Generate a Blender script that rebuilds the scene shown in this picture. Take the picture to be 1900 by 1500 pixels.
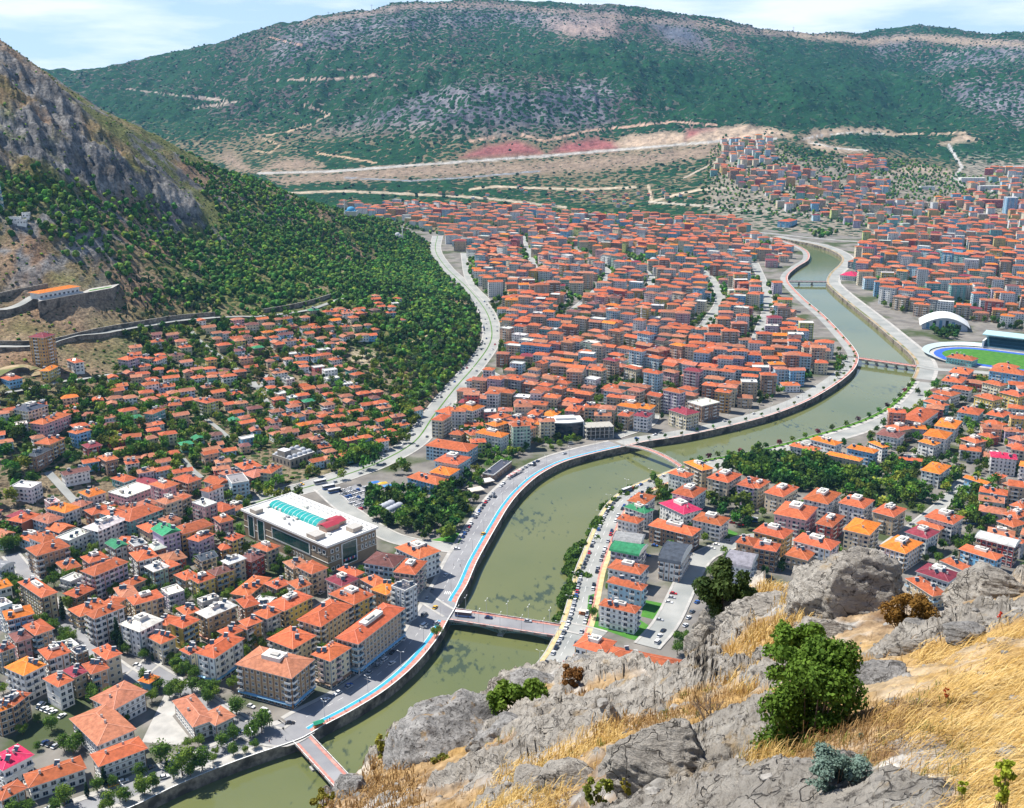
import bpy, math, random
from collections import defaultdict
import numpy as np
from mathutils import Vector, Matrix
from mathutils.geometry import delaunay_2d_cdt
for o in list(bpy.data.objects): bpy.data.objects.remove(o)
SC = bpy.context.scene
COL = SC.collection
random.seed(7); np.random.seed(7)
R = math.radians
# ------------------------------------------------------------------ camera
F, HOR, HC = 1900.0, 200.0, 275.0           # focal length and horizon row in photo pixels, eye height above the streets
TT = (750-HOR)/F; TH = math.atan(TT)
cd = bpy.data.cameras.new("camera"); cam = bpy.data.objects.new("camera", cd); COL.objects.link(cam)
cam.location = (0, 0, HC); cam.rotation_euler = (math.pi/2-TH, 0, 0)
cd.sensor_fit = 'HORIZONTAL'; cd.sensor_width = 36; cd.lens = 36*F/1900
cd.clip_start = .5; cd.clip_end = 60000
SC.camera = cam
# ------------------------------------------------------------------ light
SUN_EL, SUN_AZ = R(56), math.atan2(.42, -.93)     # direction towards the sun in the XY plane
sl = bpy.data.lights.new("sun", 'SUN'); sun = bpy.data.objects.new("sun", sl); COL.objects.link(sun)
sdir = Vector((math.cos(SUN_AZ)*math.cos(SUN_EL), math.sin(SUN_AZ)*math.cos(SUN_EL), math.sin(SUN_EL)))
sun.rotation_euler = sdir.to_track_quat('Z', 'Y').to_euler()
sl.energy = 5.0; sl.angle = R(.5); sl.color = (1, .95, .86)
W = bpy.data.worlds.new("World"); SC.world = W; W.use_nodes = True
nt = W.node_tree; nt.nodes.clear()
def N(nt, t, **k):
    n = nt.nodes.new(t)
    for a, b in k.items(): setattr(n, a, b)
    return n
wo = N(nt, 'ShaderNodeOutputWorld'); bg = N(nt, 'ShaderNodeBackground'); sky = N(nt, 'ShaderNodeTexSky')
sky.sky_type = 'NISHITA'; sky.sun_disc = False; sky.sun_elevation = SUN_EL
sky.sun_rotation = math.pi/2-SUN_AZ; sky.air_density = 1.0; sky.dust_density = .6; sky.ozone_density = 2.5
tc = N(nt, 'ShaderNodeTexCoord'); mp = N(nt, 'ShaderNodeMapping'); mp.inputs['Scale'].default_value = (1.1, 1.1, 7)
ns = N(nt, 'ShaderNodeTexNoise'); ns.inputs['Scale'].default_value = 4.2; ns.inputs['Detail'].default_value = 9; ns.inputs['Roughness'].default_value = .58
rm = N(nt, 'ShaderNodeValToRGB'); rm.color_ramp.elements[0].position = .44; rm.color_ramp.elements[1].position = .66
mx = N(nt, 'ShaderNodeMix', data_type='RGBA'); mx.inputs[7].default_value = (18, 18.2, 18.4, 1)
L = nt.links.new
L(tc.outputs['Generated'], mp.inputs[0]); L(mp.outputs[0], ns.inputs['Vector']); L(ns.outputs['Fac'], rm.inputs[0])
mf = N(nt, 'ShaderNodeMath', operation='MULTIPLY'); mf.inputs[1].default_value = .85
tint = N(nt, 'ShaderNodeMix', data_type='RGBA'); tint.inputs[7].default_value = (10.5, 13.6, 17, 1); blu = N(nt, 'ShaderNodeVectorMath', operation='MULTIPLY'); blu.inputs[1].default_value = (.72, .98, 1.32); L(sky.outputs[0], blu.inputs[0]); L(blu.outputs[0], tint.inputs[6])
L(rm.outputs[0], mf.inputs[0]); L(mf.outputs[0], mx.inputs[0]); L(tint.outputs[2], mx.inputs[6])
sz = N(nt, 'ShaderNodeSeparateXYZ'); L(tc.outputs['Generated'], sz.inputs[0]); hzr = N(nt, 'ShaderNodeMapRange'); hzr.inputs[1].default_value = .04; hzr.inputs[2].default_value = .42; hzr.inputs[3].default_value = .85; hzr.inputs[4].default_value = 0; L(sz.outputs[2], hzr.inputs[0]); L(hzr.outputs[0], tint.inputs[0])
cf = N(nt, 'ShaderNodeMath', operation='MULTIPLY_ADD'); cf.inputs[1].default_value = .85; cf.inputs[2].default_value = .12; L(hzr.outputs[0], cf.inputs[0]); L(cf.outputs[0], mf.inputs[1]); L(mx.outputs[2], bg.inputs[0])
bg.inputs[1].default_value = .05; L(bg.outputs[0], wo.inputs[0])
SC.view_settings.view_transform = 'Standard'; SC.view_settings.look = 'None'
SC.view_settings.exposure = .62; SC.view_settings.gamma = 1
SC.render.engine = 'CYCLES'; SC.cycles.max_bounces = 5; SC.cycles.diffuse_bounces = 2; SC.cycles.glossy_bounces = 2
SC.cycles.transparent_max_bounces = 6; SC.cycles.volume_bounces = 0
# ------------------------------------------------------------------ pixel <-> world
CT, ST = math.cos(TH), math.sin(TH)
def slope(py): return (py-HOR)/(F-(py-750)*TT)            # metres down per metre forward along the ray of row py
def P(px, py, Y):                                            # the point seen at (px,py) at forward distance Y
    return (Y*(px-950)/(F*CT-(py-750)*ST), Y, HC-Y*slope(py))
def G(px, py, h=0.0):                                        # the point seen at (px,py) on the level plane z=h
    return P(px, py, (HC-h)/slope(py))
def PX(X, Y, Z):                                             # world -> photo pixel (arrays allowed)
    d = Y*CT-(Z-HC)*ST; u = Y*ST+(Z-HC)*CT
    return 950+F*X/d, 750-F*u/d
# ------------------------------------------------------------------ numpy noise
def _h(ix, iy, s):
    n = (ix.astype(np.int64)*374761393+iy.astype(np.int64)*668265263+s*1442695041) & 0x7fffffff
    n = ((n ^ (n >> 13))*1274126177) & 0x7fffffff
    return ((n ^ (n >> 16)) & 0xffff)/65535.0
def vnoise(x, y, s=0):
    ix = np.floor(x); iy = np.floor(y); fx = x-ix; fy = y-iy
    fx = fx*fx*(3-2*fx); fy = fy*fy*(3-2*fy)
    a = _h(ix, iy, s); b = _h(ix+1, iy, s); c = _h(ix, iy+1, s); d = _h(ix+1, iy+1, s)
    return a+(b-a)*fx+(c-a)*fy+(a-b-c+d)*fx*fy
def fbm(x, y, o=5, s=0, g=.5):
    t = 0; a = 1; n = 0
    for i in range(o): t = t+a*vnoise(x, y, s+i*17); n += a; a *= g; x = x*2.03+11.3; y = y*2.03+5.7
    return t/n
def ridge(x, y, o=5, s=0):
    t = 0; a = 1; n = 0
    for i in range(o): t = t+a*(1-abs(2*vnoise(x, y, s+i*13)-1)); n += a; a *= .55; x = x*2.07+3.1; y = y*2.07+7.7
    return t/n
def inpoly(px, py, poly):
    px = np.asarray(px, float); py = np.asarray(py, float); r = np.zeros(px.shape, bool); n = len(poly)
    for i in range(n):
        x1, y1 = poly[i][:2]; x2, y2 = poly[(i+1) % n][:2]
        if y1 == y2: continue
        c = ((y1 > py) != (y2 > py)) & (px < (x2-x1)*(py-y1)/(y2-y1)+x1); r ^= c
    return r
def dpoly(px, py, line):
    px = np.asarray(px, float); py = np.asarray(py, float); b = np.full(px.shape, 1e9)
    for (x1, y1), (x2, y2) in zip(line[:-1], line[1:]):
        dx, dy = x2-x1, y2-y1; l = dx*dx+dy*dy+1e-9
        t = np.clip(((px-x1)*dx+(py-y1)*dy)/l, 0, 1); b = np.minimum(b, np.hypot(px-x1-t*dx, py-y1-t*dy))
    return b
class TPS:
    def __init__(s, pts, k=1000.0):
        s.k = k; p = np.array(pts, float); s.c = p[:, :2]/k; n = len(p)
        K = s.U(s.c, s.c)+np.eye(n)*2e-3
        Q = np.c_[np.ones(n), s.c]; A = np.zeros((n+3, n+3)); A[:n, :n] = K; A[:n, n:] = Q; A[n:, :n] = Q.T
        s.w = np.linalg.solve(A, np.r_[p[:, 2], 0, 0, 0])
    @staticmethod
    def U(a, b):
        r2 = ((a[:, None, :]-b[None])**2).sum(2); return .5*r2*np.log(r2+1e-12)
    def __call__(s, X, Y):
        X = np.atleast_1d(np.asarray(X, float)); sh = X.shape; q = np.c_[X.ravel(), np.atleast_1d(np.asarray(Y, float)).ravel()]/s.k
        o = np.empty(len(q)); n = len(s.c)
        for i in range(0, len(q), 20000):
            e = q[i:i+20000]; o[i:i+20000] = s.U(e, s.c)@s.w[:n]+s.w[n]+e@s.w[n+1:]
        return o.reshape(sh)
# ------------------------------------------------------------------ materials
MATS = {}
def mat(name, rough=.85, spec=.3, metal=0):
    m = bpy.data.materials.new(name); m.use_nodes = True; t = m.node_tree
    b = t.nodes['Principled BSDF']; b.inputs['Roughness'].default_value = rough; b.inputs['Metallic'].default_value = metal
    b.inputs['Specular IOR Level'].default_value = spec; MATS[name] = m; return m, t, b
def noisy(name, c1, c2, scale=1.0, rough=.85, spec=.25, bump=0, bscale=None, detail=5, metal=0, coords='Object', c3=None, scale3=None):
    m, t, b = mat(name, rough, spec, metal); l = t.links.new
    co = N(t, 'ShaderNodeTexCoord'); n = N(t, 'ShaderNodeTexNoise'); n.inputs['Scale'].default_value = scale; n.inputs['Detail'].default_value = detail
    r = N(t, 'ShaderNodeValToRGB'); r.color_ramp.elements[0].position = .35; r.color_ramp.elements[1].position = .65
    r.color_ramp.elements[0].color = (*c1, 1); r.color_ramp.elements[1].color = (*c2, 1)
    if coords == 'World':
        g = N(t, 'ShaderNodeNewGeometry'); src = g.outputs['Position']
    else: src = co.outputs[coords]
    l(src, n.inputs['Vector']); l(n.outputs['Fac'], r.inputs[0]); out = r.outputs[0]
    if c3:
        n3 = N(t, 'ShaderNodeTexNoise'); n3.inputs['Scale'].default_value = scale3 or scale*.2; n3.inputs['Detail'].default_value = 6
        r3 = N(t, 'ShaderNodeValToRGB'); r3.color_ramp.elements[0].position = .5; r3.color_ramp.elements[1].position = .62
        mxx = N(t, 'ShaderNodeMix', data_type='RGBA'); mxx.inputs[7].default_value = (*c3, 1)
        l(src, n3.inputs['Vector']); l(n3.outputs['Fac'], r3.inputs[0]); l(r3.outputs[0], mxx.inputs[0]); l(out, mxx.inputs[6]); out = mxx.outputs[2]
    l(out, b.inputs['Base Color'])
    if bump:
        bn = N(t, 'ShaderNodeTexNoise'); bn.inputs['Scale'].default_value = bscale or scale*4; bn.inputs['Detail'].default_value = 6
        bp = N(t, 'ShaderNodeBump'); bp.inputs['Strength'].default_value = bump; l(src, bn.inputs['Vector']); l(bn.outputs['Fac'], bp.inputs['Height']); l(bp.outputs[0], b.inputs['Normal'])
    return m
def attr_mat(name, rough=.85, spec=.25, var=.25, scale=.35, bump=0, bscale=1, transl=0):
    """base colour from the mesh's Col attribute, broken up by noise"""
    m, t, b = mat(name, rough, spec); l = t.links.new
    a = N(t, 'ShaderNodeAttribute', attribute_name='Col'); g = N(t, 'ShaderNodeNewGeometry')
    n = N(t, 'ShaderNodeTexNoise'); n.inputs['Scale'].default_value = scale; n.inputs['Detail'].default_value = 6
    mr = N(t, 'ShaderNodeMapRange'); mr.inputs[1].default_value = .25; mr.inputs[2].default_value = .75; mr.inputs[3].default_value = 1-var; mr.inputs[4].default_value = 1+var
    v = N(t, 'ShaderNodeVectorMath', operation='SCALE'); l(g.outputs['Position'], n.inputs['Vector']); l(n.outputs['Fac'], mr.inputs[0])
    l(a.outputs['Color'], v.inputs[0]); l(mr.outputs[0], v.inputs['Scale']); l(v.outputs[0], b.inputs['Base Color'])
    if bump:
        bn = N(t, 'ShaderNodeTexNoise'); bn.inputs['Scale'].default_value = bscale; bn.inputs['Detail'].default_value = 8
        bp = N(t, 'ShaderNodeBump'); bp.inputs['Strength'].default_value = bump; bp.inputs['Distance'].default_value = 1/max(bscale, .01)*.6
        l(g.outputs['Position'], bn.inputs['Vector']); l(bn.outputs['Fac'], bp.inputs['Height']); l(bp.outputs[0], b.inputs['Normal'])
    if transl:
        tr = N(t, 'ShaderNodeBsdfTranslucent'); mxs = N(t, 'ShaderNodeMixShader'); mxs.inputs[0].default_value = transl
        l(v.outputs[0], tr.inputs[0]); l(b.outputs[0], mxs.inputs[1]); l(tr.outputs[0], mxs.inputs[2]); l(mxs.outputs[0], t.nodes['Material Output'].inputs['Surface'])
    return m
def terrain_mat(name, vs, bump=.5, bs=.3, scrub=(.03, .06, .02), scrub2=(.05, .10, .03), var=(.62, 1.35)):
    """Col rgb = soil or rock, Col alpha = how much scrub covers it"""
    m, t, b = mat(name, .95, .1); l = t.links.new
    a = N(t, 'ShaderNodeAttribute', attribute_name='Col'); g = N(t, 'ShaderNodeNewGeometry'); src = g.outputs['Position']
    def noise(sc, det=6, r=.5):
        n = N(t, 'ShaderNodeTexNoise'); n.inputs['Scale'].default_value = sc; n.inputs['Detail'].default_value = det; n.inputs['Roughness'].default_value = r; l(src, n.inputs['Vector']); return n.outputs['Fac']
    def math_(op, x, y, z=None):
        n = N(t, 'ShaderNodeMath', operation=op)
        for i, q in enumerate((x, y, z)):
            if q is None: continue
            if isinstance(q, (int, float)): n.inputs[i].default_value = q
            else: l(q, n.inputs[i])
        return n.outputs[0]
    mr = N(t, 'ShaderNodeMapRange'); mr.inputs[1].default_value = .3; mr.inputs[2].default_value = .7; mr.inputs[3].default_value = var[0]; mr.inputs[4].default_value = var[1]
    l(noise(bs, 8, .6), mr.inputs[0]); v = N(t, 'ShaderNodeVectorMath', operation='SCALE'); l(a.outputs['Color'], v.inputs[0]); l(mr.outputs[0], v.inputs['Scale'])
    vo = N(t, 'ShaderNodeTexVoronoi'); vo.inputs['Scale'].default_value = vs; l(src, vo.inputs['Vector'])
    d = math_('ADD', vo.outputs['Distance'], math_('MULTIPLY', noise(vs*.35, 3), .5))        # 0.1 .. 1
    e = math_('SUBTRACT', math_('MULTIPLY', a.outputs['Alpha'], 1.1), d)
    k = math_('MULTIPLY', e, 8); kc = N(t, 'ShaderNodeClamp'); l(k, kc.inputs[0])
    sm = N(t, 'ShaderNodeMix', data_type='RGBA'); sm.inputs[6].default_value = (*scrub, 1); sm.inputs[7].default_value = (*scrub2, 1); l(vo.outputs['Color'], sm.inputs[0])
    mxx = N(t, 'ShaderNodeMix', data_type='RGBA'); l(kc.outputs[0], mxx.inputs[0]); l(v.outputs[0], mxx.inputs[6]); l(sm.outputs[2], mxx.inputs[7])
    l(mxx.outputs[2], b.inputs['Base Color'])
    bp = N(t, 'ShaderNodeBump'); bp.inputs['Strength'].default_value = bump; bp.inputs['Distance'].default_value = .8/bs
    hh = math_('ADD', noise(bs*.8, 9, .65), math_('MULTIPLY', kc.outputs[0], .35)); l(hh, bp.inputs['Height']); l(bp.outputs[0], b.inputs['Normal'])
    return m
# ------------------------------------------------------------------ mesh builder
class MB:
    def __init__(s): s.v = []; s.f = []; s.m = []; s.c = []; s.u = []
    def face(s, pts, mi=0, col=(1, 1, 1), uv=None):
        i = len(s.v); s.v.extend(pts); n = len(pts); s.f.append(tuple(range(i, i+n))); s.m.append(mi)
        s.c.extend([col]*n); s.u.extend(uv if uv else [(0, 0)]*n)
    def box(s, x0, y0, z0, x1, y1, z1, mi=0, col=(1, 1, 1), top=None, tcol=None, bottom=True):
        p = [(x0, y0, z0), (x1, y0, z0), (x1, y1, z0), (x0, y1, z0), (x0, y0, z1), (x1, y0, z1), (x1, y1, z1), (x0, y1, z1)]
        for a, b in ((0, 1), (1, 2), (2, 3), (3, 0)): s.face([p[a], p[b], p[b+4], p[a+4]], mi, col)
        s.face(p[4:], mi if top is None else top, tcol or col)
        if bottom: s.face(p[3::-1], mi, col)
    def obox(s, c, dx, dy, dz, ang=0, mi=0, col=(1, 1, 1)):      # centred box, turned about z
        ca, sa = math.cos(ang), math.sin(ang); q = []
        for z in (-dz/2, dz/2):
            for x, y in ((-dx/2, -dy/2), (dx/2, -dy/2), (dx/2, dy/2), (-dx/2, dy/2)): q.append((c[0]+x*ca-y*sa, c[1]+x*sa+y*ca, c[2]+z))
        for a, b in ((0, 1), (1, 2), (2, 3), (3, 0)): s.face([q[a], q[b], q[b+4], q[a+4]], mi, col)
        s.face(q[4:], mi, col); s.face(q[3::-1], mi, col)
    def prism(s, poly, z0, z1, mi=0, col=(1, 1, 1), top=None, tcol=None):
        n = len(poly)
        for i in range(n):
            a = poly[i]; b = poly[(i+1) % n]; s.face([(a[0], a[1], z0), (b[0], b[1], z0), (b[0], b[1], z1), (a[0], a[1], z1)], mi, col)
        s.face([(p[0], p[1], z1) for p in poly], mi if top is None else top, tcol or col)
        s.face([(p[0], p[1], z0) for p in reversed(poly)], mi, col)
    def tube(s, a, b, r0, r1=None, n=6, mi=0, col=(1, 1, 1), cap=True):
        r1 = r0 if r1 is None else r1; a = Vector(a); b = Vector(b); d = (b-a).normalized() if (b-a).length > 1e-6 else Vector((0, 0, 1))
        u = d.orthogonal().normalized(); w = d.cross(u)
        A = [tuple(a+(u*math.cos(2*math.pi*i/n)+w*math.sin(2*math.pi*i/n))*r0) for i in range(n)]
        B = [tuple(b+(u*math.cos(2*math.pi*i/n)+w*math.sin(2*math.pi*i/n))*r1) for i in range(n)]
        for i in range(n): j = (i+1) % n; s.face([A[i], A[j], B[j], B[i]], mi, col)
        if cap: s.face(B, mi, col); s.face(A[::-1], mi, col)
    def lathe(s, prof, c=(0, 0, 0), n=12, mi=0, col=(1, 1, 1)):
        rings = [[(c[0]+r*math.cos(2*math.pi*i/n), c[1]+r*math.sin(2*math.pi*i/n), c[2]+z) for i in range(n)] for r, z in prof]
        for k in range(len(prof)-1):
            for i in range(n): j = (i+1) % n; s.face([rings[k][i], rings[k][j], rings[k+1][j], rings[k+1][i]], mi, col)
    def mesh(s, name):
        me = bpy.data.meshes.new(name); me.from_pydata(s.v, [], s.f)
        me.polygons.foreach_set('material_index', s.m)
        ca = me.color_attributes.new('Col', 'FLOAT_COLOR', 'CORNER')
        arr = np.ones((len(s.c), 4), np.float32); arr[:, :3] = np.array([c[:3] for c in s.c], np.float32).reshape(-1, 3); ca.data.foreach_set('color', arr.ravel())
        uv = me.uv_layers.new(name='UVMap'); uv.data.foreach_set('uv', np.array(s.u, np.float32).ravel())
        me.update(); return me
    def build(s, name, mats, parent=None, smooth=False, loc=None):
        me = s.mesh(name)
        for m in (mats if isinstance(mats, (list, tuple)) else [mats]): me.materials.append(MATS[m] if isinstance(m, str) else m)
        if smooth: me.polygons.foreach_set('use_smooth', [True]*len(me.polygons))
        return put(name, me, parent, loc)
def put(name, me, parent=None, loc=None):
    o = bpy.data.objects.new(name, me); COL.objects.link(o)
    if parent: o.parent = parent
    if loc: o.location = loc
    return o
def tag(o, label=None, cat=None, group=None, kind=None):
    if label: o['label'] = label
    if cat: o['category'] = cat
    if group: o['group'] = group
    if kind: o['kind'] = kind
    return o
def thing(name, loc, rz=0, label=None, cat=None, group=None):
    o = bpy.data.objects.new(name, None); COL.objects.link(o); o.location = loc; o.rotation_euler = (0, 0, rz); o.empty_display_size = .1
    return tag(o, label, cat, group)
def npmesh(name, V, Fc, mats, col=None, parent=None, smooth=False, mi=None):
    """V (n,3), Fc (m,k) arrays; col (n,4) per vertex"""
    me = bpy.data.meshes.new(name); n = len(V); m, k = Fc.shape
    me.vertices.add(n); me.vertices.foreach_set('co', np.asarray(V, np.float32).ravel())
    me.loops.add(m*k); me.loops.foreach_set('vertex_index', np.asarray(Fc, np.int32).ravel())
    me.polygons.add(m); me.polygons.foreach_set('loop_start', np.arange(0, m*k, k, dtype=np.int32)); me.polygons.foreach_set('loop_total', np.full(m, k, np.int32))
    if mi is not None: me.polygons.foreach_set('material_index', np.asarray(mi, np.int32))
    me.polygons.foreach_set('use_smooth', np.full(m, smooth)); me.update(calc_edges=True)
    if col is not None:
        ca = me.color_attributes.new('Col', 'FLOAT_COLOR', 'POINT')
        c = np.ones((n, 4), np.float32); c[:, :col.shape[1]] = col; ca.data.foreach_set('color', c.ravel())
    for q in (mats if isinstance(mats, (list, tuple)) else [mats]): me.materials.append(MATS[q])
    return put(name, me, parent)
def gridfaces(nr, nc):
    i = np.arange((nr-1)*(nc-1)); r = i//(nc-1); c = i % (nc-1); a = r*nc+c
    return np.c_[a, a+1, a+nc+1, a+nc]
# ------------------------------------------------------------------ terrain shapes
HILL_PTS = [P(*q) for q in [
 (0, 88, 1400), (-150, 40, 1450), (-400, 20, 1400), (150, 185, 1480), (250, 240, 1560), (200, 300, 1300), (50, 300, 1180), (-200, 300, 1100), (200, 400, 1180), (50, 420, 1080), (-200, 420, 1020), (350, 390, 1400),
 (370, 295, 1650), (480, 340, 1770), (600, 390, 1900), (700, 408, 2050), (300, 450, 1250), (500, 500, 1350), (650, 470, 1650), (650, 550, 1300), (750, 600, 1180), (700, 700, 1000),
 (850, 560, 1450), (400, 650, 1020), (250, 620, 1030), (100, 650, 930), (0, 650, 900), (-150, 650, 880), (110, 545, 1010), (0, 545, 1000), (0, 760, 800), (150, 750, 830), (300, 750, 880), (500, 750, 915), (600, 800, 850), (0, 900, 690), (-150, 900, 680)]]
for q in [(60, 1000), (200, 960), (350, 940), (500, 900), (640, 880), (720, 830), (800, 770), (872, 700), (918, 625), (885, 560), (830, 500), (800, 450), (790, 432), (790, 415), (-100, 1030)]:
    g = G(*q, 0); HILL_PTS.append(g)
    for dx, dy in ((60, 0), ): HILL_PTS.append((g[0]+dx, g[1]-30+dy, -4))
for (px, py, Y) in [(0, 88, 1400), (250, 240, 1560), (370, 295, 1650), (480, 340, 1770), (600, 390, 1900), (700, 408, 2050), (150, 185, 1480)]:
    a = P(px, py, Y); HILL_PTS += [(a[0]+60, a[1]+260, a[2]-110), (a[0]+60, a[1]+650, max(-20, a[2]-260))]
HILL_PTS += [(300, 700, -6), (300, 1500, -6), (200, 2400, -6), (-1200, 2600, 0), (-700, 2500, -20), (200, 500, -5), (-300, 450, -5)]
hill_f = TPS(HILL_PTS)
ROCKP = [(-60, 80), (0, 110), (60, 150), (110, 190), (180, 245), (240, 300), (290, 330), (330, 375), (370, 412), (310, 405), (250, 370), (160, 345), (60, 330), (-60, 320)]
ROCKP2 = [(-10, 500), (40, 515), (30, 545), (-10, 550)]
AVEPX = [(470, 935), (530, 915), (575, 903), (640, 882), (706, 857), (770, 819), (806, 770), (845, 720), (880, 680), (908, 640), (912, 610), (900, 575), (868, 535), (828, 497), (808, 465), (812, 438)]
AVEW = [G(*p)[:2] for p in AVEPX]
def ave_cap(X, Y):
    d = dpoly(X, Y, AVEW); west = inpoly(X, Y, AVEW+[(-400, 2700), (-3000, 2700), (-3000, AVEW[0][1])]); cap = np.where(west, (d-13)*.75, -4)
    return np.where((Y > AVEW[0][1]-2) & (Y < 2270), cap, 1e9)
def hill_raw(X, Y):
    z = np.minimum(hill_f(X, Y), ave_cap(X, Y)); px, py = PX(X, Y, np.maximum(z, 0)); k = np.clip(z/25, 0, 1)
    rk = np.clip(1-np.where(inpoly(px, py, ROCKP), 0, dpoly(px, py, ROCKP+ROCKP[:1]))/22, 0, 1)
    n = (ridge(X/120, Y/120, 5, 3)-.55)*22*k*np.clip(z/90, .12, 1)+(ridge(X/46+Y/90, Y/60, 5, 9)-.5)*40*rk*k+(ridge(X/26+Y/70, Y/20, 4, 5)-.5)*13*rk*k+(fbm(X/9, Y/11, 3, 6)-.5)*7*rk*k
    return z+n, rk
def hill(X, Y): return hill_raw(np.atleast_1d(np.asarray(X, float)), np.atleast_1d(np.asarray(Y, float)))[0]
MP = []
for px, lst in {
 -300: [(250, 4400), (200, 4900), (150, 5300), (100, 5800)],
 0: [(330, 3700), (250, 4600), (200, 5000), (160, 5300), (125, 5600)],
 200: [(340, 3450), (250, 4500), (200, 4900), (160, 5300), (138, 5700)],
 300: [(330, 3600), (250, 4300), (200, 4800), (160, 5200), (115, 5900)],
 450: [(330, 3350), (250, 4150), (200, 4600), (140, 5100), (76, 5800)],
 600: [(350, 3150), (330, 3300), (310, 3450), (250, 3950), (200, 4350), (130, 4900), (70, 5350), (36, 5800)],
 750: [(350, 3150), (320, 3350), (300, 3500), (240, 3800), (190, 4100), (130, 4800), (60, 5400), (13, 6000)],
 870: [(350, 3150), (320, 3350), (295, 3500), (240, 3750), (165, 4100), (120, 4800), (60, 5500), (7, 6100)],
 1000: [(350, 3150), (320, 3350), (300, 3480), (278, 3600), (240, 3800), (170, 4150), (120, 4900), (60, 5500), (12, 6200)],
 1150: [(350, 3150), (320, 3350), (290, 3500), (265, 3700), (200, 4200), (145, 4450), (100, 5100), (55, 5600), (20, 6200)],
 1300: [(350, 2950), (310, 3300), (280, 3500), (240, 3800), (200, 4300), (140, 4800), (90, 5400), (41, 6200)],
 1450: [(340, 2900), (300, 3200), (265, 3500), (235, 3800), (190, 4400), (120, 5300), (62, 6400)],
 1600: [(380, 2700), (340, 3000), (300, 3350), (262, 3700), (235, 4000), (180, 4700), (110, 5700), (67, 6700)],
 1700: [(400, 2650), (330, 3250), (290, 3700), (255, 4000), (220, 4600), (150, 5600), (66, 6900)],
 1800: [(400, 2650), (330, 3250), (290, 3700), (255, 4000), (200, 4500), (150, 4800), (100, 5700), (72, 6600)],
 1900: [(400, 2650), (330, 3250), (290, 3700), (250, 4000), (210, 4300), (150, 4900), (110, 5300), (81, 6400)],
 2150: [(400, 2650), (330, 3250), (250, 3900), (200, 4300), (140, 4900), (95, 6000)]}.items():
    for py, Y in lst: MP.append(P(px, py, Y))
    py, Y = lst[-1]; a = P(px, py, Y); MP += [(a[0], a[1]+500, a[2]-130), (a[0], a[1]+1500, a[2]-420)]
for q in [(640, 388), (800, 388), (1000, 392), (1200, 400), (1400, 425), (1600, 440), (1750, 450), (1900, 450), (2150, 450), (400, 388), (100, 388)]:
    g = G(*q, 0); MP += [g, (g[0], g[1]-350, -8), (g[0], g[1]-900, -22)]
mount_f = TPS(MP)
def mount(X, Y):
    X = np.atleast_1d(np.asarray(X, float)); Y = np.atleast_1d(np.asarray(Y, float))
    z = mount_f(X, Y); k = np.clip((z-90)/160, 0, 1)
    z = z+k*((ridge(X/700, Y/900, 5, 21)-.55)*170+(ridge(X/190, Y/300, 4, 31)-.55)*75+(ridge(X/70, Y/120, 3, 35)-.5)*22)*np.clip((7600-Y)/3500, .15, 1)
    return z+(fbm(X/60, Y/60, 4, 41)-.5)*8*np.clip(z/60, 0, 1)
def TZ(X, Y):
    return float(max(0.0, hill(X, Y)[0] if Y > 560 and X < 100 else 0, mount(X, Y)[0] if Y > 2100 else 0))
def TG(px, py, h=0.0):
    """point of the ground (plus h) seen at photo pixel (px,py)"""
    if py <= 212: py = 212
    if py > 1010 or px > 950 and py > 470:
        return G(px, py, h)
    g = G(px, py, h); y1 = g[1]
    Ys = np.concatenate([np.arange(560, 2500, 6), np.arange(2500, 7200, 25)]); Ys = Ys[Ys < y1+30]
    X = Ys*(px-950)/(F*CT-(py-750)*ST); Zr = HC-Ys*slope(py)
    T = np.where((Ys > 560) & (X < 100), hill(X, Ys), -5); m = Ys > 2100
    if m.any(): T[m] = np.maximum(T[m], mount(X[m], Ys[m]))
    T = np.maximum(T, 0)+h; b = np.nonzero(T >= Zr)[0]
    if len(b) == 0: return g
    Y = Ys[b[0]]; return (float(X[b[0]]), float(Y), float(max(T[b[0]], h)))
# ------------------------------------------------------------------ setting: hills
attr_mat('paint', .8, .3, .1, .5)
terrain_mat('hill_soil', .16, 1.0, .3, (.018, .045, .012), (.05, .085, .02), (.35, 1.6))
terrain_mat('mountain_soil', .055, .9, .05, (.004, .034, .016), (.018, .082, .026))
def lerp(a, b, t): return a*(1-t[:, None])+b*t[:, None]
def soft(px, py, poly, w=12):
    ins = inpoly(px, py, poly); d = dpoly(px, py, poly+poly[:1]); return np.clip(.5+np.where(ins, d, -d)/w*.5, 0, 1)
FOREST = [(-80, 330), (60, 322), (150, 345), (240, 362), (330, 402), (395, 440), (420, 410), (355, 300), (375, 293), (480, 338), (600, 388), (700, 405), (792, 430), (800, 480), (880, 556), (905, 640), (872, 690), (800, 745), (735, 700),
          (690, 600), (600, 545), (520, 575), (420, 595), (300, 560), (250, 520), (150, 480), (60, 430), (-80, 400)]
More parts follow.
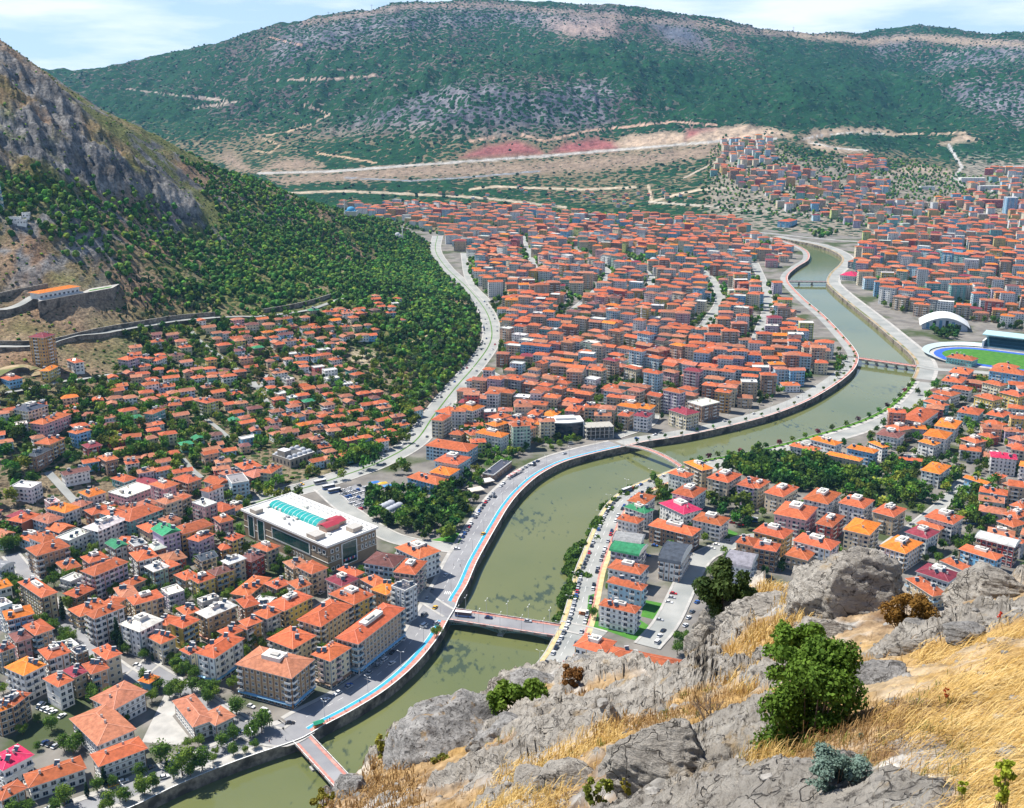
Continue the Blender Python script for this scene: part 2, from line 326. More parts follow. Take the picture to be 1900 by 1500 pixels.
def build_hill():
    nr, nc = 470, 600
    Yr = 575*(2900/575)**(np.linspace(0, 1, nr)); t = np.linspace(-.66, .05, nc)
    Y = np.repeat(Yr, nc); X = Y*np.tile(t, nr)
    z, rk = hill_raw(X, Y); px, py = PX(X, Y, z)
    V = np.c_[X, Y, z]
    n1 = fbm(X/40, Y/40, 5, 2); n2 = fbm(X/11+z/18, z/7+Y/60, 5, 8, .6); n3 = fbm(X/110, Y/110, 4, 12)
    soil = lerp(np.array([.26, .16, .10]), np.array([.38, .28, .18]), np.clip(n1*2-.5, 0, 1)); olive = np.array([.13, .15, .045])
    c = lerp(soil*.85, olive[None], np.clip((n3-.40)*4, 0, .9))
    rock = lerp(np.array([.075, .075, .08]), np.array([.29, .28, .27]), np.clip(n2*2.2-.6, 0, 1))
    rmix = np.clip(rk*1.5-.75+(n1-.5)*5, 0, 1)*(rk > 0)
    outc = np.clip((ridge(X/50, Y/70, 4, 77)-.68)*9, 0, 1)*np.clip((z-75)/50, 0, 1)
    rmix = np.maximum(rmix, outc); c = lerp(c, rock, rmix)
    fo = soft(px, py, FOREST, 16); veg = .30+.25*n3; veg = veg*(1-rmix*.55)+fo*.3
    low = np.clip((60-z)/30, 0, 1)*(1-fo)
    c = lerp(c, np.array([[.20, .18, .12]]), low*.5); veg = veg*(1-low)+low*(.72+(n3-.5)*.5)
    for poly in ([(765, 660)], ): pass
    bare = soft(px, py, [(655, 655), (685, 650), (700, 668), (672, 678), (655, 668)], 8); c = lerp(c, np.array([[.5, .42, .30]]), bare); veg *= 1-bare
    fc = gridfaces(nr, nc); keep = (z[fc] > -1.5).any(1)
    o = npmesh('rocky_hill', V, fc[keep], 'hill_soil', np.c_[c, veg], smooth=True); tag(o, kind='structure'); return o
build_hill()
def build_mountain():
    nr, nc = 330, 900
    Yr = 2150*(8200/2150)**(np.linspace(0, 1, nr)); t = np.linspace(-.64, .64, nc)
    Y = np.repeat(Yr, nc); X = Y*np.tile(t, nr); z = mount(X, Y); px, py = PX(X, Y, z)
    n1 = fbm(X/220, Y/220, 5, 2); n2 = fbm(X/45, Y/45, 4, 8); n3 = fbm(X/600, Y/600, 4, 12); n4 = ridge(X/60, Y/110, 4, 14)
    c = lerp(np.array([.15, .125, .12]), np.array([.30, .24, .21]), np.clip(n1*2-.5, 0, 1)); veg = .93+(n1-.5)*.5+(n3-.5)*.4
    c = c*.72; rockc = lerp(np.array([.07, .08, .11]), np.array([.30, .28, .30]), np.clip(n2*1.6+n4*.8-.9, 0, 1))
    def patch(poly, col, vg, w=16, rough=20, mixc=1.0):
        nonlocal c, veg
        qx = px+(n2-.5)*rough*1.6+(n1-.5)*rough; qy = py+(n2-.5)*rough
        k = soft(qx, qy, poly, w)*mixc; c = c*(1-k[:, None])+(col if getattr(col, 'ndim', 0) == 2 else np.array([col]))*k[:, None]; veg = veg*(1-k)+vg*k
    for p in ([(585, 250), (640, 215), (700, 192), (760, 165), (830, 150), (930, 150), (990, 172), (1010, 160), (1140, 140), (1182, 158), (1120, 190), (1150, 235), (1060, 260), (960, 262), (860, 285), (760, 300), (680, 295), (610, 285)],
              [(1700, 130), (1760, 100), (1830, 82), (1920, 78), (1920, 112), (1850, 118), (1780, 130), (1715, 145)], [(1722, 172), (1800, 148), (1850, 150), (1920, 160), (1920, 215), (1840, 215), (1780, 195)],
              [(1825, 235), (1870, 222), (1920, 215), (1920, 262), (1850, 255)], [(1600, 98), (1650, 75), (1700, 75), (1680, 95), (1620, 108)], [(1465, 150), (1500, 140), (1512, 150), (1480, 158)],
              [(520, 60), (700, 25), (900, 12), (1150, 25), (1100, 60), (900, 50), (760, 60), (620, 90), (500, 120)]):
        patch(p, rockc, .74)
    patch([(1020, 40), (1140, 35), (1130, 60), (1060, 72)], (.40, .30, .26), .3); patch([(1210, 40), (1290, 50), (1310, 85), (1240, 75)], (.13, .15, .20), .3)
    patch([(560, 40), (760, 8), (900, 6), (1300, 42), (1420, 60), (1420, 64), (1280, 47), (900, 13), (760, 15), (560, 48)], (.30, .23, .19), .45, 6, 5)
    patch([(1420, 58), (1560, 66), (1600, 75), (1700, 64), (1920, 80), (1920, 88), (1780, 84), (1700, 74), (1620, 84), (1500, 74)], (.36, .28, .21), .35, 6, 6)
    for p in ([(990, 95), (1060, 80), (1180, 110), (1290, 115), (1420, 165), (1440, 200), (1300, 175), (1180, 150), (1060, 128), (920, 120)], [(1140, 150), (1300, 140), (1420, 200), (1500, 245), (1380, 240), (1270, 200)],
              [(740, 170), (880, 118), (900, 128), (760, 175), (620, 230), (590, 235)], [(1400, 80), (1560, 90), (1700, 130), (1780, 200), (1830, 250), (1500, 240), (1420, 170)], [(130, 165), (330, 175), (420, 250), (330, 290), (200, 210)]):
        patch(p, (.05, .09, .05), .97, 20, 16)
    # the foot: cuttings, terraces and dirt tracks
    e = np.clip((z-150)/90, 0, 1)
    c = lerp(np.array([[.20, .165, .10]])*np.ones((len(c), 1)), c, e); veg = np.where(e < 1, veg*e+(.86+(n3-.5)*1.3)*(1-e), veg)
    for p in ([(500, 330), (620, 318), (800, 305), (1000, 300), (1200, 282), (1330, 268), (1345, 290), (1250, 302), (1100, 318), (950, 325), (700, 335), (520, 345)], [(405, 292), (428, 282), (455, 305), (480, 320), (440, 318)], [(475, 318), (520, 296), (560, 292), (600, 308), (590, 316), (500, 320)]):
        patch(p, (.30, .225, .165), .45, 8, 6)
    for p in ([(852, 292), (900, 272), (960, 262), (1000, 278), (1008, 286), (880, 292)], [(1018, 284), (1050, 266), (1110, 256), (1150, 268), (1145, 278), (1060, 284)], [(1270, 262), (1275, 242), (1330, 240), (1330, 246), (1290, 256)]):
        patch(p, (.32, .115, .11), 0, 6, 4)
    for p in ([(1140, 270), (1170, 252), (1240, 246), (1275, 250), (1268, 266), (1180, 276)], [(1275, 262), (1300, 246), (1380, 232), (1440, 240), (1470, 252), (1400, 256), (1330, 266)], [(1490, 256), (1510, 244), (1560, 238), (1640, 240), (1665, 250), (1580, 247), (1520, 254), (1500, 262)], [(1500, 262), (1560, 276), (1610, 281), (1560, 284), (1505, 274)],
              [(1740, 270), (1790, 250), (1820, 262), (1770, 268)], [(1640, 322), (1700, 306), (1760, 318), (1765, 326), (1700, 320), (1650, 330)]):
        patch(p, (.50, .38, .28), .05, 6, 4)
    patch([(600, 372), (760, 366), (1000, 372), (1180, 384), (1400, 392), (1400, 402), (1200, 398), (1000, 386), (760, 384), (600, 384)], (.10, .13, .05), .9, 8, 8)
    patch([(1545, 252), (1640, 250), (1740, 262), (1690, 280), (1600, 276)], (.06, .12, .07), .97, 8, 4); patch([(1700, 285), (1780, 265), (1920, 268), (1920, 295), (1800, 292)], (.06, .12, .07), .97, 8, 6)
    for ln, w, col in (([(480, 322), (620, 318), (860, 300), (1010, 290), (1220, 272), (1340, 262), (1440, 258)], 2.6, (.48, .46, .43)), ([(470, 280), (500, 284), (520, 270), (478, 253), (530, 246), (575, 232)], 1.4, (.55, .40, .26)),
                       ([(575, 232), (612, 212), (580, 200), (552, 190)], 1.4, (.5, .38, .28)), ([(495, 150), (560, 148), (620, 146), (700, 140)], 1.5, (.5, .38, .30)), ([(590, 285), (640, 292), (700, 303)], 1.8, (.6, .42, .28)), ([(500, 70), (545, 80), (560, 84)], 1.5, (.6, .36, .26)),
                       ([(230, 165), (290, 172), (335, 178), (395, 185)], 1.2, (.5, .42, .36)), ([(870, 262), (960, 248), (1010, 262), (1090, 243), (1170, 235), (1250, 226), (1330, 232)], 2.0, (.58, .38, .28)), ([(370, 180), (440, 190), (360, 200)], 1.6, (.5, .42, .34)),
                       ([(530, 358), (640, 355), (800, 362), (900, 368), (1050, 385)], 2.6, (.50, .42, .32)), ([(870, 352), (920, 346), (1010, 350), (1080, 352), (1180, 348)], 2.4, (.55, .46, .34)), ([(1203, 345), (1210, 375), (1240, 365), (1300, 352), (1380, 348)], 2.6, (.55, .46, .34)),
                       ([(1205, 375), (1300, 382), (1420, 392), (1560, 400)], 2.2, (.5, .45, .38)), ([(1490, 258), (1520, 252), (1580, 246), (1650, 250)], 1.4, (.62, .60, .57)), ([(1500, 264), (1560, 276), (1610, 280)], 1.6, (.6, .58, .55)), ([(1760, 270), (1785, 310), (1770, 330), (1810, 365)], 3.0, (.58, .56, .53)),
                       ([(1645, 250), (1750, 248), (1790, 246)], 2, (.55, .42, .3)), ([(640, 330), (760, 336), (860, 330), (1000, 318)], 1.6, (.25, .30, .36)), ([(1330, 300), (1290, 320), (1270, 330)], 1.8, (.5, .42, .34))):
        d = dpoly(px+(n2-.5)*3, py, ln); k = np.clip((w-d)/1.2, 0, 1); c = c*(1-k[:, None])+np.array([col])*k[:, None]; veg *= 1-k
    # built-up slope on the right: pale paving between the blocks
    k = soft(px, py, [(1300, 430), (1330, 300), (1400, 262), (1500, 300), (1560, 300), (1660, 320), (1780, 320), (1790, 290), (2000, 285), (2000, 480), (1500, 470)], 16)
    c = lerp(c, np.array([[.33, .30, .26]]), k*.6); veg = veg*(1-k)+(.5+(n3-.45)*.9)*k
    fc = gridfaces(nr, nc); keep = (z[fc] > -1.5).any(1)
    o = npmesh('mountain', np.c_[X, Y, z], fc[keep], 'mountain_soil', np.c_[np.clip(c, 0, 1), np.clip(veg, 0, 1)], smooth=True); tag(o, kind='structure')
build_mountain()
# ------------------------------------------------------------------ river, banks, ground
def smooth(line, k=6):
    p = [np.array(q, float) for q in line]; p = [2*p[0]-p[1]]+p+[2*p[-1]-p[-2]]; o = []
    for i in range(1, len(p)-2):
        for j in range(k):
            t = j/k; a, b, c, d = p[i-1:i+3]
            o.append(.5*((2*b)+(c-a)*t+(2*a-5*b+4*c-d)*t*t+(3*b-a-3*c+d)*t**3))
    o.append(p[-2]); return o
LBP = [(-260, 1700), (-100, 1630), (90, 1560), (240, 1503), (330, 1460), (440, 1415), (545, 1379), (575, 1365), (600, 1350), (660, 1318), (720, 1280), (772, 1235), (812, 1187), (832, 1152), (845, 1130), (852, 1112), (868, 1085), (885, 1045), (905, 1008), (925, 973), (945, 940), (968, 912), (1000, 884), (1040, 862), (1080, 849), (1120, 839), (1165, 829),
       (1200, 821), (1260, 812), (1320, 800), (1380, 786), (1440, 769), (1500, 745), (1550, 716), (1582, 690), (1593, 668), (1587, 650), (1562, 620), (1530, 587), (1498, 560), (1478, 541), (1463, 523), (1464, 510), (1480, 496), (1500, 483), (1501, 470), (1488, 460), (1461, 449), (1430, 441)]
RBP = [(250, 1800), (560, 1640), (700, 1540), (790, 1450), (870, 1370), (940, 1290), (1000, 1225), (1022, 1190), (1038, 1158), (1052, 1115), (1066, 1060), (1078, 1030), (1095, 990), (1114, 950), (1140, 920), (1175, 900), (1215, 884), (1262, 866), (1310, 852), (1370, 842), (1440, 826), (1512, 806), (1587, 783), (1640, 758), (1672, 730), (1692, 702), (1699, 678), (1686, 656),
       (1645, 620), (1613, 593), (1565, 555), (1540, 533), (1533, 522), (1540, 507), (1556, 492), (1562, 482), (1558, 474), (1540, 464), (1510, 454), (1467, 446), (1432, 439)]
LB = [q[:2] for q in smooth([G(*p) for p in LBP])]; RB = [q[:2] for q in smooth([G(*p) for p in RBP])]
RIV = LB+RB[::-1]
noisy('ground', (.15, .14, .13), (.26, .24, .215), .05, .95, .1, .3, .5, 9, coords='World', c3=(.07, .09, .04), scale3=.02)
noisy('asphalt', (.22, .22, .235), (.31, .31, .32), .06, .9, .2, .15, 2, 8, coords='World')
noisy('pale_road', (.27, .28, .27), (.38, .38, .36), .05, .9, .2, .15, 2, 8, coords='World')
noisy('concrete', (.36, .35, .33), (.50, .48, .45), .15, .9, .2, .2, 1, 8, coords='World')
noisy('red_paving', (.44, .17, .14), (.56, .30, .25), .4, .85, .2, 0, coords='World')
noisy('blue_lane', (.03, .30, .48), (.05, .40, .60), .2, .7, .3, 0, coords='World')
noisy('yellow_paving', (.50, .38, .18), (.60, .50, .30), .3, .85, .2, 0, coords='World')
noisy('stone_wall', (.14, .12, .10), (.30, .26, .21), .5, .95, .15, .6, 1.2, 8, coords='World', c3=(.07, .06, .05), scale3=.1)
noisy('white_paint', (.72, .72, .70), (.82, .82, .80), .3, .7, .3, 0, coords='World')
noisy('grass_green', (.06, .16, .02), (.12, .24, .04), .12, .95, .1, .3, 2, coords='World')
noisy('lawn', (.05, .17, .03), (.09, .24, .04), .2, .95, .1, 0, coords='World')
noisy('earth', (.34, .25, .15), (.48, .37, .24), .08, .95, .1, .3, 1, coords='World', c3=(.15, .17, .07), scale3=.05)
def build_ground():
    outer = [(-2600, 150), (2600, 150), (2600, 4600), (-2600, 4600)]
    pts = outer+[tuple(map(float, p)) for p in RIV]; n = len(RIV)
    gx = [(x*1.0, y*1.0) for x in range(-2500, 2600, 400) for y in range(250, 4600, 400)]
    edges = [(0, 1), (1, 2), (2, 3), (3, 0)]+[(4+i, 4+(i+1) % n) for i in range(n)]
    v, e, f, *_ = delaunay_2d_cdt([Vector(p) for p in pts+gx], edges, [], 0, 1e-4)
    V = np.array([(p.x, p.y, 0) for p in v]); fs = np.array([t[:] for t in f if len(t) == 3]); c = V[fs].mean(1)
    fs = fs[~inpoly(c[:, 0], c[:, 1], RIV)]
    a, b, d = V[fs[:, 0]], V[fs[:, 1]], V[fs[:, 2]]; flip = np.cross(b-a, d-a)[:, 2] < 0; fs[flip] = fs[flip][:, ::-1]
    tag(npmesh('ground', V, fs, 'ground'), kind='structure')
build_ground()
def water_mat():
    m, t, b = mat('river_water', .07, .5); l = t.links.new; g = N(t, 'ShaderNodeNewGeometry')
    n = N(t, 'ShaderNodeTexNoise'); n.inputs['Scale'].default_value = .012; n.inputs['Detail'].default_value = 6; l(g.outputs['Position'], n.inputs['Vector'])
    r = N(t, 'ShaderNodeValToRGB'); r.color_ramp.elements[0].position = .35; r.color_ramp.elements[1].position = .68
    r.color_ramp.elements[0].color = (.125, .145, .056, 1); r.color_ramp.elements[1].color = (.16, .17, .066, 1); l(n.outputs['Fac'], r.inputs[0])
    # dark drifting weed
    mp = N(t, 'ShaderNodeMapping'); mp.inputs['Scale'].default_value = (.26, .11, 1); mp.inputs['Rotation'].default_value = (0, 0, .5); l(g.outputs['Position'], mp.inputs[0])
    w = N(t, 'ShaderNodeTexNoise'); w.inputs['Scale'].default_value = 1; w.inputs['Detail'].default_value = 5; l(mp.outputs[0], w.inputs['Vector'])
    w2 = N(t, 'ShaderNodeTexNoise'); w2.inputs['Scale'].default_value = .014; w2.inputs['Detail'].default_value = 2; l(g.outputs['Position'], w2.inputs['Vector'])
    ad = N(t, 'ShaderNodeMath', operation='MULTIPLY_ADD'); ad.inputs[1].default_value = .95; l(w2.outputs['Fac'], ad.inputs[0]); l(w.outputs['Fac'], ad.inputs[2])
    rr = N(t, 'ShaderNodeValToRGB'); rr.color_ramp.elements[0].position = 1.13; rr.color_ramp.elements[1].position = 1.16
    sc = N(t, 'ShaderNodeMapRange'); sc.inputs[1].default_value = 1.12; sc.inputs[2].default_value = 1.22; sc.inputs[4].default_value = .75; l(ad.outputs[0], sc.inputs[0])
    mxx = N(t, 'ShaderNodeMix', data_type='RGBA'); mxx.inputs[7].default_value = (.03, .05, .035, 1); l(sc.outputs[0], mxx.inputs[0]); l(r.outputs[0], mxx.inputs[6]); l(mxx.outputs[2], b.inputs['Base Color'])
    bn = N(t, 'ShaderNodeTexNoise'); bn.inputs['Scale'].default_value = .8; bn.inputs['Detail'].default_value = 4; l(g.outputs['Position'], bn.inputs['Vector'])
    bp = N(t, 'ShaderNodeBump'); bp.inputs['Strength'].default_value = .12; l(bn.outputs['Fac'], bp.inputs['Height']); l(bp.outputs[0], b.inputs['Normal']); b.inputs['IOR'].default_value = 1.5
water_mat()
WZ = -5.0
wb = MB(); wb.face([(-900, 150, WZ), (1400, 150, WZ), (1400, 2600, WZ), (-900, 2600, WZ)]); tag(wb.build('river_water', 'river_water'), kind='structure')
def offs(line, d):
    """polyline moved d metres to the left of its direction"""
    o = []; n = len(line)
    for i in range(n):
        a = np.array(line[max(0, i-1)][:2], float); b = np.array(line[min(n-1, i+1)][:2], float); t = (b-a)/(np.linalg.norm(b-a)+1e-9)
        o.append((line[i][0]-t[1]*d, line[i][1]+t[0]*d))
    return o
def ribbon(mb, line, d0, d1, z, mi=0, z2=None, i0=0, i1=None):
    A = offs(line, d0)[i0:i1]; B = offs(line, d1)[i0:i1]
    for i in range(len(A)-1): mb.face([(*A[i], z), (*A[i+1], z), (*B[i+1], z if z2 is None else z2), (*B[i], z if z2 is None else z2)], mi)
def nearest(line, px, py):
    g = G(px, py); return min(range(len(line)), key=lambda i: (line[i][0]-g[0])**2+(line[i][1]-g[1])**2)
iB1a, iB1b = nearest(LB, 545, 1379), nearest(LB, 575, 1365); iB2a, iB2b = nearest(LB, 832, 1152), nearest(LB, 845, 1130)
iFB = nearest(LB, 1165, 829); iB3 = nearest(LB, 1593, 668); iB4 = nearest(LB, 1463, 523); iSt = nearest(LB, 930, 965)
def strip(name, line, bands, i0=0, i1=None, z=.03):
    mats = []; mb = MB()
    for d0, d1, m, dz in bands:
        if m not in mats: mats.append(m)
        ribbon(mb, line, d0, d1, z+dz, mats.index(m), None, i0, i1)
    return tag(mb.build(name, mats), kind='structure')
strip('riverside_road', LB, [(.5, 3.8, 'red_paving', .12), (3.8, 5.9, 'blue_lane', .10), (5.9, 6.2, 'white_paint', .08), (6.2, 19.5, 'asphalt', 0), (19.5, 22, 'concrete', .13)], iB1b, iFB)
strip('riverside_road', LB, [(.5, 3.5, 'red_paving', .12), (3.5, 5, 'concrete', .10), (5, 17, 'pale_road', 0)], iFB, iB3+2)
strip('riverside_road', LB, [(.5, 3.5, 'red_paving', .12), (3.5, 12, 'pale_road', 0)], iB3+2, None)
strip('quay_road', LB, [(.5, 7, 'concrete', .12), (7, 17.5, 'asphalt', 0), (17.5, 21, 'concrete', .12)], 0, iB1b)
jR = nearest(RB, 1000, 1225); jE = nearest(RB, 1262, 866); jB3 = nearest(RB, 1699, 678)
RBr = [p for p in RB]
strip('riverbank_street', RBr, [(-.5, -3, 'yellow_paving', .12), (-3, -15, 'pale_road', 0), (-15, -16.2, 'red_paving', .14), (-16.2, -19, 'yellow_paving', .12)], 0, jE)
strip('riverbank_street', RBr, [(-1, -5, 'grass_green', .08), (-5, -9, 'concrete', .1), (-9, -22, 'pale_road', 0), (-22, -25, 'concrete', .12)], jE, jB3-6)
strip('riverbank_street', RBr, [(-1, -4, 'earth', .08), (-4, -19, 'pale_road', 0), (-19, -23, 'concrete', .12)], jB3-6, None)
# walls of the embankment
def wall_ribbon(name, line, z0, z1, th, mats, label, i0=0, i1=None, capw=.5):
    mb = MB(); A = offs(line, 0)[i0:i1]; B = offs(line, th)[i0:i1]; sgn = 1
    for i in range(len(A)-1):
        mb.face([(*A[i], z0), (*A[i+1], z0), (*A[i+1], z1), (*A[i], z1)], 0); mb.face([(*B[i+1], z0), (*B[i], z0), (*B[i], z1), (*B[i+1], z1)], 0)
        mb.face([(*A[i], z1), (*A[i+1], z1), (*B[i+1], z1), (*B[i], z1)], 1)
    return tag(mb.build(name, mats), label, 'wall')
wall_ribbon('embankment_wall', LB, -7, .95, .55, ('stone_wall', 'white_paint'), 'long grey stone embankment wall with pale coping, curving along the promenade from the lower left bridge')
wall_ribbon('embankment_wall', RB, -7, .25, -.6, ('stone_wall', 'concrete'), 'low stone river wall along the street of parked cars on the right bank')
# ------------------------------------------------------------------ other streets
def gl(*pts, k=6): return [tuple(q[:2]) for q in smooth([G(*p) for p in pts], k)]
ROADS = []            # (world polyline, half width) kept clear of buildings
def road(pts, w, m='pale_road', z=.05, med=None, kerb=True, name='street'):
    ln = gl(*pts); ROADS.append((ln, w/2)); b = [(-w/2, w/2, m, 0)]
    if kerb: b += [(-w/2-1.6, -w/2, 'concrete', .12), (w/2, w/2+1.6, 'concrete', .12)]
    if med: b.append((-med/2, med/2, 'grass_green', .15))
    strip(name, ln, b, z=z+.012*len(ROADS))
for ln, a, b in ((LB, 10, 13), (RB, -9, 12)): ROADS.append((offs(ln, a), b))
ROADS.append((LB, 8)); ROADS.append((RB, 8))
AVE = AVEPX
road(AVE, 21, 'pale_road', med=1.2, name='avenue')
for pts, w in (([(598, 905), (640, 942), (703, 985), (757, 1006), (845, 1018)], 12), ([(836, 1140), (800, 1118), (760, 1090), (690, 1060)], 8), ([(1036, 1160), (1090, 1172), (1120, 1180)], 8),
  ([(880, 680), (905, 690), (960, 720)], 8), ([(972, 438), (990, 493), (1000, 510)], 9), ([(1038, 450), (1087, 477), (1129, 507), (1108, 538), (1065, 576), (1040, 600)], 11), ([(1166, 480), (1201, 507), (1209, 517), (1201, 549)], 9), ([(1255, 469), (1300, 501), (1327, 528), (1335, 560), (1316, 592), (1295, 621)], 12),
  ([(1400, 488), (1421, 538), (1424, 573), (1411, 613), (1395, 650)], 12), ([(1300, 402), (1400, 415), (1500, 414), (1640, 440), (1700, 452)], 14), ([(1340, 428), (1400, 431), (1507, 442), (1600, 450)], 10), ([(1140, 812), (1200, 790), (1215, 770)], 8), ([(1699, 678), (1740, 686), (1800, 690), (1920, 700)], 10),
  ([(1700, 850), (1760, 800), (1830, 740), (1870, 700)], 8), ([(1640, 1020), (1720, 960), (1765, 920), (1790, 890)], 7), ([(1560, 1010), (1480, 1005), (1400, 1000), (1330, 1020), (1290, 1050), (1240, 1150), (1200, 1200)], 12), ([(205, 1290), (270, 1240), (330, 1190), (380, 1150)], 9), ([(370, 1300), (440, 1345), (520, 1370), (565, 1350)], 12), ([(265, 1235), (330, 1275), (395, 1320), (440, 1350)], 9),
  ([(230, 1250), (150, 1190), (100, 1130), (60, 1080), (20, 1030)], 8), ([(395, 1255), (470, 1200), (560, 1150), (640, 1105), (720, 1070), (760, 1040)], 7), ([(1790, 335), (1850, 400), (1900, 430)], 9), ([(860, 470), (870, 520), (905, 560)], 9)):
    road(pts, w, 'asphalt' if pts[0][0] < 500 else 'pale_road')
# junction slabs at the bridges
mb = MB(); mb.face([G(*p, .17) for p in ((515, 1372), (545, 1377), (578, 1364), (560, 1345), (520, 1345), (470, 1360))]); mb.face([G(*p, .17) for p in ((800, 1150), (832, 1152), (846, 1130), (845, 1118), (810, 1110), (790, 1128))]); tag(mb.build('junction', 'asphalt'), kind='structure')
# road paint
mk = MB()
for ln, off, i0, i1, step in ((LB, 12.8, iB1b+6, iFB, 2), (RB, -9, 10, jE, 2)):
    A = offs(ln, off-.09); B = offs(ln, off+.09)
    for i in range(i0, i1, step): mk.face([(*A[i], .05), (*A[i+1], .05), (*B[i+1], .05), (*B[i], .05)], 0)
def zebra(px, py, ang, n, L_=4.0, w=.5):
    g = G(px, py)
    for i in range(n):
        x = g[0]+math.cos(ang)*i*1.1; y = g[1]+math.sin(ang)*i*1.1; mk.obox((x, y, .10), w, L_, .02, ang)
zebra(813, 1118, -.15, 9); zebra(826, 1095+5, -.15, 4); zebra(293, 1255, -.4, 11, 5); zebra(800, 1165, .1, 5)
tag(mk.build('road_markings', 'white_paint'), kind='structure')
# ------------------------------------------------------------------ bridges
noisy('bridge_side', (.22, .10, .09), (.50, .33, .30), .5, .8, .2, 0, coords='World'); noisy('girder_green', (.08, .16, .15), (.14, .24, .22), .4, .6, .4, 0, coords='World')
noisy('water_stain', (.05, .045, .04), (.12, .10, .08), .8, .95, .1, 0, coords='World')
def bridge(label, a, b, w, th=.8, rise=0, piers=(), pave='asphalt', girder=False, side='bridge_side', rail='white_paint', deckz=.2, walks=1.8, wall_t=.7):
    a = Vector(G(*a)[:2]); b = Vector(G(*b)[:2]); d = b-a; Ln = d.length; ang = math.atan2(d.y, d.x)
    t = thing('bridge', (a.x, a.y, 0), ang, label, 'bridge'); n = 16
    zt = lambda u: deckz+rise*4*u*(1-u)
    dk = MB()
    for i in range(n):
        u0, u1 = i/n, (i+1)/n; x0, x1 = u0*Ln, u1*Ln; z0, z1 = zt(u0), zt(u1)
        dk.face([(x0, -w/2, z0), (x1, -w/2, z1), (x1, w/2, z1), (x0, w/2, z0)], 0)
        dk.face([(x0, w/2, z0-th), (x1, w/2, z1-th), (x1, -w/2, z1-th), (x0, -w/2, z0-th)], 1)
        for s in (-1, 1):
            q = [(x0, s*w/2, z0-th), (x1, s*w/2, z1-th), (x1, s*w/2, z1), (x0, s*w/2, z0)]; dk.face(q if s < 0 else q[::-1], 1)
    dk.build('deck', (pave, 'concrete'), t)
    if walks:
        for s in (-1, 1):
            m = MB()
            for i in range(n):
                u0, u1 = i/n, (i+1)/n; m.face([(u0*Ln, s*(w/2-walks if s > 0 else w/2-.2), zt(u0)+.12), (u1*Ln, s*(w/2-walks if s > 0 else w/2-.2), zt(u1)+.12), (u1*Ln, s*(w/2-.2 if s > 0 else w/2-walks), zt(u1)+.12), (u0*Ln, s*(w/2-.2 if s > 0 else w/2-walks), zt(u0)+.12)])
            m.build('footway', 'red_paving', t)
    for s in (-1, 1):
        m = MB()
        for i in range(n):
            u0, u1 = i/n, (i+1)/n; x0, x1 = u0*Ln, u1*Ln; z0, z1 = zt(u0), zt(u1); y0 = s*w/2; y1 = s*(w/2+.25)
            for q in ([(x0, y1, z0-.5), (x1, y1, z1-.5), (x1, y1, z1+wall_t), (x0, y1, z0+wall_t)], [(x0, y0, z0), (x1, y0, z1), (x1, y0, z1+wall_t), (x0, y0, z0+wall_t)]): m.face(q, 0 if i % 2 else 2)
            m.face([(x0, y0, z0+wall_t), (x1, y0, z1+wall_t), (x1, y1, z1+wall_t), (x0, y1, z0+wall_t)], 1)
            m.box(x0-.1, min(y0, y1), z0, x0+.1, max(y0, y1), z0+wall_t+.35, 1)
        m.build('parapet', (side, rail, 'concrete'), t)
    if girder:
        for s in (-1, 1):
            m = MB(); k = 40
            zb = lambda u: deckz-th-.3-2.3*abs(2*((u*2) % 1)-1)**2
            for i in range(k):
                u0, u1 = i/k, (i+1)/k
                for A, B in (((u0*Ln, zb(u0)), (u1*Ln, zb(u1))), ((u0*Ln, deckz-th), (u1*Ln, zb(u1))), ((u0*Ln, zb(u0)), (u1*Ln, deckz-th))): m.tube((A[0], s*(w/2-.1), A[1]), (B[0], s*(w/2-.1), B[1]), .14, n=4, cap=False)
            m.build('lattice_girder', 'girder_green', t)
    for u in piers:
        m = MB(); x = u*Ln; z = zt(u)-th
        m.box(x-.7, -w/2*.8, -8, x+.7, w/2*.8, z, 0); m.box(x-1.6, -w/2*.95, -8, x+1.6, w/2*.95, -4.2, 0); m.box(x-1, -w/2*.97, z-.7, x+1, w/2*.97, z-.01, 0); m.build('pier', 'concrete', t)
    return t
bridge('two lane road bridge with green lattice girder, red footways and a bus, lower middle', (838, 1141), (1034, 1171), 13.5, girder=True, piers=(.5,))
bridge('narrow road bridge on two concrete piers ending behind the grey rocks, lower left', (560, 1371), (735, 1560), 8.5, piers=(.2, .42, .7), walks=1.6)
bridge('slender arched footbridge with pale red deck crossing the middle of the river', (1163, 828), (1262, 866), 4.2, th=.7, rise=3.6, pave='red_paving', walks=0, wall_t=.8, side='concrete')
bridge('flat pink-decked bridge on dark piers beside the stadium junction', (1592, 666), (1699, 681), 8, th=1.3, piers=(.16, .33, .5, .67, .84), pave='red_paving', walks=0, deckz=.6)
bridge('small far bridge with two piers at the upper river bend', (1463, 523), (1534, 524), 9, th=1.2, piers=(.28, .62), pave='asphalt', walks=1.2, deckz=.5)
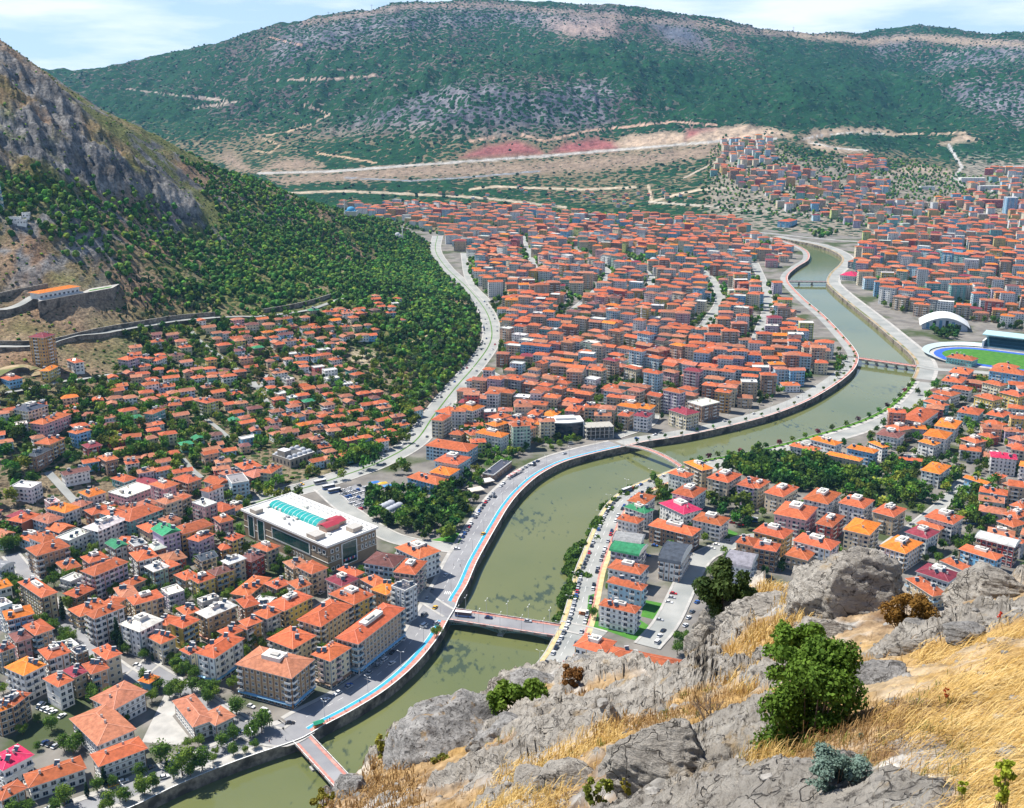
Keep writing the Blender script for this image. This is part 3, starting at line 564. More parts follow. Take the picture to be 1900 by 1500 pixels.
# ------------------------------------------------------------------ facade and roof materials
def facade_mat():
    m, t, b = mat('facade', .75, .3); l = t.links.new
    def M_(op, x, y=None, z=None):
        n = N(t, 'ShaderNodeMath', operation=op)
        for i, q in enumerate((x, y, z)):
            if q is None: continue
            if isinstance(q, (int, float)): n.inputs[i].default_value = q
            else: l(q, n.inputs[i])
        return n.outputs[0]
    uv = N(t, 'ShaderNodeUVMap', uv_map='UVMap'); sp = N(t, 'ShaderNodeSeparateXYZ'); l(uv.outputs[0], sp.inputs[0])
    u = M_('DIVIDE', sp.outputs[0], 3.1); v = M_('DIVIDE', sp.outputs[1], 3.0); fu = M_('FRACT', u); fv = M_('FRACT', v)
    cu = M_('FLOOR', u); cv = M_('FLOOR', v); cb = N(t, 'ShaderNodeCombineXYZ'); l(cu, cb.inputs[0]); l(cv, cb.inputs[1])
    wn = N(t, 'ShaderNodeTexWhiteNoise', noise_dimensions='3D'); l(cb.outputs[0], wn.inputs[0]); rnd = wn.outputs['Value']
    cb2 = N(t, 'ShaderNodeCombineXYZ'); l(cu, cb2.inputs[0]); wn2 = N(t, 'ShaderNodeTexWhiteNoise', noise_dimensions='3D'); l(cb2.outputs[0], wn2.inputs[0]); rc = wn2.outputs['Value']
    hw = M_('ADD', .17, M_('MULTIPLY', M_('GREATER_THAN', rc, .6), .16))
    iu = M_('LESS_THAN', M_('ABSOLUTE', M_('SUBTRACT', fu, .5)), hw); iv = M_('LESS_THAN', M_('ABSOLUTE', M_('SUBTRACT', fv, .55)), .25)
    win = M_('MULTIPLY', iu, iv); up = M_('GREATER_THAN', sp.outputs[1], 0.3); win = M_('MULTIPLY', win, up)
    fr = M_('MULTIPLY', M_('LESS_THAN', M_('ABSOLUTE', M_('SUBTRACT', fu, .5)), M_('ADD', hw, .045)), M_('LESS_THAN', M_('ABSOLUTE', M_('SUBTRACT', fv, .55)), .29)); fr = M_('MULTIPLY', fr, up)
    slab = M_('MULTIPLY', M_('LESS_THAN', fv, .07), up); gf = M_('MULTIPLY', M_('LESS_THAN', sp.outputs[1], 2.7), M_('GREATER_THAN', sp.outputs[1], .3))
    a = N(t, 'ShaderNodeAttribute', attribute_name='Col'); g = N(t, 'ShaderNodeNewGeometry')
    n = N(t, 'ShaderNodeTexNoise'); n.inputs['Scale'].default_value = .5; n.inputs['Detail'].default_value = 6; l(g.outputs['Position'], n.inputs['Vector'])
    mr = N(t, 'ShaderNodeMapRange'); mr.inputs[1].default_value = .3; mr.inputs[2].default_value = .7; mr.inputs[3].default_value = .82; mr.inputs[4].default_value = 1.1; l(n.outputs['Fac'], mr.inputs[0])
    base = N(t, 'ShaderNodeVectorMath', operation='SCALE'); l(a.outputs['Color'], base.inputs[0]); l(mr.outputs[0], base.inputs['Scale'])
    def mix(f, x, y):
        k = N(t, 'ShaderNodeMix', data_type='RGBA'); l(f, k.inputs[0])
        for i, q in ((6, x), (7, y)):
            if isinstance(q, tuple): k.inputs[i].default_value = (*q, 1)
            else: l(q, k.inputs[i])
        return k.outputs[2]
    c = mix(M_('MULTIPLY', slab, .55), base.outputs[0], (.75, .72, .66)); c = mix(M_('MULTIPLY', fr, .7), c, (.75, .74, .72))
    glass = mix(M_('GREATER_THAN', rnd, .72), (.025, .045, .08), (.30, .29, .27)); c = mix(win, c, glass)
    l(c, b.inputs['Base Color']); l(M_('SUBTRACT', .8, M_('MULTIPLY', win, .6)), b.inputs['Roughness'])
    bp = N(t, 'ShaderNodeBump'); bp.inputs['Strength'].default_value = .6; bp.inputs['Distance'].default_value = .2; l(M_('SUBTRACT', 1, win), bp.inputs['Height']); l(bp.outputs[0], b.inputs['Normal'])
facade_mat()
def tile_mat():
    m, t, b = mat('roof_tiles', .75, .2); l = t.links.new
    a = N(t, 'ShaderNodeAttribute', attribute_name='Col'); g = N(t, 'ShaderNodeNewGeometry'); uv = N(t, 'ShaderNodeUVMap', uv_map='UVMap')
    n = N(t, 'ShaderNodeTexNoise'); n.inputs['Scale'].default_value = .45; n.inputs['Detail'].default_value = 8; n.inputs['Roughness'].default_value = .65; l(g.outputs['Position'], n.inputs['Vector'])
    mr = N(t, 'ShaderNodeMapRange'); mr.inputs[1].default_value = .3; mr.inputs[2].default_value = .7; mr.inputs[3].default_value = .6; mr.inputs[4].default_value = 1.3; l(n.outputs['Fac'], mr.inputs[0])
    w = N(t, 'ShaderNodeTexWave'); w.inputs['Scale'].default_value = .9; w.inputs['Distortion'].default_value = .4; w.inputs['Detail'].default_value = 2; l(uv.outputs[0], w.inputs['Vector'])
    mw = N(t, 'ShaderNodeMapRange'); mw.inputs[3].default_value = .86; mw.inputs[4].default_value = 1.06; l(w.outputs['Fac'], mw.inputs[0])
    k = N(t, 'ShaderNodeMath', operation='MULTIPLY'); l(mr.outputs[0], k.inputs[0]); l(mw.outputs[0], k.inputs[1])
    v = N(t, 'ShaderNodeVectorMath', operation='SCALE'); l(a.outputs['Color'], v.inputs[0]); l(k.outputs[0], v.inputs['Scale']); l(v.outputs[0], b.inputs['Base Color'])
    bp = N(t, 'ShaderNodeBump'); bp.inputs['Strength'].default_value = .35; bp.inputs['Distance'].default_value = .1; l(w.outputs['Fac'], bp.inputs['Height']); l(bp.outputs[0], b.inputs['Normal'])
tile_mat()
attr_mat('plaster', .8, .25, .12, .6, .1, 3)
attr_mat('metal_sheet', .45, .5, .08, .3)
m, t, b = mat('window_glass', .08, .6); b.inputs['Base Color'].default_value = (.02, .035, .06, 1)
m, t, b = mat('green_glass', .08, .7); b.inputs['Base Color'].default_value = (.015, .06, .055, 1)
m, t, b = mat('dark_metal', .4, .5); b.inputs['Base Color'].default_value = (.05, .055, .07, 1)
m, t, b = mat('white_trim', .6, .4); b.inputs['Base Color'].default_value = (.78, .78, .76, 1)
WALLS = {'cream': (.68, .58, .40), 'white': (.80, .80, .79), 'tan': (.45, .34, .22), 'yellow': (.68, .50, .12), 'ochre': (.58, .32, .08), 'pink': (.66, .36, .38), 'lilac': (.50, .42, .55), 'blue': (.20, .48, .74), 'pale-blue': (.46, .66, .78), 'teal': (.18, .48, .46),
         'brick': (.40, .15, .08), 'red': (.48, .06, .05), 'grey': (.45, .45, .46), 'lime': (.52, .58, .15), 'peach': (.68, .42, .26), 'mint': (.42, .60, .48), 'brown': (.30, .17, .10), 'dark': (.06, .07, .09)}
ROOFS = {'orange': (.50, .125, .05), 'bright': (.66, .19, .025), 'brown': (.20, .08, .07), 'maroon': (.26, .04, .06), 'magenta': (.55, .03, .10), 'green': (.04, .26, .12), 'white': (.66, .65, .60), 'grey': (.28, .28, .30), 'dark': (.07, .08, .11), 'faded': (.44, .165, .095), 'pink': (.62, .30, .30), 'yellow': (.6, .4, .1)}
RNAME = {'orange': 'orange', 'bright': 'bright orange', 'brown': 'dark brown', 'maroon': 'maroon', 'magenta': 'magenta', 'green': 'green', 'white': 'pale flat', 'grey': 'grey', 'dark': 'dark', 'faded': 'faded terracotta', 'pink': 'pink flat'}
def jit(c, r, a=.1): k = 1+r.uniform(-a, a); return tuple(min(.85, max(0, q*k*(1+r.uniform(-a, a)*.35))) for q in c)
class XF:                                     # local frame written straight into a shared mesh builder
    def __init__(s, mb, loc, ang): s.mb = mb; s.l = loc; s.c = math.cos(ang); s.s = math.sin(ang)
    def pt(s, p): return (s.l[0]+p[0]*s.c-p[1]*s.s, s.l[1]+p[0]*s.s+p[1]*s.c, s.l[2]+p[2])
    def face(s, pts, mi=0, col=(1, 1, 1), uv=None): s.mb.face([s.pt(p) for p in pts], mi, col, uv)
    box = MB.box
def ruv(pts):                               # roof uv: u along the eave
    a = Vector(pts[0]); b = Vector(pts[1]); e = (b-a); e = e/(e.length+1e-9); return [((Vector(p)-a).dot(e), (Vector(p)-a).length) for p in pts]
def emit_roof(rf, kind, w, d, h, col, ov=.85, trim=(.74, .72, .68), rk=.2):
    """slots: 0 tiles 1 plaster"""
    x, y = w/2+ov, d/2+ov
    def F_(pts): rf.face(pts, 0, col, ruv(pts))
    if kind in 'hgt':
        rf.box(-x, -y, h-.12, x, y, h+.13, 1, trim); z0 = h+.14; rh = rk*2*min(x, y)*.9
        if w >= d: r0, r1 = (-x+(y if kind != 'g' else 0), 0), (x-(y if kind != 'g' else 0), 0)
        else: r0, r1 = (0, -y+(x if kind != 'g' else 0)), (0, y-(x if kind != 'g' else 0))
        A, B, C, D = (-x, -y, z0), (x, -y, z0), (x, y, z0), (-x, y, z0); P0, P1 = (*r0, z0+rh), (*r1, z0+rh)
        if w >= d: F_([A, B, P1, P0]); F_([B, C, P1]); F_([C, D, P0, P1]); F_([D, A, P0]); hips = ((A, P0), (B, P1), (C, P1), (D, P0), (P0, P1))
        else: F_([A, B, P0]); F_([B, C, P1, P0]); F_([C, D, P1]); F_([D, A, P0, P1]); hips = ((A, P0), (B, P0), (C, P1), (D, P1), (P0, P1))
        rcol = tuple(min(.8, q*1.25+.10) for q in col)
        for a, b in hips:
            a = Vector(a)+Vector((0, 0, .1)); b = Vector(b)+Vector((0, 0, .1)); dd = (b-a)
            if dd.length < .5: continue
            sd = dd.cross(Vector((0, 0, 1))); sd = (sd.normalized() if sd.length > .01 else Vector((1, 0, 0)))*.14
            rf.face([tuple(a-sd), tuple(b-sd), tuple(b+sd), tuple(a+sd)], 1, rcol)
        return z0+rh
    if kind == 'b':
        n = 9; z0 = h
        for i in range(n):
            a0, a1 = math.pi*i/n, math.pi*(i+1)/n; rr = .30
            p = lambda a: (-x*math.cos(a), z0+x*rr*2*math.sin(a)*.62)
            (xa, za), (xb, zb) = p(a0), p(a1); F_([(xa, -y, za), (xb, -y, zb), (xb, y, zb), (xa, y, za)][::1]); 
            for s in (-y, y): rf.face([(xa, s, h), (xb, s, h), (xb, s, zb), (xa, s, za)], 1, trim)
            for s in (-y-.02, y+.02): rf.face([(xa, s, za-.1), (xb, s, zb-.1), (xb, s, zb+.35), (xa, s, za+.35)], 1, (.75, .75, .73))
        return h+x*.35
    # flat with a parapet
    x, y = w/2, d/2; rf.face([(-x+.2, -y+.2, h+.05), (x-.2, -y+.2, h+.05), (x-.2, y-.2, h+.05), (-x+.2, y-.2, h+.05)], 1, col)
    for x0, y0, x1, y1 in ((-x-.1, -y-.1, x+.1, -y+.25), (-x-.1, y-.25, x+.1, y+.1), (-x-.1, -y+.25, -x+.25, y-.25), (x-.25, -y+.25, x+.1, y-.25)): rf.box(x0, y0, h-.1, x1, y1, h+.7, 1, trim)
    return h+.1
def faces4(w, d): return (((-w/2, -d/2), (w/2, -d/2), (0, -1)), ((w/2, -d/2), (w/2, d/2), (1, 0)), ((w/2, d/2), (-w/2, d/2), (0, 1)), ((-w/2, d/2), (-w/2, -d/2), (-1, 0)))
def emit_walls(mb, w, d, h, col, r, base=-.5, plain=(), gfcol=None, bal=True, col2=None, balcol=(.74, .73, .70)):
    """slot 0 facade with windows, slot 1 plain plaster"""
    u0 = r.randint(0, 400)*3.1
    for i, (a, b, nn) in enumerate(faces4(w, d)):
        Lf = math.hypot(b[0]-a[0], b[1]-a[1]); k = max(1, round(Lf/3.1)); us = k*3.1; mi = 1 if i in plain else 0
        c = col2 if (col2 and i in plain) else col
        mb.face([(*a, base), (*b, base), (*b, h), (*a, h)], mi, c, [(u0, base), (u0+us, base), (u0+us, h), (u0, h)]); u0 += us+31
        if bal and i not in plain and Lf > 7:
            nb = 1 if Lf < 16 else 2
            for j in range(nb):
                cx = Lf*((j+.5)/nb)+r.uniform(-1, 1); bw = min(Lf*.3, r.uniform(3, 5)); ex, ey = (b[0]-a[0])/Lf, (b[1]-a[1])/Lf
                for fl in range(1, max(1, int(h//3))):
                    z = fl*3.0; p0 = (a[0]+ex*(cx-bw/2), a[1]+ey*(cx-bw/2)); p1 = (a[0]+ex*(cx+bw/2), a[1]+ey*(cx+bw/2)); o = 1.1
                    q0 = (p0[0]+nn[0]*o, p0[1]+nn[1]*o); q1 = (p1[0]+nn[0]*o, p1[1]+nn[1]*o)
                    mb.face([(*p0, z+.85), (*q0, z+.85), (*q0, z-.15), (*p0, z-.15)], 1, balcol); mb.face([(*q0, z-.15), (*q1, z-.15), (*q1, z+.85), (*q0, z+.85)], 1, balcol)
                    mb.face([(*q1, z-.15), (*p1, z-.15), (*p1, z+.85), (*q1, z+.85)], 1, balcol); mb.face([(*p0, z), (*q0, z), (*q1, z), (*p1, z)], 1, (.4, .38, .36))
# occupancy of the ground, 3 m cells
OCC = set()
def cells(cx, cy, w, d, ang, pad=0):
    ca, sa = math.cos(ang), math.sin(ang); nx = max(2, int((w+pad)/2.2)); ny = max(2, int((d+pad)/2.2)); o = []
    for i in range(nx+1):
        for j in range(ny+1):
            x = (i/nx-.5)*(w+pad); y = (j/ny-.5)*(d+pad); o.append((int((cx+x*ca-y*sa)//3), int((cy+x*sa+y*ca)//3)))
    return o
def occupy(cx, cy, w, d, ang): OCC.update(cells(cx, cy, w, d, ang))
def free(cx, cy, w, d, ang, lim=.12):
    c = cells(cx, cy, w, d, ang); return sum(q in OCC for q in c) <= lim*len(c)
for ln, hw in ROADS:
    for a, b in zip(ln[:-1], ln[1:]):
        n = max(1, int(math.hypot(b[0]-a[0], b[1]-a[1])/2.5)); dx, dy = b[0]-a[0], b[1]-a[1]; q = math.hypot(dx, dy)+1e-9
        for i in range(n+1):
            for k in np.arange(-hw, hw+.1, 2.5): OCC.add((int((a[0]+dx*i/n-dy/q*k)//3), int((a[1]+dy*i/n+dx/q*k)//3)))
for i in range(-900, 1500, 3): pass
_c = np.array([(x*3+1.5, y*3+1.5) for x in range(-300, 400) for y in range(50, 800)]); _m = inpoly(_c[:, 0], _c[:, 1], RIV)
for q in _c[_m]: OCC.add((int(q[0]//3), int(q[1]//3)))
IND = []                                       # individual buildings waiting for their labels
def win_mesh(w, h, name='window'):
    m = MB(); m.box(-w/2, -.06, -h/2, w/2, .06, h/2, 0)
    m.face([(-w/2+.08, -.075, -h/2+.08), (w/2-.08, -.075, -h/2+.08), (w/2-.08, -.075, h/2-.08), (-w/2+.08, -.075, h/2-.08)], 1); m.box(-.035, -.10, -h/2+.1, .035, -.076, h/2-.1, 0); m.box(-w/2-.1, -.2, -h/2-.1, w/2+.1, .0, -h/2-.002, 0)
    me = m.mesh(name); me.materials.append(MATS['white_trim']); me.materials.append(MATS['window_glass']); return me
WM = [win_mesh(1.45, 1.6), win_mesh(2.1, 1.9), win_mesh(1.15, 1.75), win_mesh(2.6, 2.1)]
def balc_mesh(w, col, o=1.25):
    m = MB(); m.box(-w/2, -o, -.16, w/2, 0, 0, 0, (.6, .58, .55)); m.box(-w/2, -o, 0, w/2, -o+.12, .95, 0, col); m.box(-w/2, -o+.12, 0, -w/2+.12, 0, .95, 0, col); m.box(w/2-.12, -o+.12, 0, w/2, 0, .95, 0, col)
    me = m.mesh('balcony'); me.materials.append(MATS['plaster']); return me
BM = {(w, c): balc_mesh(w, v) for w in (3.2, 4.6) for c, v in (('w', (.76, .75, .72)), ('t', (.42, .30, .18)), ('b', (.30, .42, .50)), ('p', (.60, .45, .42)))}
def chim_mesh():
    m = MB(); m.box(-.4, -.4, -1.5, .4, .4, 1.1, 0, (.62, .55, .50)); m.box(-.5, -.5, 1.1, .5, .5, 1.3, 0, (.35, .30, .28)); me = m.mesh('chimney'); me.materials.append(MATS['plaster']); return me
def solar_mesh():
    m = MB(); m.face([(-1.1, -1.3, .1), (1.1, -1.3, .1), (1.1, .5, 1.3), (-1.1, .5, 1.3)], 1); m.face([(-1.1, .5, 1.24), (1.1, .5, 1.24), (1.1, -1.3, .04), (-1.1, -1.3, .04)], 0); m.tube((-1.1, .75, 1.5), (1.1, .75, 1.5), .32, n=8)
    for x in (-.9, .9): m.tube((x, .75, 1.3), (x, .75, -.8), .05, n=4); m.tube((x, -1.2, .1), (x, -1.2, -.8), .05, n=4)
    me = m.mesh('solar_heater'); me.materials.append(MATS['white_trim']); me.materials.append(MATS['window_glass']); return me
CHM, SOM = chim_mesh(), solar_mesh()
def roofz(kind, w, d, h, x, y, rk=.2, ov=.7):
    if kind in 'hgt':
        X, Y = w/2+ov, d/2+ov; s = rk*2*.9; m = min(X, Y)
        if kind == 'g': return h+.14+s*((Y-abs(y)) if w >= d else (X-abs(x)))
        return h+.14+min(s*min(X-abs(x), Y-abs(y)), s*m)
    return h+.1
def add_building(cx, cy, cz, w, d, ang, h, roof='orange', wall='cream', kind='h', near=0, r=None, cat='apartment block', plain=None, wall2=None, label=None, shop=None, group='apartment blocks of the valley town', balc='w', name='apartment_block', extras=True, stuff=None):
    """near 2: every window its own part; 1: walls and roof as parts; 0: written into the stuff mesh"""
    r = r or random.Random(int(cx*13+cy*7)); wc = jit(WALLS[wall], r, .08); rc = jit(ROOFS[roof], r, .2); base = -6 if cz > 1 else -.5
    rk = .2 if w*d < 900 else .15
    if kind == 't': kk = 'h'
    else: kk = kind
    if stuff is not None:
        wb_, rb_ = XF(stuff[0], (cx, cy, cz), ang), XF(stuff[1], (cx, cy, cz), ang)
        emit_walls(wb_, w, d, h, wc, r, base, bal=h > 8 and cy < 1900, plain=plain or ()); emit_roof(rb_, kk, w, d, h, rc, rk=rk)
        if r.random() < .6 and cy < 1700: x, y = r.uniform(-w/4, w/4), r.uniform(-d/4, d/4); z = roofz(kk, w, d, h, x, y, rk); rb_.box(x-1.1, y-.8, z-.8, x+1.1, y+.8, z+.8, 1, (.55, .55, .57) if r.random() < .6 else (.12, .13, .16))
        return None
    t = thing(name, (cx, cy, cz), ang, label, cat, group)
    vis = []
    for i, (a, b, nn) in enumerate(faces4(w, d)):
        nx = nn[0]*math.cos(ang)-nn[1]*math.sin(ang); ny = nn[0]*math.sin(ang)+nn[1]*math.cos(ang); mx_ = cx+nx*5; my_ = cy+ny*5
        if nx*(-mx_)+ny*(-my_) > 0: vis.append(i)
    pl = set(plain or ())
    wbm = MB(); real = near == 2
    emit_walls(wbm, w, d, h, wc, r, base, plain=tuple(pl | (set(vis) if real else set())), bal=not real and h > 8, col2=None)
    if wall2:
        for fi, q in enumerate(wbm.c): pass
    wo_ = wbm.build('wall', ('facade', 'plaster'), t)
    rb_ = MB(); top = emit_roof(rb_, kk, w, d, h, rc, rk=rk); ro = rb_.build('roof', ('roof_tiles', 'plaster'), t)
    if real:
        nwin = 0; nbal = 0; style = r.choice((0, 0, 1, 2)); nfl = max(1, int((h-.3)//3)); fh = h/nfl
        for i in vis:
            a, b, nn = faces4(w, d)[i]; Lf = math.hypot(b[0]-a[0], b[1]-a[1]); ex, ey = (b[0]-a[0])/Lf, (b[1]-a[1])/Lf; rz = math.atan2(ey, ex)
            blind = i in pl; k = max(1, round(Lf/3.3)); bcols = set()
            if Lf > 7 and not blind and balc: bcols = set(([0, k-1] if k > 3 else [0]) if style == 0 else [k//2, 0] if style == 1 else list(range(1, k, 3)))
            if blind: k = 1
            for fl in range(nfl):
                z = fl*fh+1.65
                for j in range(k):
                    s = Lf*(j+.5)/k; x, y = a[0]+ex*s, a[1]+ey*s
                    if nwin >= 96 or (blind and fl == 0): continue
                    me = WM[3] if (fl == 0 and shop) else WM[1] if j in bcols else WM[(style+i) % 3 if style < 2 else 0]
                    o = put('window', me, t, (x+nn[0]*.03, y+nn[1]*.03, z-(.3 if fl == 0 and shop else 0))); o.rotation_euler = (0, 0, rz); nwin += 1
                    if fl > 0 and j in bcols and nbal < 60:
                        o = put('balcony', BM[(3.2 if Lf/k < 4 else 4.6, balc)], t, (x, y, fl*fh+.15)); o.rotation_euler = (0, 0, rz); nbal += 1
        tm = MB(); tcs = r.choice([(.30, .16, .08), (.62, .60, .56), (.42, .22, .12), (.25, .30, .36), (.7, .45, .2)]) if r.random() < .65 else None
        for i in vis:
            a, b, nn = faces4(w, d)[i]; Lf = math.hypot(b[0]-a[0], b[1]-a[1]); ex, ey = (b[0]-a[0])/Lf, (b[1]-a[1])/Lf; k = max(1, round(Lf/3.3)); an_ = math.atan2(ey, ex)
            if tcs and i not in pl:
                for j in range(0, k+1, 2 if style else 1): s = min(max(Lf*j/k, .25), Lf-.25); tm.obox((a[0]+ex*s+nn[0]*.06, a[1]+ey*s+nn[1]*.06, h/2), .45, .12, h-.3, an_, 0, tcs)
            for f in range(1, nfl):
                if tcs is None: tm.obox((a[0]+ex*Lf/2+nn[0]*.04, a[1]+ey*Lf/2+nn[1]*.04, f*fh+.12), Lf, .08, .22, an_, 0, (.62, .58, .50))
                for j in range(k):
                    if r.random() < .16 and i not in pl: s = Lf*(j+.5)/k+.95; s = min(s, Lf-.6); tm.obox((a[0]+ex*s+nn[0]*.24, a[1]+ey*s+nn[1]*.24, f*fh+.75), .8, .35, .6, an_, 0, (.72, .72, .70))
        tm.build('facade_trim', 'plaster', t)
        if shop:
            sb = MB(); e = .35; c = WALLS.get(shop, (.1, .2, .5))
            for i in vis:
                a, b, nn = faces4(w, d)[i]; q = [(a[0]+nn[0]*.02, a[1]+nn[1]*.02), (b[0]+nn[0]*.02, b[1]+nn[1]*.02)]; o_ = 1.1
                sb.face([(*q[0], 3.05), (*q[1], 3.05), (q[1][0]+nn[0]*o_, q[1][1]+nn[1]*o_, 2.7), (q[0][0]+nn[0]*o_, q[0][1]+nn[1]*o_, 2.7)], 0, c)
                sb.face([(q[0][0]+nn[0]*o_, q[0][1]+nn[1]*o_, 2.3), (q[1][0]+nn[0]*o_, q[1][1]+nn[1]*o_, 2.3), (q[1][0]+nn[0]*o_, q[1][1]+nn[1]*o_, 2.7), (q[0][0]+nn[0]*o_, q[0][1]+nn[1]*o_, 2.7)], 0, c)
            sb.build('shop_canopy', 'metal_sheet', t)
    if extras:
        kk2 = kk
        if kind == 't':
            bx = MB(); a_, b_ = w*.19, d*.17; z = h+.14+rk*1.8*(min(w, d)/2+.7); bx.box(-a_, -b_, h, a_, b_, z+1.0, 0, (.74, .72, .66)); bx.box(-a_*.6, -b_*.6, z+1.0, a_*.2, b_*.2, z+1.9, 0, (.45, .43, .40)); bx.build('roof_terrace', 'plaster', ro)
        for q in range(r.randint(1, 3)):
            x, y = r.uniform(-.38, .38)*w, r.uniform(-.38, .38)*d; o = put('chimney', CHM, ro, (x, y, roofz(kk2, w, d, h, x, y, rk)+.2))
        if r.random() < .75:
            for q in range(r.randint(1, 3 if near else 2)):
                x, y = r.uniform(-.35, .35)*w, r.uniform(-.35, .35)*d; o = put('solar_heater', SOM, ro, (x, y, roofz(kk2, w, d, h, x, y, rk)+.35)); o.rotation_euler = (0, 0, -ang+r.uniform(-.2, .2))
    IND.append(dict(o=t, x=cx, y=cy, z=cz+h, wall=wall, roof=roof, n=max(1, round(h/3)), cat=cat, kind=kind, label=label))
    return t
def rect(A, B, C, h):
    """roof corners at photo pixels (left, near, right), h above the ground -> centre, size, angle"""
    g = TG(B[0], B[1], h); z = g[2]-h if g[2] > h+.01 else 0
    a, b, c = (np.array(G(*q, z+h)[:2]) for q in (A, B, C)); u = c-b; v = a-b
    if np.linalg.norm(u) >= np.linalg.norm(v): u_ = u/np.linalg.norm(u); n = np.array([-u_[1], u_[0]]); s = 1
    else: v_ = v/np.linalg.norm(v); n = v_; u_ = np.array([n[1], -n[0]])
    if np.dot(v, n) < 0 and np.linalg.norm(u) >= np.linalg.norm(v): n = -n
    w = abs(np.dot(u, u_)) if np.linalg.norm(u) >= np.linalg.norm(v) else abs(np.dot(u, u_)); d = abs(np.dot(v, n))
    c0 = b+u_*w/2+n*d/2; ang = math.atan2(u_[1], u_[0])
    zz = z if z > 1 else 0
    return c0[0], c0[1], zz, w-1.2, d-1.2, ang
OFF = {'1': (0, 1100), '2': (450, 1100), '3': (900, 1100), '5': (0, 750), '6': (450, 750), '7': (900, 750), '8': (1400, 750), 'a': (0, 400), 'b': (450, 400), 'c': (900, 400), 'd': (1400, 400)}
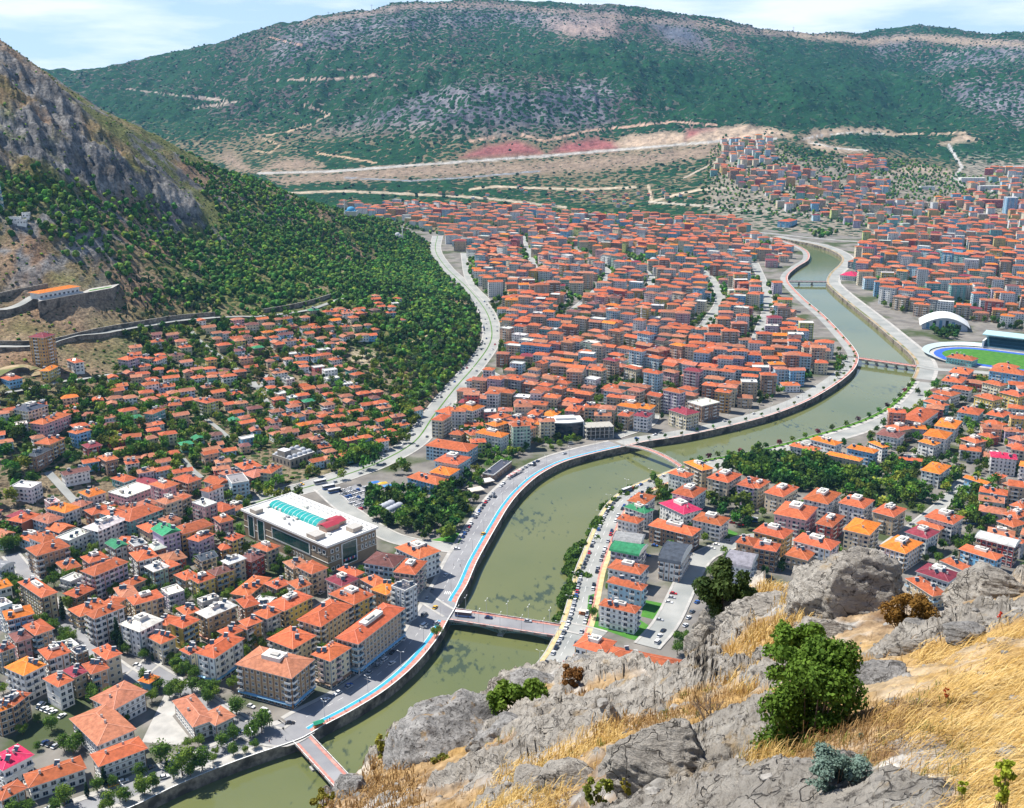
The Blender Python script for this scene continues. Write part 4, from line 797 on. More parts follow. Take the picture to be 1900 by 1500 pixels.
# region  left  near  right   height roof wall kind [options]   (corner positions in 3.75x crops of the photograph)
HAND = """
1 950,620 1035,635 1110,585 6 bright blue h
1 300,600 405,660 515,610 13 orange white h plain=3
1 440,540 520,590 620,560 12 maroon tan h
1 570,500 635,570 745,510 12 orange peach h
1 640,400 740,470 855,430 15 orange cream h
1 30,520 165,580 320,500 15 bright white h
1 265,400 330,470 500,420 15 orange white t
1 480,400 530,440 620,400 11 dark brown f
1 20,760 85,800 215,700 13 orange tan t
1 -60,770 0,830 80,790 13 bright tan h
1 -70,1150 20,1240 235,1130 9 magenta white h
1 -60,1390 10,1450 190,1360 7 orange white h
1 150,1270 200,1360 600,1225 7 orange white h
1 570,150 655,185 870,100 17 orange white h
1 465,120 555,170 770,90 10 orange yellow h
1 830,220 970,275 1140,190 16 white white t
1 870,40 930,90 1140,30 16 orange cream t
1 1180,210 1270,250 1390,190 14 orange yellow h plain=3
1 1025,310 1120,360 1225,310 12 orange cream h
1 1380,130 1440,180 1650,90 15 white tan t shop=brick
1 1510,270 1590,310 1700,260 12 orange ochre h
1 1660,200 1720,240 1825,200 14 orange ochre h
1 1250,400 1320,435 1400,390 12 orange cream h
1 1370,415 1490,460 1700,320 15 orange white h shop=blue
1 1225,110 1290,160 1385,120 10 orange tan h
1 1640,50 1700,110 1790,60 11 orange brown h
1 -60,70 0,110 105,80 15 white white f
1 60,290 110,350 220,300 12 brown pink h
1 150,230 245,300 370,245 14 orange peach h
1 -50,380 0,420 95,370 13 orange tan h
1 385,360 450,410 540,350 8 white white f
1 1130,190 1150,230 1240,170 9 orange tan h
1 1370,50 1400,75 1530,30 9 white grey f
1 730,60 790,100 880,40 10 orange tan h
2 170,325 350,395 500,295 13 orange cream h shop=brown
2 480,430 610,480 755,385 16 orange cream h shop=brown
2 380,190 545,240 770,90 16 orange cream h
2 600,10 775,85 905,10 17 orange yellow t
2 668,300 805,360 1130,110 18 orange tan t shop=blue
2 180,75 290,130 490,30 14 orange yellow t
2 75,145 170,185 275,135 14 orange grey h
2 -30,230 30,260 140,200 13 orange ochre h
6 1025,1270 1130,1310 1195,1250 20 dark white f
6 840,1105 1050,1140 1140,1060 14 brown pale-blue h
6 1055,1165 1200,1190 1285,1095 16 orange cream t
6 1060,1000 1230,1080 1305,990 15 orange white t
6 890,1290 1000,1330 1110,1270 12 bright peach h
6 820,1220 920,1275 1000,1230 12 orange lilac h
6 660,1150 790,1200 835,1170 12 orange tan h
6 575,1220 690,1270 770,1200 12 maroon pink t
6 150,1250 240,1290 330,1240 10 orange brown h
6 310,1240 380,1290 460,1240 12 orange white h
6 370,1130 480,1185 565,1125 14 orange cream h
6 280,1100 350,1150 430,1090 12 faded tan h
6 -20,1270 40,1340 200,1210 8 orange tan h
6 70,1370 160,1420 240,1350 6 white grey f
6 -10,1060 60,1100 160,1050 12 brown red h
6 60,990 170,1030 265,990 13 orange cream t
6 -10,480 75,515 200,480 9 faded brick h
6 160,445 200,485 280,430 12 orange cream h
6 -60,420 10,460 110,415 10 orange white h
6 1310,110 1390,120 1455,80 16 orange cream h
6 1370,40 1440,75 1540,40 12 orange pale-blue h
6 1500,20 1600,50 1690,15 13 bright white t
6 1540,190 1590,220 1640,190 9 orange yellow h
6 1450,200 1520,220 1560,190 8 orange tan h
6 1615,200 1800,235 1880,210 14 bright white t
6 1680,140 1760,160 1860,130 12 bright peach t
6 1700,90 1780,110 1875,80 12 orange white h
7 210,170 280,190 360,160 13 orange peach h
7 945,60 1000,90 1040,60 13 orange tan t
7 1030,80 1130,95 1170,65 14 maroon white h
7 355,130 420,150 470,110 10 bright cream h
7 170,95 240,125 310,95 11 orange pale-blue t
7 240,110 340,130 370,100 10 orange cream t
7 310,55 370,80 410,45 12 orange lilac h
7 420,60 480,90 530,55 9 bright tan h
7 570,30 640,55 680,15 12 orange pink h
7 640,40 740,50 770,25 10 orange tan t
7 770,45 860,55 890,35 10 orange red h
7 915,10 1060,35 1100,0 13 bright white t
7 1080,20 1150,40 1190,10 13 bright white h
7 1275,40 1400,80 1475,50 14 maroon cream h
7 1430,-20 1510,20 1640,-10 15 white brown f
7 1270,480 1400,515 1465,490 14 orange white t
7 1380,405 1510,465 1575,440 15 bright tan t
7 1550,510 1690,550 1790,490 15 orange cream t
7 1750,560 1870,590 1960,530 15 orange lilac h
7 1310,610 1450,655 1545,590 14 orange white t
7 1000,665 1110,700 1190,640 11 orange white h
7 965,715 1110,765 1160,730 12 green white t
7 915,800 1060,835 1115,800 10 orange white h
7 1210,690 1380,770 1460,710 11 magenta white t
7 1440,805 1640,850 1690,790 12 orange white t
7 1135,845 1440,920 1545,880 12 orange brown t
7 885,960 1080,985 1130,920 12 grey white b
7 865,1020 1070,1060 1130,990 10 green lilac b
7 1215,1075 1360,1120 1440,1000 12 dark white b
7 850,1140 1080,1190 1150,1130 12 orange white t
7 845,1240 1090,1300 1135,1260 12 orange pale-blue h
7 790,1400 1045,1460 1095,1415 13 orange white t
7 1755,950 1860,990 1910,940 10 orange peach h
7 1665,1110 1850,1150 1900,1060 11 grey white b
3 615,370 830,430 950,350 9 orange white t
3 840,450 1330,550 1420,480 9 orange tan h
8 -30,560 30,590 110,540 15 orange cream t
8 60,620 200,650 310,580 14 orange cream t
8 335,660 510,700 605,620 15 orange white t
8 580,690 760,730 835,670 14 orange white t
8 825,745 970,790 1060,730 14 orange tan t
8 135,760 360,810 440,720 14 orange pink t
8 420,835 540,860 630,780 12 orange red t
8 610,880 800,915 880,830 16 bright cream h
8 -10,885 200,940 270,880 13 orange ochre t
8 -10,1000 150,1030 210,980 14 orange brown t
8 265,950 530,1020 590,960 14 orange white t
8 200,1060 370,1090 430,1030 9 orange tan h
8 680,1070 860,1115 985,1080 8 orange red t
8 500,1150 640,1180 740,1140 7 orange white t
8 875,985 1050,1045 1175,965 13 bright white t
8 1050,890 1200,940 1290,890 13 maroon white t
8 1125,830 1290,880 1335,860 10 orange cream h
8 1180,785 1380,840 1440,780 14 orange white t
8 1290,1090 1500,1180 1580,1160 6 orange white h
8 1420,1010 1680,1090 1725,1050 10 orange blue t
8 1120,1165 1350,1240 1440,1180 9 maroon white t
8 1050,1215 1240,1340 1310,1300 8 orange tan h
8 1535,930 1810,1000 1860,960 14 white red b
8 1600,880 1720,920 1875,965 11 orange grey h
8 1670,820 1800,860 1900,830 12 orange cream h
8 1730,760 1830,800 1930,760 12 orange tan t
8 1780,700 1860,730 1930,700 12 orange white h
8 240,290 430,330 475,310 11 orange white t
8 385,245 560,290 620,270 10 bright white t
8 495,350 730,400 785,385 11 bright cream h
8 640,305 830,345 865,320 11 bright blue h
8 790,265 890,305 920,290 12 bright white h
8 845,210 1000,240 1050,200 11 brown white t
8 875,160 1000,190 1110,170 11 orange tan t
8 1030,90 1170,130 1285,50 11 orange white h
8 1415,50 1560,80 1600,40 11 orange pale-blue h
8 1260,140 1400,175 1445,120 12 bright white t
8 1190,200 1330,245 1380,200 14 bright white h
8 1135,260 1250,290 1290,270 11 bright white h
8 1570,125 1690,160 1725,130 9 orange blue h
8 1610,70 1730,95 1785,60 10 orange teal t
8 1430,240 1540,275 1600,250 12 orange tan t
8 1550,210 1640,240 1670,215 7 orange red h
8 1645,370 1830,390 1865,355 14 magenta white h
8 1460,510 1620,560 1675,560 11 bright blue g
8 1155,460 1290,490 1370,430 12 bright white h
8 1000,385 1180,400 1220,390 5 orange blue h
8 1740,290 1850,320 1920,300 9 orange grey h
8 1760,235 1850,260 1920,240 11 faded pink h
8 1730,550 1810,580 1870,560 5 faded red h
8 1640,500 1720,520 1760,500 5 orange tan h
5 190,1000 255,1060 490,990 15 orange tan h
5 440,905 480,960 640,890 13 white white f
5 70,790 150,820 285,760 12 orange brick h plain=0
5 300,670 345,700 430,680 12 pink pink f
5 600,850 680,890 890,800 15 white white t
5 820,760 900,820 1140,730 15 orange teal h
5 1100,680 1150,710 1200,675 11 orange brown h
5 1195,665 1230,690 1330,640 13 orange tan h
5 1415,590 1450,615 1560,570 16 orange white h plain=3
5 1565,500 1610,560 1725,520 13 grey pale-blue f
5 1050,870 1130,920 1225,860 19 green lilac g plain=3
5 1210,860 1260,910 1490,840 16 orange ochre h
5 1480,790 1530,830 1600,785 13 orange pink t
5 1315,930 1380,960 1495,905 14 orange lilac t
5 1345,1060 1400,1095 1515,1060 13 dark cream g
5 1545,1090 1590,1120 1715,1075 14 white cream t
5 1565,930 1620,955 1705,920 12 orange yellow h
5 1500,985 1540,1020 1620,990 7 orange ochre h
5 1440,1160 1500,1195 1635,1150 11 brown yellow h
5 1310,1210 1380,1250 1505,1205 10 orange yellow t
5 1210,1190 1290,1230 1390,1190 8 orange tan h
5 1110,1290 1170,1340 1290,1300 10 white lilac f
5 560,1065 620,1110 745,1060 13 orange brick t
5 590,1150 655,1200 895,1100 16 orange lilac h
5 730,970 800,1010 905,985 12 green white g
5 885,960 930,1000 1015,955 14 grey brick f
5 1010,985 1060,1025 1145,985 12 white brown t
5 430,1210 490,1245 595,1195 8 white grey f
5 860,1240 900,1275 1020,1220 9 orange tan h
5 480,1300 530,1350 665,1285 8 orange brown h
5 -60,1130 0,1160 105,1110 12 grey white b
5 580,740 640,775 785,735 10 orange brick h
5 800,590 880,650 1080,575 11 white pink f
5 420,475 445,500 630,460 8 brown white g
5 545,615 620,650 730,610 7 bright white h
5 210,345 250,365 365,310 11 dark brown h
5 300,245 345,285 455,235 13 orange ochre h
5 250,115 300,145 500,70 11 orange pink h
5 160,15 195,55 340,10 12 dark cream t
5 480,190 530,210 635,180 11 orange blue t
5 680,365 735,400 810,370 11 orange brown t
5 565,285 610,310 700,280 9 maroon red t
5 1000,1130 1070,1170 1180,1130 12 white mint t
5 1090,1110 1160,1150 1240,1110 10 orange teal h
5 125,1240 290,1350 400,1310 15 orange cream t
a 815,1000 890,1010 975,985 12 orange lilac h
a 960,985 1040,1000 1060,990 11 orange mint h
a 1055,1000 1090,1015 1165,985 9 orange white h
a 1360,1290 1440,1310 1540,1290 12 orange lime h
a 290,1075 340,1085 420,1045 9 bright yellow h
a 460,1005 520,1030 580,1015 9 orange white h
a 1015,1370 1060,1385 1155,1345 10 orange teal h
a 0,1130 60,1150 130,1120 8 orange blue t
d 665,315 700,325 760,305 12 orange dark h
d 605,410 700,425 745,405 8 magenta white h
d 200,30 240,45 300,30 14 orange blue h
d 1170,1290 1300,1330 1330,1310 9 orange teal h
d 1235,1230 1370,1260 1405,1230 11 orange white t
d 1310,1140 1440,1170 1480,1130 12 orange white t
d 1365,1080 1490,1110 1530,1075 12 orange lilac h
d 1525,1255 1660,1290 1685,1260 14 orange yellow h
d 1580,1160 1710,1190 1740,1170 14 orange cream h
d 1700,1230 1840,1265 1880,1240 14 orange yellow h
d 1630,1080 1870,1115 1910,1090 16 orange blue h
2 -50,500 340,600 555,480 17 faded tan t shop=blue
6 1270,290 1565,335 1640,285 12 orange pale-blue h
6 1330,395 1500,425 1615,375 14 orange pale-blue t
6 1300,475 1440,500 1515,455 11 bright white h
6 1140,510 1350,565 1415,520 9 orange blue h
6 1700,460 1750,500 1880,400 5 dark brown f
d 1650,1050 1800,1075 1900,1060 16 orange pale-blue h
"""
def parse_hand():
    for ln in HAND.strip().splitlines():
        q = ln.split(); ox, oy = OFF[q[0]]; pts = [tuple(float(v) for v in p.split(',')) for p in q[1:4]]; pts = [(ox+x/3.75, oy+y/3.75) for x, y in pts]
        h = float(q[4]); opt = dict(p.split('=') for p in q[8:]); r = random.Random(hash((q[1], q[2])) & 0xffff if False else int(pts[0][0]*31+pts[1][1]*17))
        cx, cy, cz, w, d, ang = rect(*pts, h); w = max(w, 6); d = max(d, 6)
        near = 2 if pts[1][1] > 1015 else 1; occupy(cx, cy, w, d, ang)
        add_building(cx, cy, cz, w, d, ang, h, q[5], q[6], q[7], near, r, plain=[int(opt['plain'])] if 'plain' in opt else None, shop=opt.get('shop'), balc='w' if q[6] in ('white', 'pale-blue', 'lilac', 'blue', 'grey') else r.choice('wtpb'))
parse_hand()
# ------------------------------------------------------------------ landmarks
def windows_on(t, w, d, h, faces, cols, me, z0=1.7, fh=3.2, cap=96, nfl=None, skip=lambda i, f, j: False):
    n = 0
    for i in faces:
        a, b, nn = faces4(w, d)[i]; Lf = math.hypot(b[0]-a[0], b[1]-a[1]); k = cols.get(i, 6); rz = math.atan2(b[1]-a[1], b[0]-a[0])
        for f in range(nfl or int(h//fh)):
            for j in range(k):
                if n >= cap or skip(i, f, j): continue
                s = (j+.5)/k; o = put('window', me, t, (a[0]+(b[0]-a[0])*s+nn[0]*.03, a[1]+(b[1]-a[1])*s+nn[1]*.03, z0+f*fh)); o.rotation_euler = (0, 0, rz); n += 1
def wing_house(name, wings, wall, roof, label, cat, h, trim=None, win=0):
    """a house of several hip-roofed wings, each from its three roof corners"""
    R0 = [rect(*w, h) for w in wings]; cx, cy, cz = R0[0][:3]; t = thing(name, (cx, cy, cz), 0, label, cat); r = random.Random(5)
    for k, (x, y, z, w, d, a) in enumerate(R0):
        occupy(x, y, w, d, a); hh = h-.25*k; m = MB(); X = XF(m, (x-cx, y-cy, 0), a)
        for i, (p, q, nn) in enumerate(faces4(w, d)): X.face([(*p, -.5), (*q, -.5), (*q, hh), (*p, hh)], 0, WALLS[wall])
        for z_ in (3.2, 6.3): 
            if z_ < hh-.5: X.box(-w/2-.08, -d/2-.08, z_, w/2+.08, d/2+.08, z_+.18, 0, trim or (.3, .2, .13))
        for sx in (-1, 1):
            for sy in (-1, 1): X.box(sx*w/2-.15, sy*d/2-.15, -.4, sx*w/2+.15, sy*d/2+.15, hh-.05, 0, trim or (.3, .2, .13))
        wl = m.build('wall', 'plaster', t); m = MB(); emit_roof(XF(m, (x-cx, y-cy, 0), a), 'h', w, d, hh, jit(ROOFS[roof], r), ov=1.1, rk=.17); ro = m.build('roof', ('roof_tiles', 'plaster'), t)
        e = bpy.data.objects.new('x', None)
        n = 0
        for i, (p, q, nn) in enumerate(faces4(w, d)):
            nx = nn[0]*math.cos(a)-nn[1]*math.sin(a); ny = nn[0]*math.sin(a)+nn[1]*math.cos(a)
            if -nx*x-ny*y <= 0: continue
            Lf = math.hypot(q[0]-p[0], q[1]-p[1]); kk = max(1, int(Lf/2.6))
            for f in range(int(hh//3)):
                for j in range(kk):
                    s = (j+.5)/kk; lx, ly = p[0]+(q[0]-p[0])*s+nn[0]*.03, p[1]+(q[1]-p[1])*s+nn[1]*.03
                    o = put('window', WM[win], t, (x-cx+lx*math.cos(a)-ly*math.sin(a), y-cy+lx*math.sin(a)+ly*math.cos(a), f*3.1+1.7)); o.rotation_euler = (0, 0, math.atan2(q[1]-p[1], q[0]-p[0])+a); n += 1
        for q in range(2):
            lx, ly = r.uniform(-.3, .3)*w, r.uniform(-.3, .3)*d; put('chimney', CHM, ro, (x-cx+lx*math.cos(a)-ly*math.sin(a), y-cy+lx*math.sin(a)+ly*math.cos(a), roofz('h', w, d, hh, lx, ly, .17)+.2))
        bpy.data.objects.remove(e)
    return t
def pz(reg, *pts): ox, oy = OFF[reg]; return [(ox+x/3.75, oy+y/3.75) for x, y in pts]
wing_house('school', [pz('1', (560, 775), (790, 815), (1020, 690)), pz('1', (490, 875), (680, 1060), (955, 960))], 'white', 'faded', 'large white L-shaped old school with terracotta hip roofs beside the paved court', 'school', 10)
wing_house('mansion', [pz('1', (1205, 755), (1345, 935), (1480, 870)), pz('1', (1400, 850), (1500, 920), (1625, 850))], 'white', 'faded', 'white U-shaped mansion with terracotta roofs right of the paved court', 'mansion', 8)
wing_house('timber_house', [pz('1', (625, 1130), (690, 1210), (1020, 1085))], 'white', 'orange', 'white half-timbered house with brown beams on the quay, below the L-shaped school', 'house', 9)
cb = MB(); cb.face([G(*p, .09) for p in pz('1', (985, 1040), (1150, 700), (1260, 660), (1330, 740), (1200, 860), (1320, 1010), (1250, 1060))]); tag(cb.build('paved_court', 'concrete'), kind='structure')
def mall():
    A, B, C = (449, 948), (607, 1017), (707, 984); x, y, z, w, d, a = rect(A, B, C, 18); occupy(x, y, w+6, d+6, a)
    t = thing('shopping_mall', (x, y, 0), a, 'huge brown mall with white roof, green glass walls and a teal barrel skylight', 'shopping mall')
    h = 18; m = MB(); br = (.30, .22, .15); wt = (.74, .73, .70)
    m.box(-w/2, -d/2, -.5, w/2, d/2, h, 0, br, 0, (.70, .67, .60)); m.box(-w/2-1.2, -d/2-1.2, h, w/2+1.2, d/2+1.2, h+.7, 0, wt); m.box(-w/2-.2, -d/2-.2, 7.2, w/2+.2, d/2+.2, 7.6, 0, wt); m.box(-w/2-.15, -d/2-.15, 11.4, w/2+.15, d/2+.15, 11.7, 0, (.55, .5, .42))
    m.build('wall', 'plaster', t); r = MB()
    for x0, y0, x1, y1 in ((-w/2-1.2, -d/2-1.2, w/2+1.2, -d/2-.6), (-w/2-1.2, d/2+.6, w/2+1.2, d/2+1.2), (-w/2-1.2, -d/2-.6, -w/2-.6, d/2+.6), (w/2+.6, -d/2-.6, w/2+1.2, d/2+.6)): r.box(x0, y0, h+.7, x1, y1, h+1.4, 0, wt)
    q = random.Random(3)
    for i in range(26):
        bx, by = q.uniform(-.42, .30)*w, q.uniform(-.42, .42)*d
        if abs(bx-w*.05) < w*.13: continue
        s = q.uniform(.8, 2.4); r.box(bx, by, h+.71, bx+s, by+s*q.uniform(.6, 1.5), h+.9+q.uniform(.6, 1.8), 0, q.choice([(.6, .6, .58), (.4, .4, .42), (.7, .68, .62)]))
    for bx, by, sx, sy in ((-w*.42, d*.38, 6, 7), (-w*.40, -d*.32, 8, 9), (w*.20, -d*.42, 8, 7)): r.box(bx-sx/2, by-sy/2, h+.705, bx+sx/2, by+sy/2, h+3.6, 0, (.42, .36, .30), 0, (.45, .43, .40))
    r.build('roof_equipment', 'plaster', t)
    # skylight along the long axis of the block
    lx = d > w; n = 10; s = MB(); Ls = (max(w, d))*.58; R_ = 5.2
    def q3(u, c, zz): return (c, u, zz) if lx else (u, c, zz)
    cx_ = 0.04*w if lx else 0; off = d*.12 if lx else w*-.08
    cc = (w*.0 if lx else d*.12)
    for i in range(n):
        a0, a1 = math.pi*i/n, math.pi*(i+1)/n; p0, p1 = (cc-R_*math.cos(a0), h+.7+R_*.62*math.sin(a0)), (cc-R_*math.cos(a1), h+.7+R_*.62*math.sin(a1))
        for k in range(12):
            u0, u1 = off-Ls/2+Ls*k/12, off-Ls/2+Ls*(k+1)/12-.25; s.face([q3(u0, *p0), q3(u1, *p0), q3(u1, *p1), q3(u0, *p1)], 0); s.face([q3(u1, *p0), q3(u1+.25, *p0), q3(u1+.25, *p1), q3(u1, *p1)], 1)
        for u in (off-Ls/2, off+Ls/2): s.face([q3(u, cc, h+.7), q3(u, *p0), q3(u, *p1)], 1)
    m_, t_, b_ = mat('teal_glass', .15, .7); b_.inputs['Base Color'].default_value = (.02, .33, .31, 1)
    s.build('skylight', ('teal_glass', 'white_trim'), t)
    rs = MB(); ux, uy = (cc+2, off-Ls/2-9) if lx else (off+Ls/2+6, cc-2)
    for dx, dy, sx, sy, zz in ((-4, 0, 10, 8, 4.2), (5, 4, 8, 10, 3.4)):
        rs.box(ux+dx-sx/2, uy+dy-sy/2, h+.705, ux+dx+sx/2, uy+dy+sy/2, h+zz, 0, (.36, .22, .16)); z0 = h+zz
        rs.face([(ux+dx-sx/2-.5, uy+dy-sy/2-.5, z0), (ux+dx+sx/2+.5, uy+dy-sy/2-.5, z0), (ux+dx+sx/2+.5, uy+dy, z0+1.2), (ux+dx-sx/2-.5, uy+dy, z0+1.2)], 0, (.36, .03, .05)); rs.face([(ux+dx+sx/2+.5, uy+dy+sy/2+.5, z0), (ux+dx-sx/2-.5, uy+dy+sy/2+.5, z0), (ux+dx-sx/2-.5, uy+dy, z0+1.2), (ux+dx+sx/2+.5, uy+dy, z0+1.2)], 0, (.36, .03, .05))
    rs.build('red_roof_hut', 'metal_sheet', t)
    # white pergola along the far right side
    pg = MB(); k = 20
    if lx:
        for i in range(k): v = -d/2+d*(i+.5)/k; pg.obox((w*.36, v, h+1.7), w*.22, .5, .3, .12, 0)
        for c in (w*.26, w*.36, w*.46): pg.box(c-.2, -d/2, h+1.2, c+.2, d/2, h+1.5, 0)
    else:
        for i in range(k): v = -w/2+w*(i+.5)/k; pg.obox((v, d*.36, h+1.7), .5, d*.22, .3, .12, 0)
        for c in (d*.26, d*.36, d*.46): pg.box(-w/2, c-.2, h+1.2, w/2, c+.2, h+1.5, 0)
    pg.build('pergola', 'white_trim', t)
    def pane(face, s0, s1, z0, z1, nm='glass_wall', mt='green_glass', fr=.35):
        p, q_, nn = faces4(w, d)[face]; L_ = math.hypot(q_[0]-p[0], q_[1]-p[1]); e = ((q_[0]-p[0])/L_, (q_[1]-p[1])/L_); g = MB()
        P_ = lambda s, zz, o: (p[0]+e[0]*s*L_+nn[0]*o, p[1]+e[1]*s*L_+nn[1]*o, zz)
        g.face([P_(s0, z0, .35), P_(s1, z0, .35), P_(s1, z1, .35), P_(s0, z1, .35)], 0); n_ = max(2, int((s1-s0)*L_/3)); f = fr/L_
        for i in range(n_+1):
            s = s0+(s1-s0)*i/n_; ww = f if i in (0, n_) else f*.25; g.face([P_(s-ww, z0-.1, .40), P_(s+ww, z0-.1, .40), P_(s+ww, z1+.1, .40), P_(s-ww, z1+.1, .40)], 1 if i in (0, n_) else 2)
        for zz, ww in ((z0, .25), (z1, .25), ((z0+z1)/2, .06)): g.face([P_(s0, zz-ww, .42), P_(s1, zz-ww, .42), P_(s1, zz+ww, .42), P_(s0, zz+ww, .42)], 1 if ww > .1 else 2)
        for s in (s0-f, s1+f): g.face([P_(s, z0, .0), P_(s, z0, .42), P_(s, z1, .42), P_(s, z1, .0)], 1)
        g.build(nm, (mt, 'white_trim', 'dark_metal'), t)
    pane(3, .36, .80, 8.2, 15.5); pane(3, .06, .13, 2, 16.5); pane(3, .18, .26, 2, 16.5); pane(0, .28, .58, 2.2, 16.5)
    for s in (.68, .76, .84, .92):
        for zz in (8.6, 13.4): pane(0, s, s+.035, zz, zz+2.4, 'window', 'window_glass', .2)
    for s in (.06, .16):
        for zz in (1.5, 8.5, 13.2): pane(0, s, s+.05, zz, zz+2.4, 'window', 'window_glass', .2)
    for s in (.84, .90, .95): pane(3, s, s+.03, 12.6, 15.2, 'window', 'window_glass', .2)
    for i in range(7): pane(3, .50+i*.035, .515+i*.035, 3.2, 5.6, 'window', 'window_glass', .15)
    sg = MB(); p, q_, nn = faces4(w, d)[0]; cols = ((.6, .03, .04), (.75, .75, .75), (.05, .10, .45))
    for i in range(9):
        s = -w/2+w*(.30+.03*i); sg.box(s, -d/2-.75, 4.6, s+w*.02, -d/2-.45, 6.0, 0, cols[i % 3])
    sg.build('sign', 'metal_sheet', t)
mall()
def slab_block(name, A, B, C, h, label, frame=False):
    x, y, z, w, d, a = rect(A, B, C, h); occupy(x, y, w, d, a); t = thing(name, (x, y, 0), a, label, 'office block' if not frame else 'building shell')
    n = int(h//3.4)
    if frame:
        m = MB(); c_ = (.40, .38, .34)
        for i in range(n+1): m.box(-w/2, -d/2, i*3.4+.1, w/2, d/2, i*3.4+.5, 0, c_)
        m.build('floor_slabs', 'plaster', t); nx = 7
        for i in range(nx):
            for y_ in (-d/2+.4, d/2-.4): c = MB(); c.box(-.3, -.3, 0, .3, .3, n*3.4+1.1, 0, (.46, .44, .40)); c.build('column', 'plaster', t, loc=(-w/2+.5+(w-1)*i/(nx-1), y_, 0))
        return
    pts = []
    for i in range(13): s = i/12; pts.append((-w/2+w*s, -d/2-3*math.sin(math.pi*s)))
    poly = pts+[(w/2, d/2), (-w/2, d/2)]; m = MB(); m.prism(poly, -.5, h, 0, (.04, .045, .055)); m.build('glass_wall', 'window_glass', t); m = MB()
    for i in range(1, n+1): q = [(px*1.005, py*1.02) for px, py in poly]; m.prism(q, i*3.4-.12, i*3.4+.12, 0, (.07, .07, .08))
    m.build('floor_bands', 'metal_sheet', t); m = MB(); q = [(px*1.03, py*1.05) for px, py in poly]; m.prism(q, h, h+.8, 0, (.72, .72, .70)); m.box(-w*.3, -d*.2, h+.81, w*.3, d*.35, h+2.6, 0, (.6, .6, .6)); m.build('roof', 'metal_sheet', t)
    for s in (-1, 1): m = MB(); m.box(-.5, -.7, 0, .5, .7, h, 0, (.74, .74, .72)); m.build('pillar', 'plaster', t, loc=(s*(w/2+.2), -d/2-.3, 0))
slab_block('office_block', *pz('7', (425, 95), (450, 135), (690, 125)), 13, 'black glass office block with a bowed front and white rim')
slab_block('building_shell', *pz('7', (690, 110), (700, 150), (905, 140)), 13, 'unfinished concrete building shell of open floors beside the black glass office', True)
def dome(mb, x, y, z, r, mi=0, col=(.42, .44, .48), drum=.5):
    mb.lathe([(r*1.08, 0), (r*1.08, drum)]+[(r*math.cos(i*math.pi/12), drum+r*.8*math.sin(i*math.pi/12)) for i in range(7)], (x, y, z), 14, mi, col)
def domed(name, A, B, C, h, label, cat, grid, wallc, r_=None, court=False):
    x, y, z, w, d, a = rect(A, B, C, h); occupy(x, y, w, d, a); t = thing(name, (x, y, z), a, label, cat)
    m = MB()
    m.box(-w/2, -d/2, -3, w/2, d/2, h, 0, wallc, 0, (.50, .50, .50))
    for i, (p, q, nn) in enumerate(faces4(w, d)):
        L_ = math.hypot(q[0]-p[0], q[1]-p[1]); k = int(L_/4)
        for j in range(k):
            s = (j+.5)/k; c = (p[0]+(q[0]-p[0])*s, p[1]+(q[1]-p[1])*s); m.obox((c[0], c[1], h*.45), 1.6, .1, h*.45, math.atan2(q[1]-p[1], q[0]-p[0]), 0, (.05, .05, .06))
    m.build('wall', 'plaster', t)
    nx, ny = grid
    for i in range(nx):
        for j in range(ny):
            if court and 0 < i < nx-1 and 0 < j < ny-1: continue
            s = MB(); dome(s, 0, 0, 0, r_ or min(w/nx, d/ny)*.42); s.build('dome', 'plaster', t, smooth=True, loc=(-w/2+w*(i+.5)/nx, -d/2+d*(j+.5)/ny, h+.02))
    if court: s = MB(); s.box(-w*.3, -d*.3, h+.03, w*.3, d*.3, h+.05, 0, (.10, .10, .10)); s.box(-w*.48, -d*.2, h+.03, -w*.22, d*.2, h+5, 0, (.30, .27, .24), 0, (.62, .63, .66)); s.build('portal', 'plaster', t)
domed('madrasa', *pz('6', (190, 350), (330, 390), (510, 330)), 7, 'grey stone madrasa with small lead domes and tall portal, below the old houses', 'madrasa', (5, 3), (.36, .31, .26), court=True)
domed('bathhouse', *pz('6', (915, 725), (1040, 760), (1150, 715)), 5, 'low bathhouse with a cluster of pale grey domes among the park trees', 'bathhouse', (4, 2), (.50, .46, .40), 3.0)
def mosque(name, at, dome_at, h, label, dc=(.45, .47, .5), R_=7, both=True):
    g = TG(*at)
    t = thing(name, g, 0, label, 'mosque' if both else 'minaret'); m = MB()
    m.lathe([(1.5, -1), (1.5, h*.18), (1.05, h*.22), (1.0, h*.62), (1.7, h*.64), (1.7, h*.67), (.9, h*.67), (.85, h*.82), (1.4, h*.83), (1.4, h*.85), (.8, h*.85), (.75, h*.92), (0, h)], (0, 0, 0), 10, 0, (.72, .70, .66)); m.build('minaret', 'plaster', t)
    if both:
        q = TG(*dome_at); x, y = q[0]-g[0], q[1]-g[1]; m = MB(); m.box(x-R_*1.3, y-R_*1.3, -1, x+R_*1.3, y+R_*1.3, 7, 0, (.6, .57, .5)); m.build('wall', 'plaster', t); m = MB(); dome(m, x, y, 7.02, R_, 0, dc, 1.6); m.build('dome', 'plaster', t, smooth=True)
        for sx in (-1, 1):
            for sy in (-1, 1): m = MB(); dome(m, x+sx*R_*.95, y+sy*R_*.95, 7.02, 1.9, 0, dc, .5); m.build('small_dome', 'plaster', t, smooth=True)
    occupy(g[0], g[1], 6, 6, 0)
    if both: occupy(g[0]+x, g[1]+y, R_*2.7, R_*2.7, 0)
mosque('mosque', (1224, 497), (1212, 492), 33, 'domed mosque with one white minaret among the middle apartment blocks')
mosque('minaret', (1189, 610), None, 30, 'slim white minaret standing alone among orange roofs', both=False)
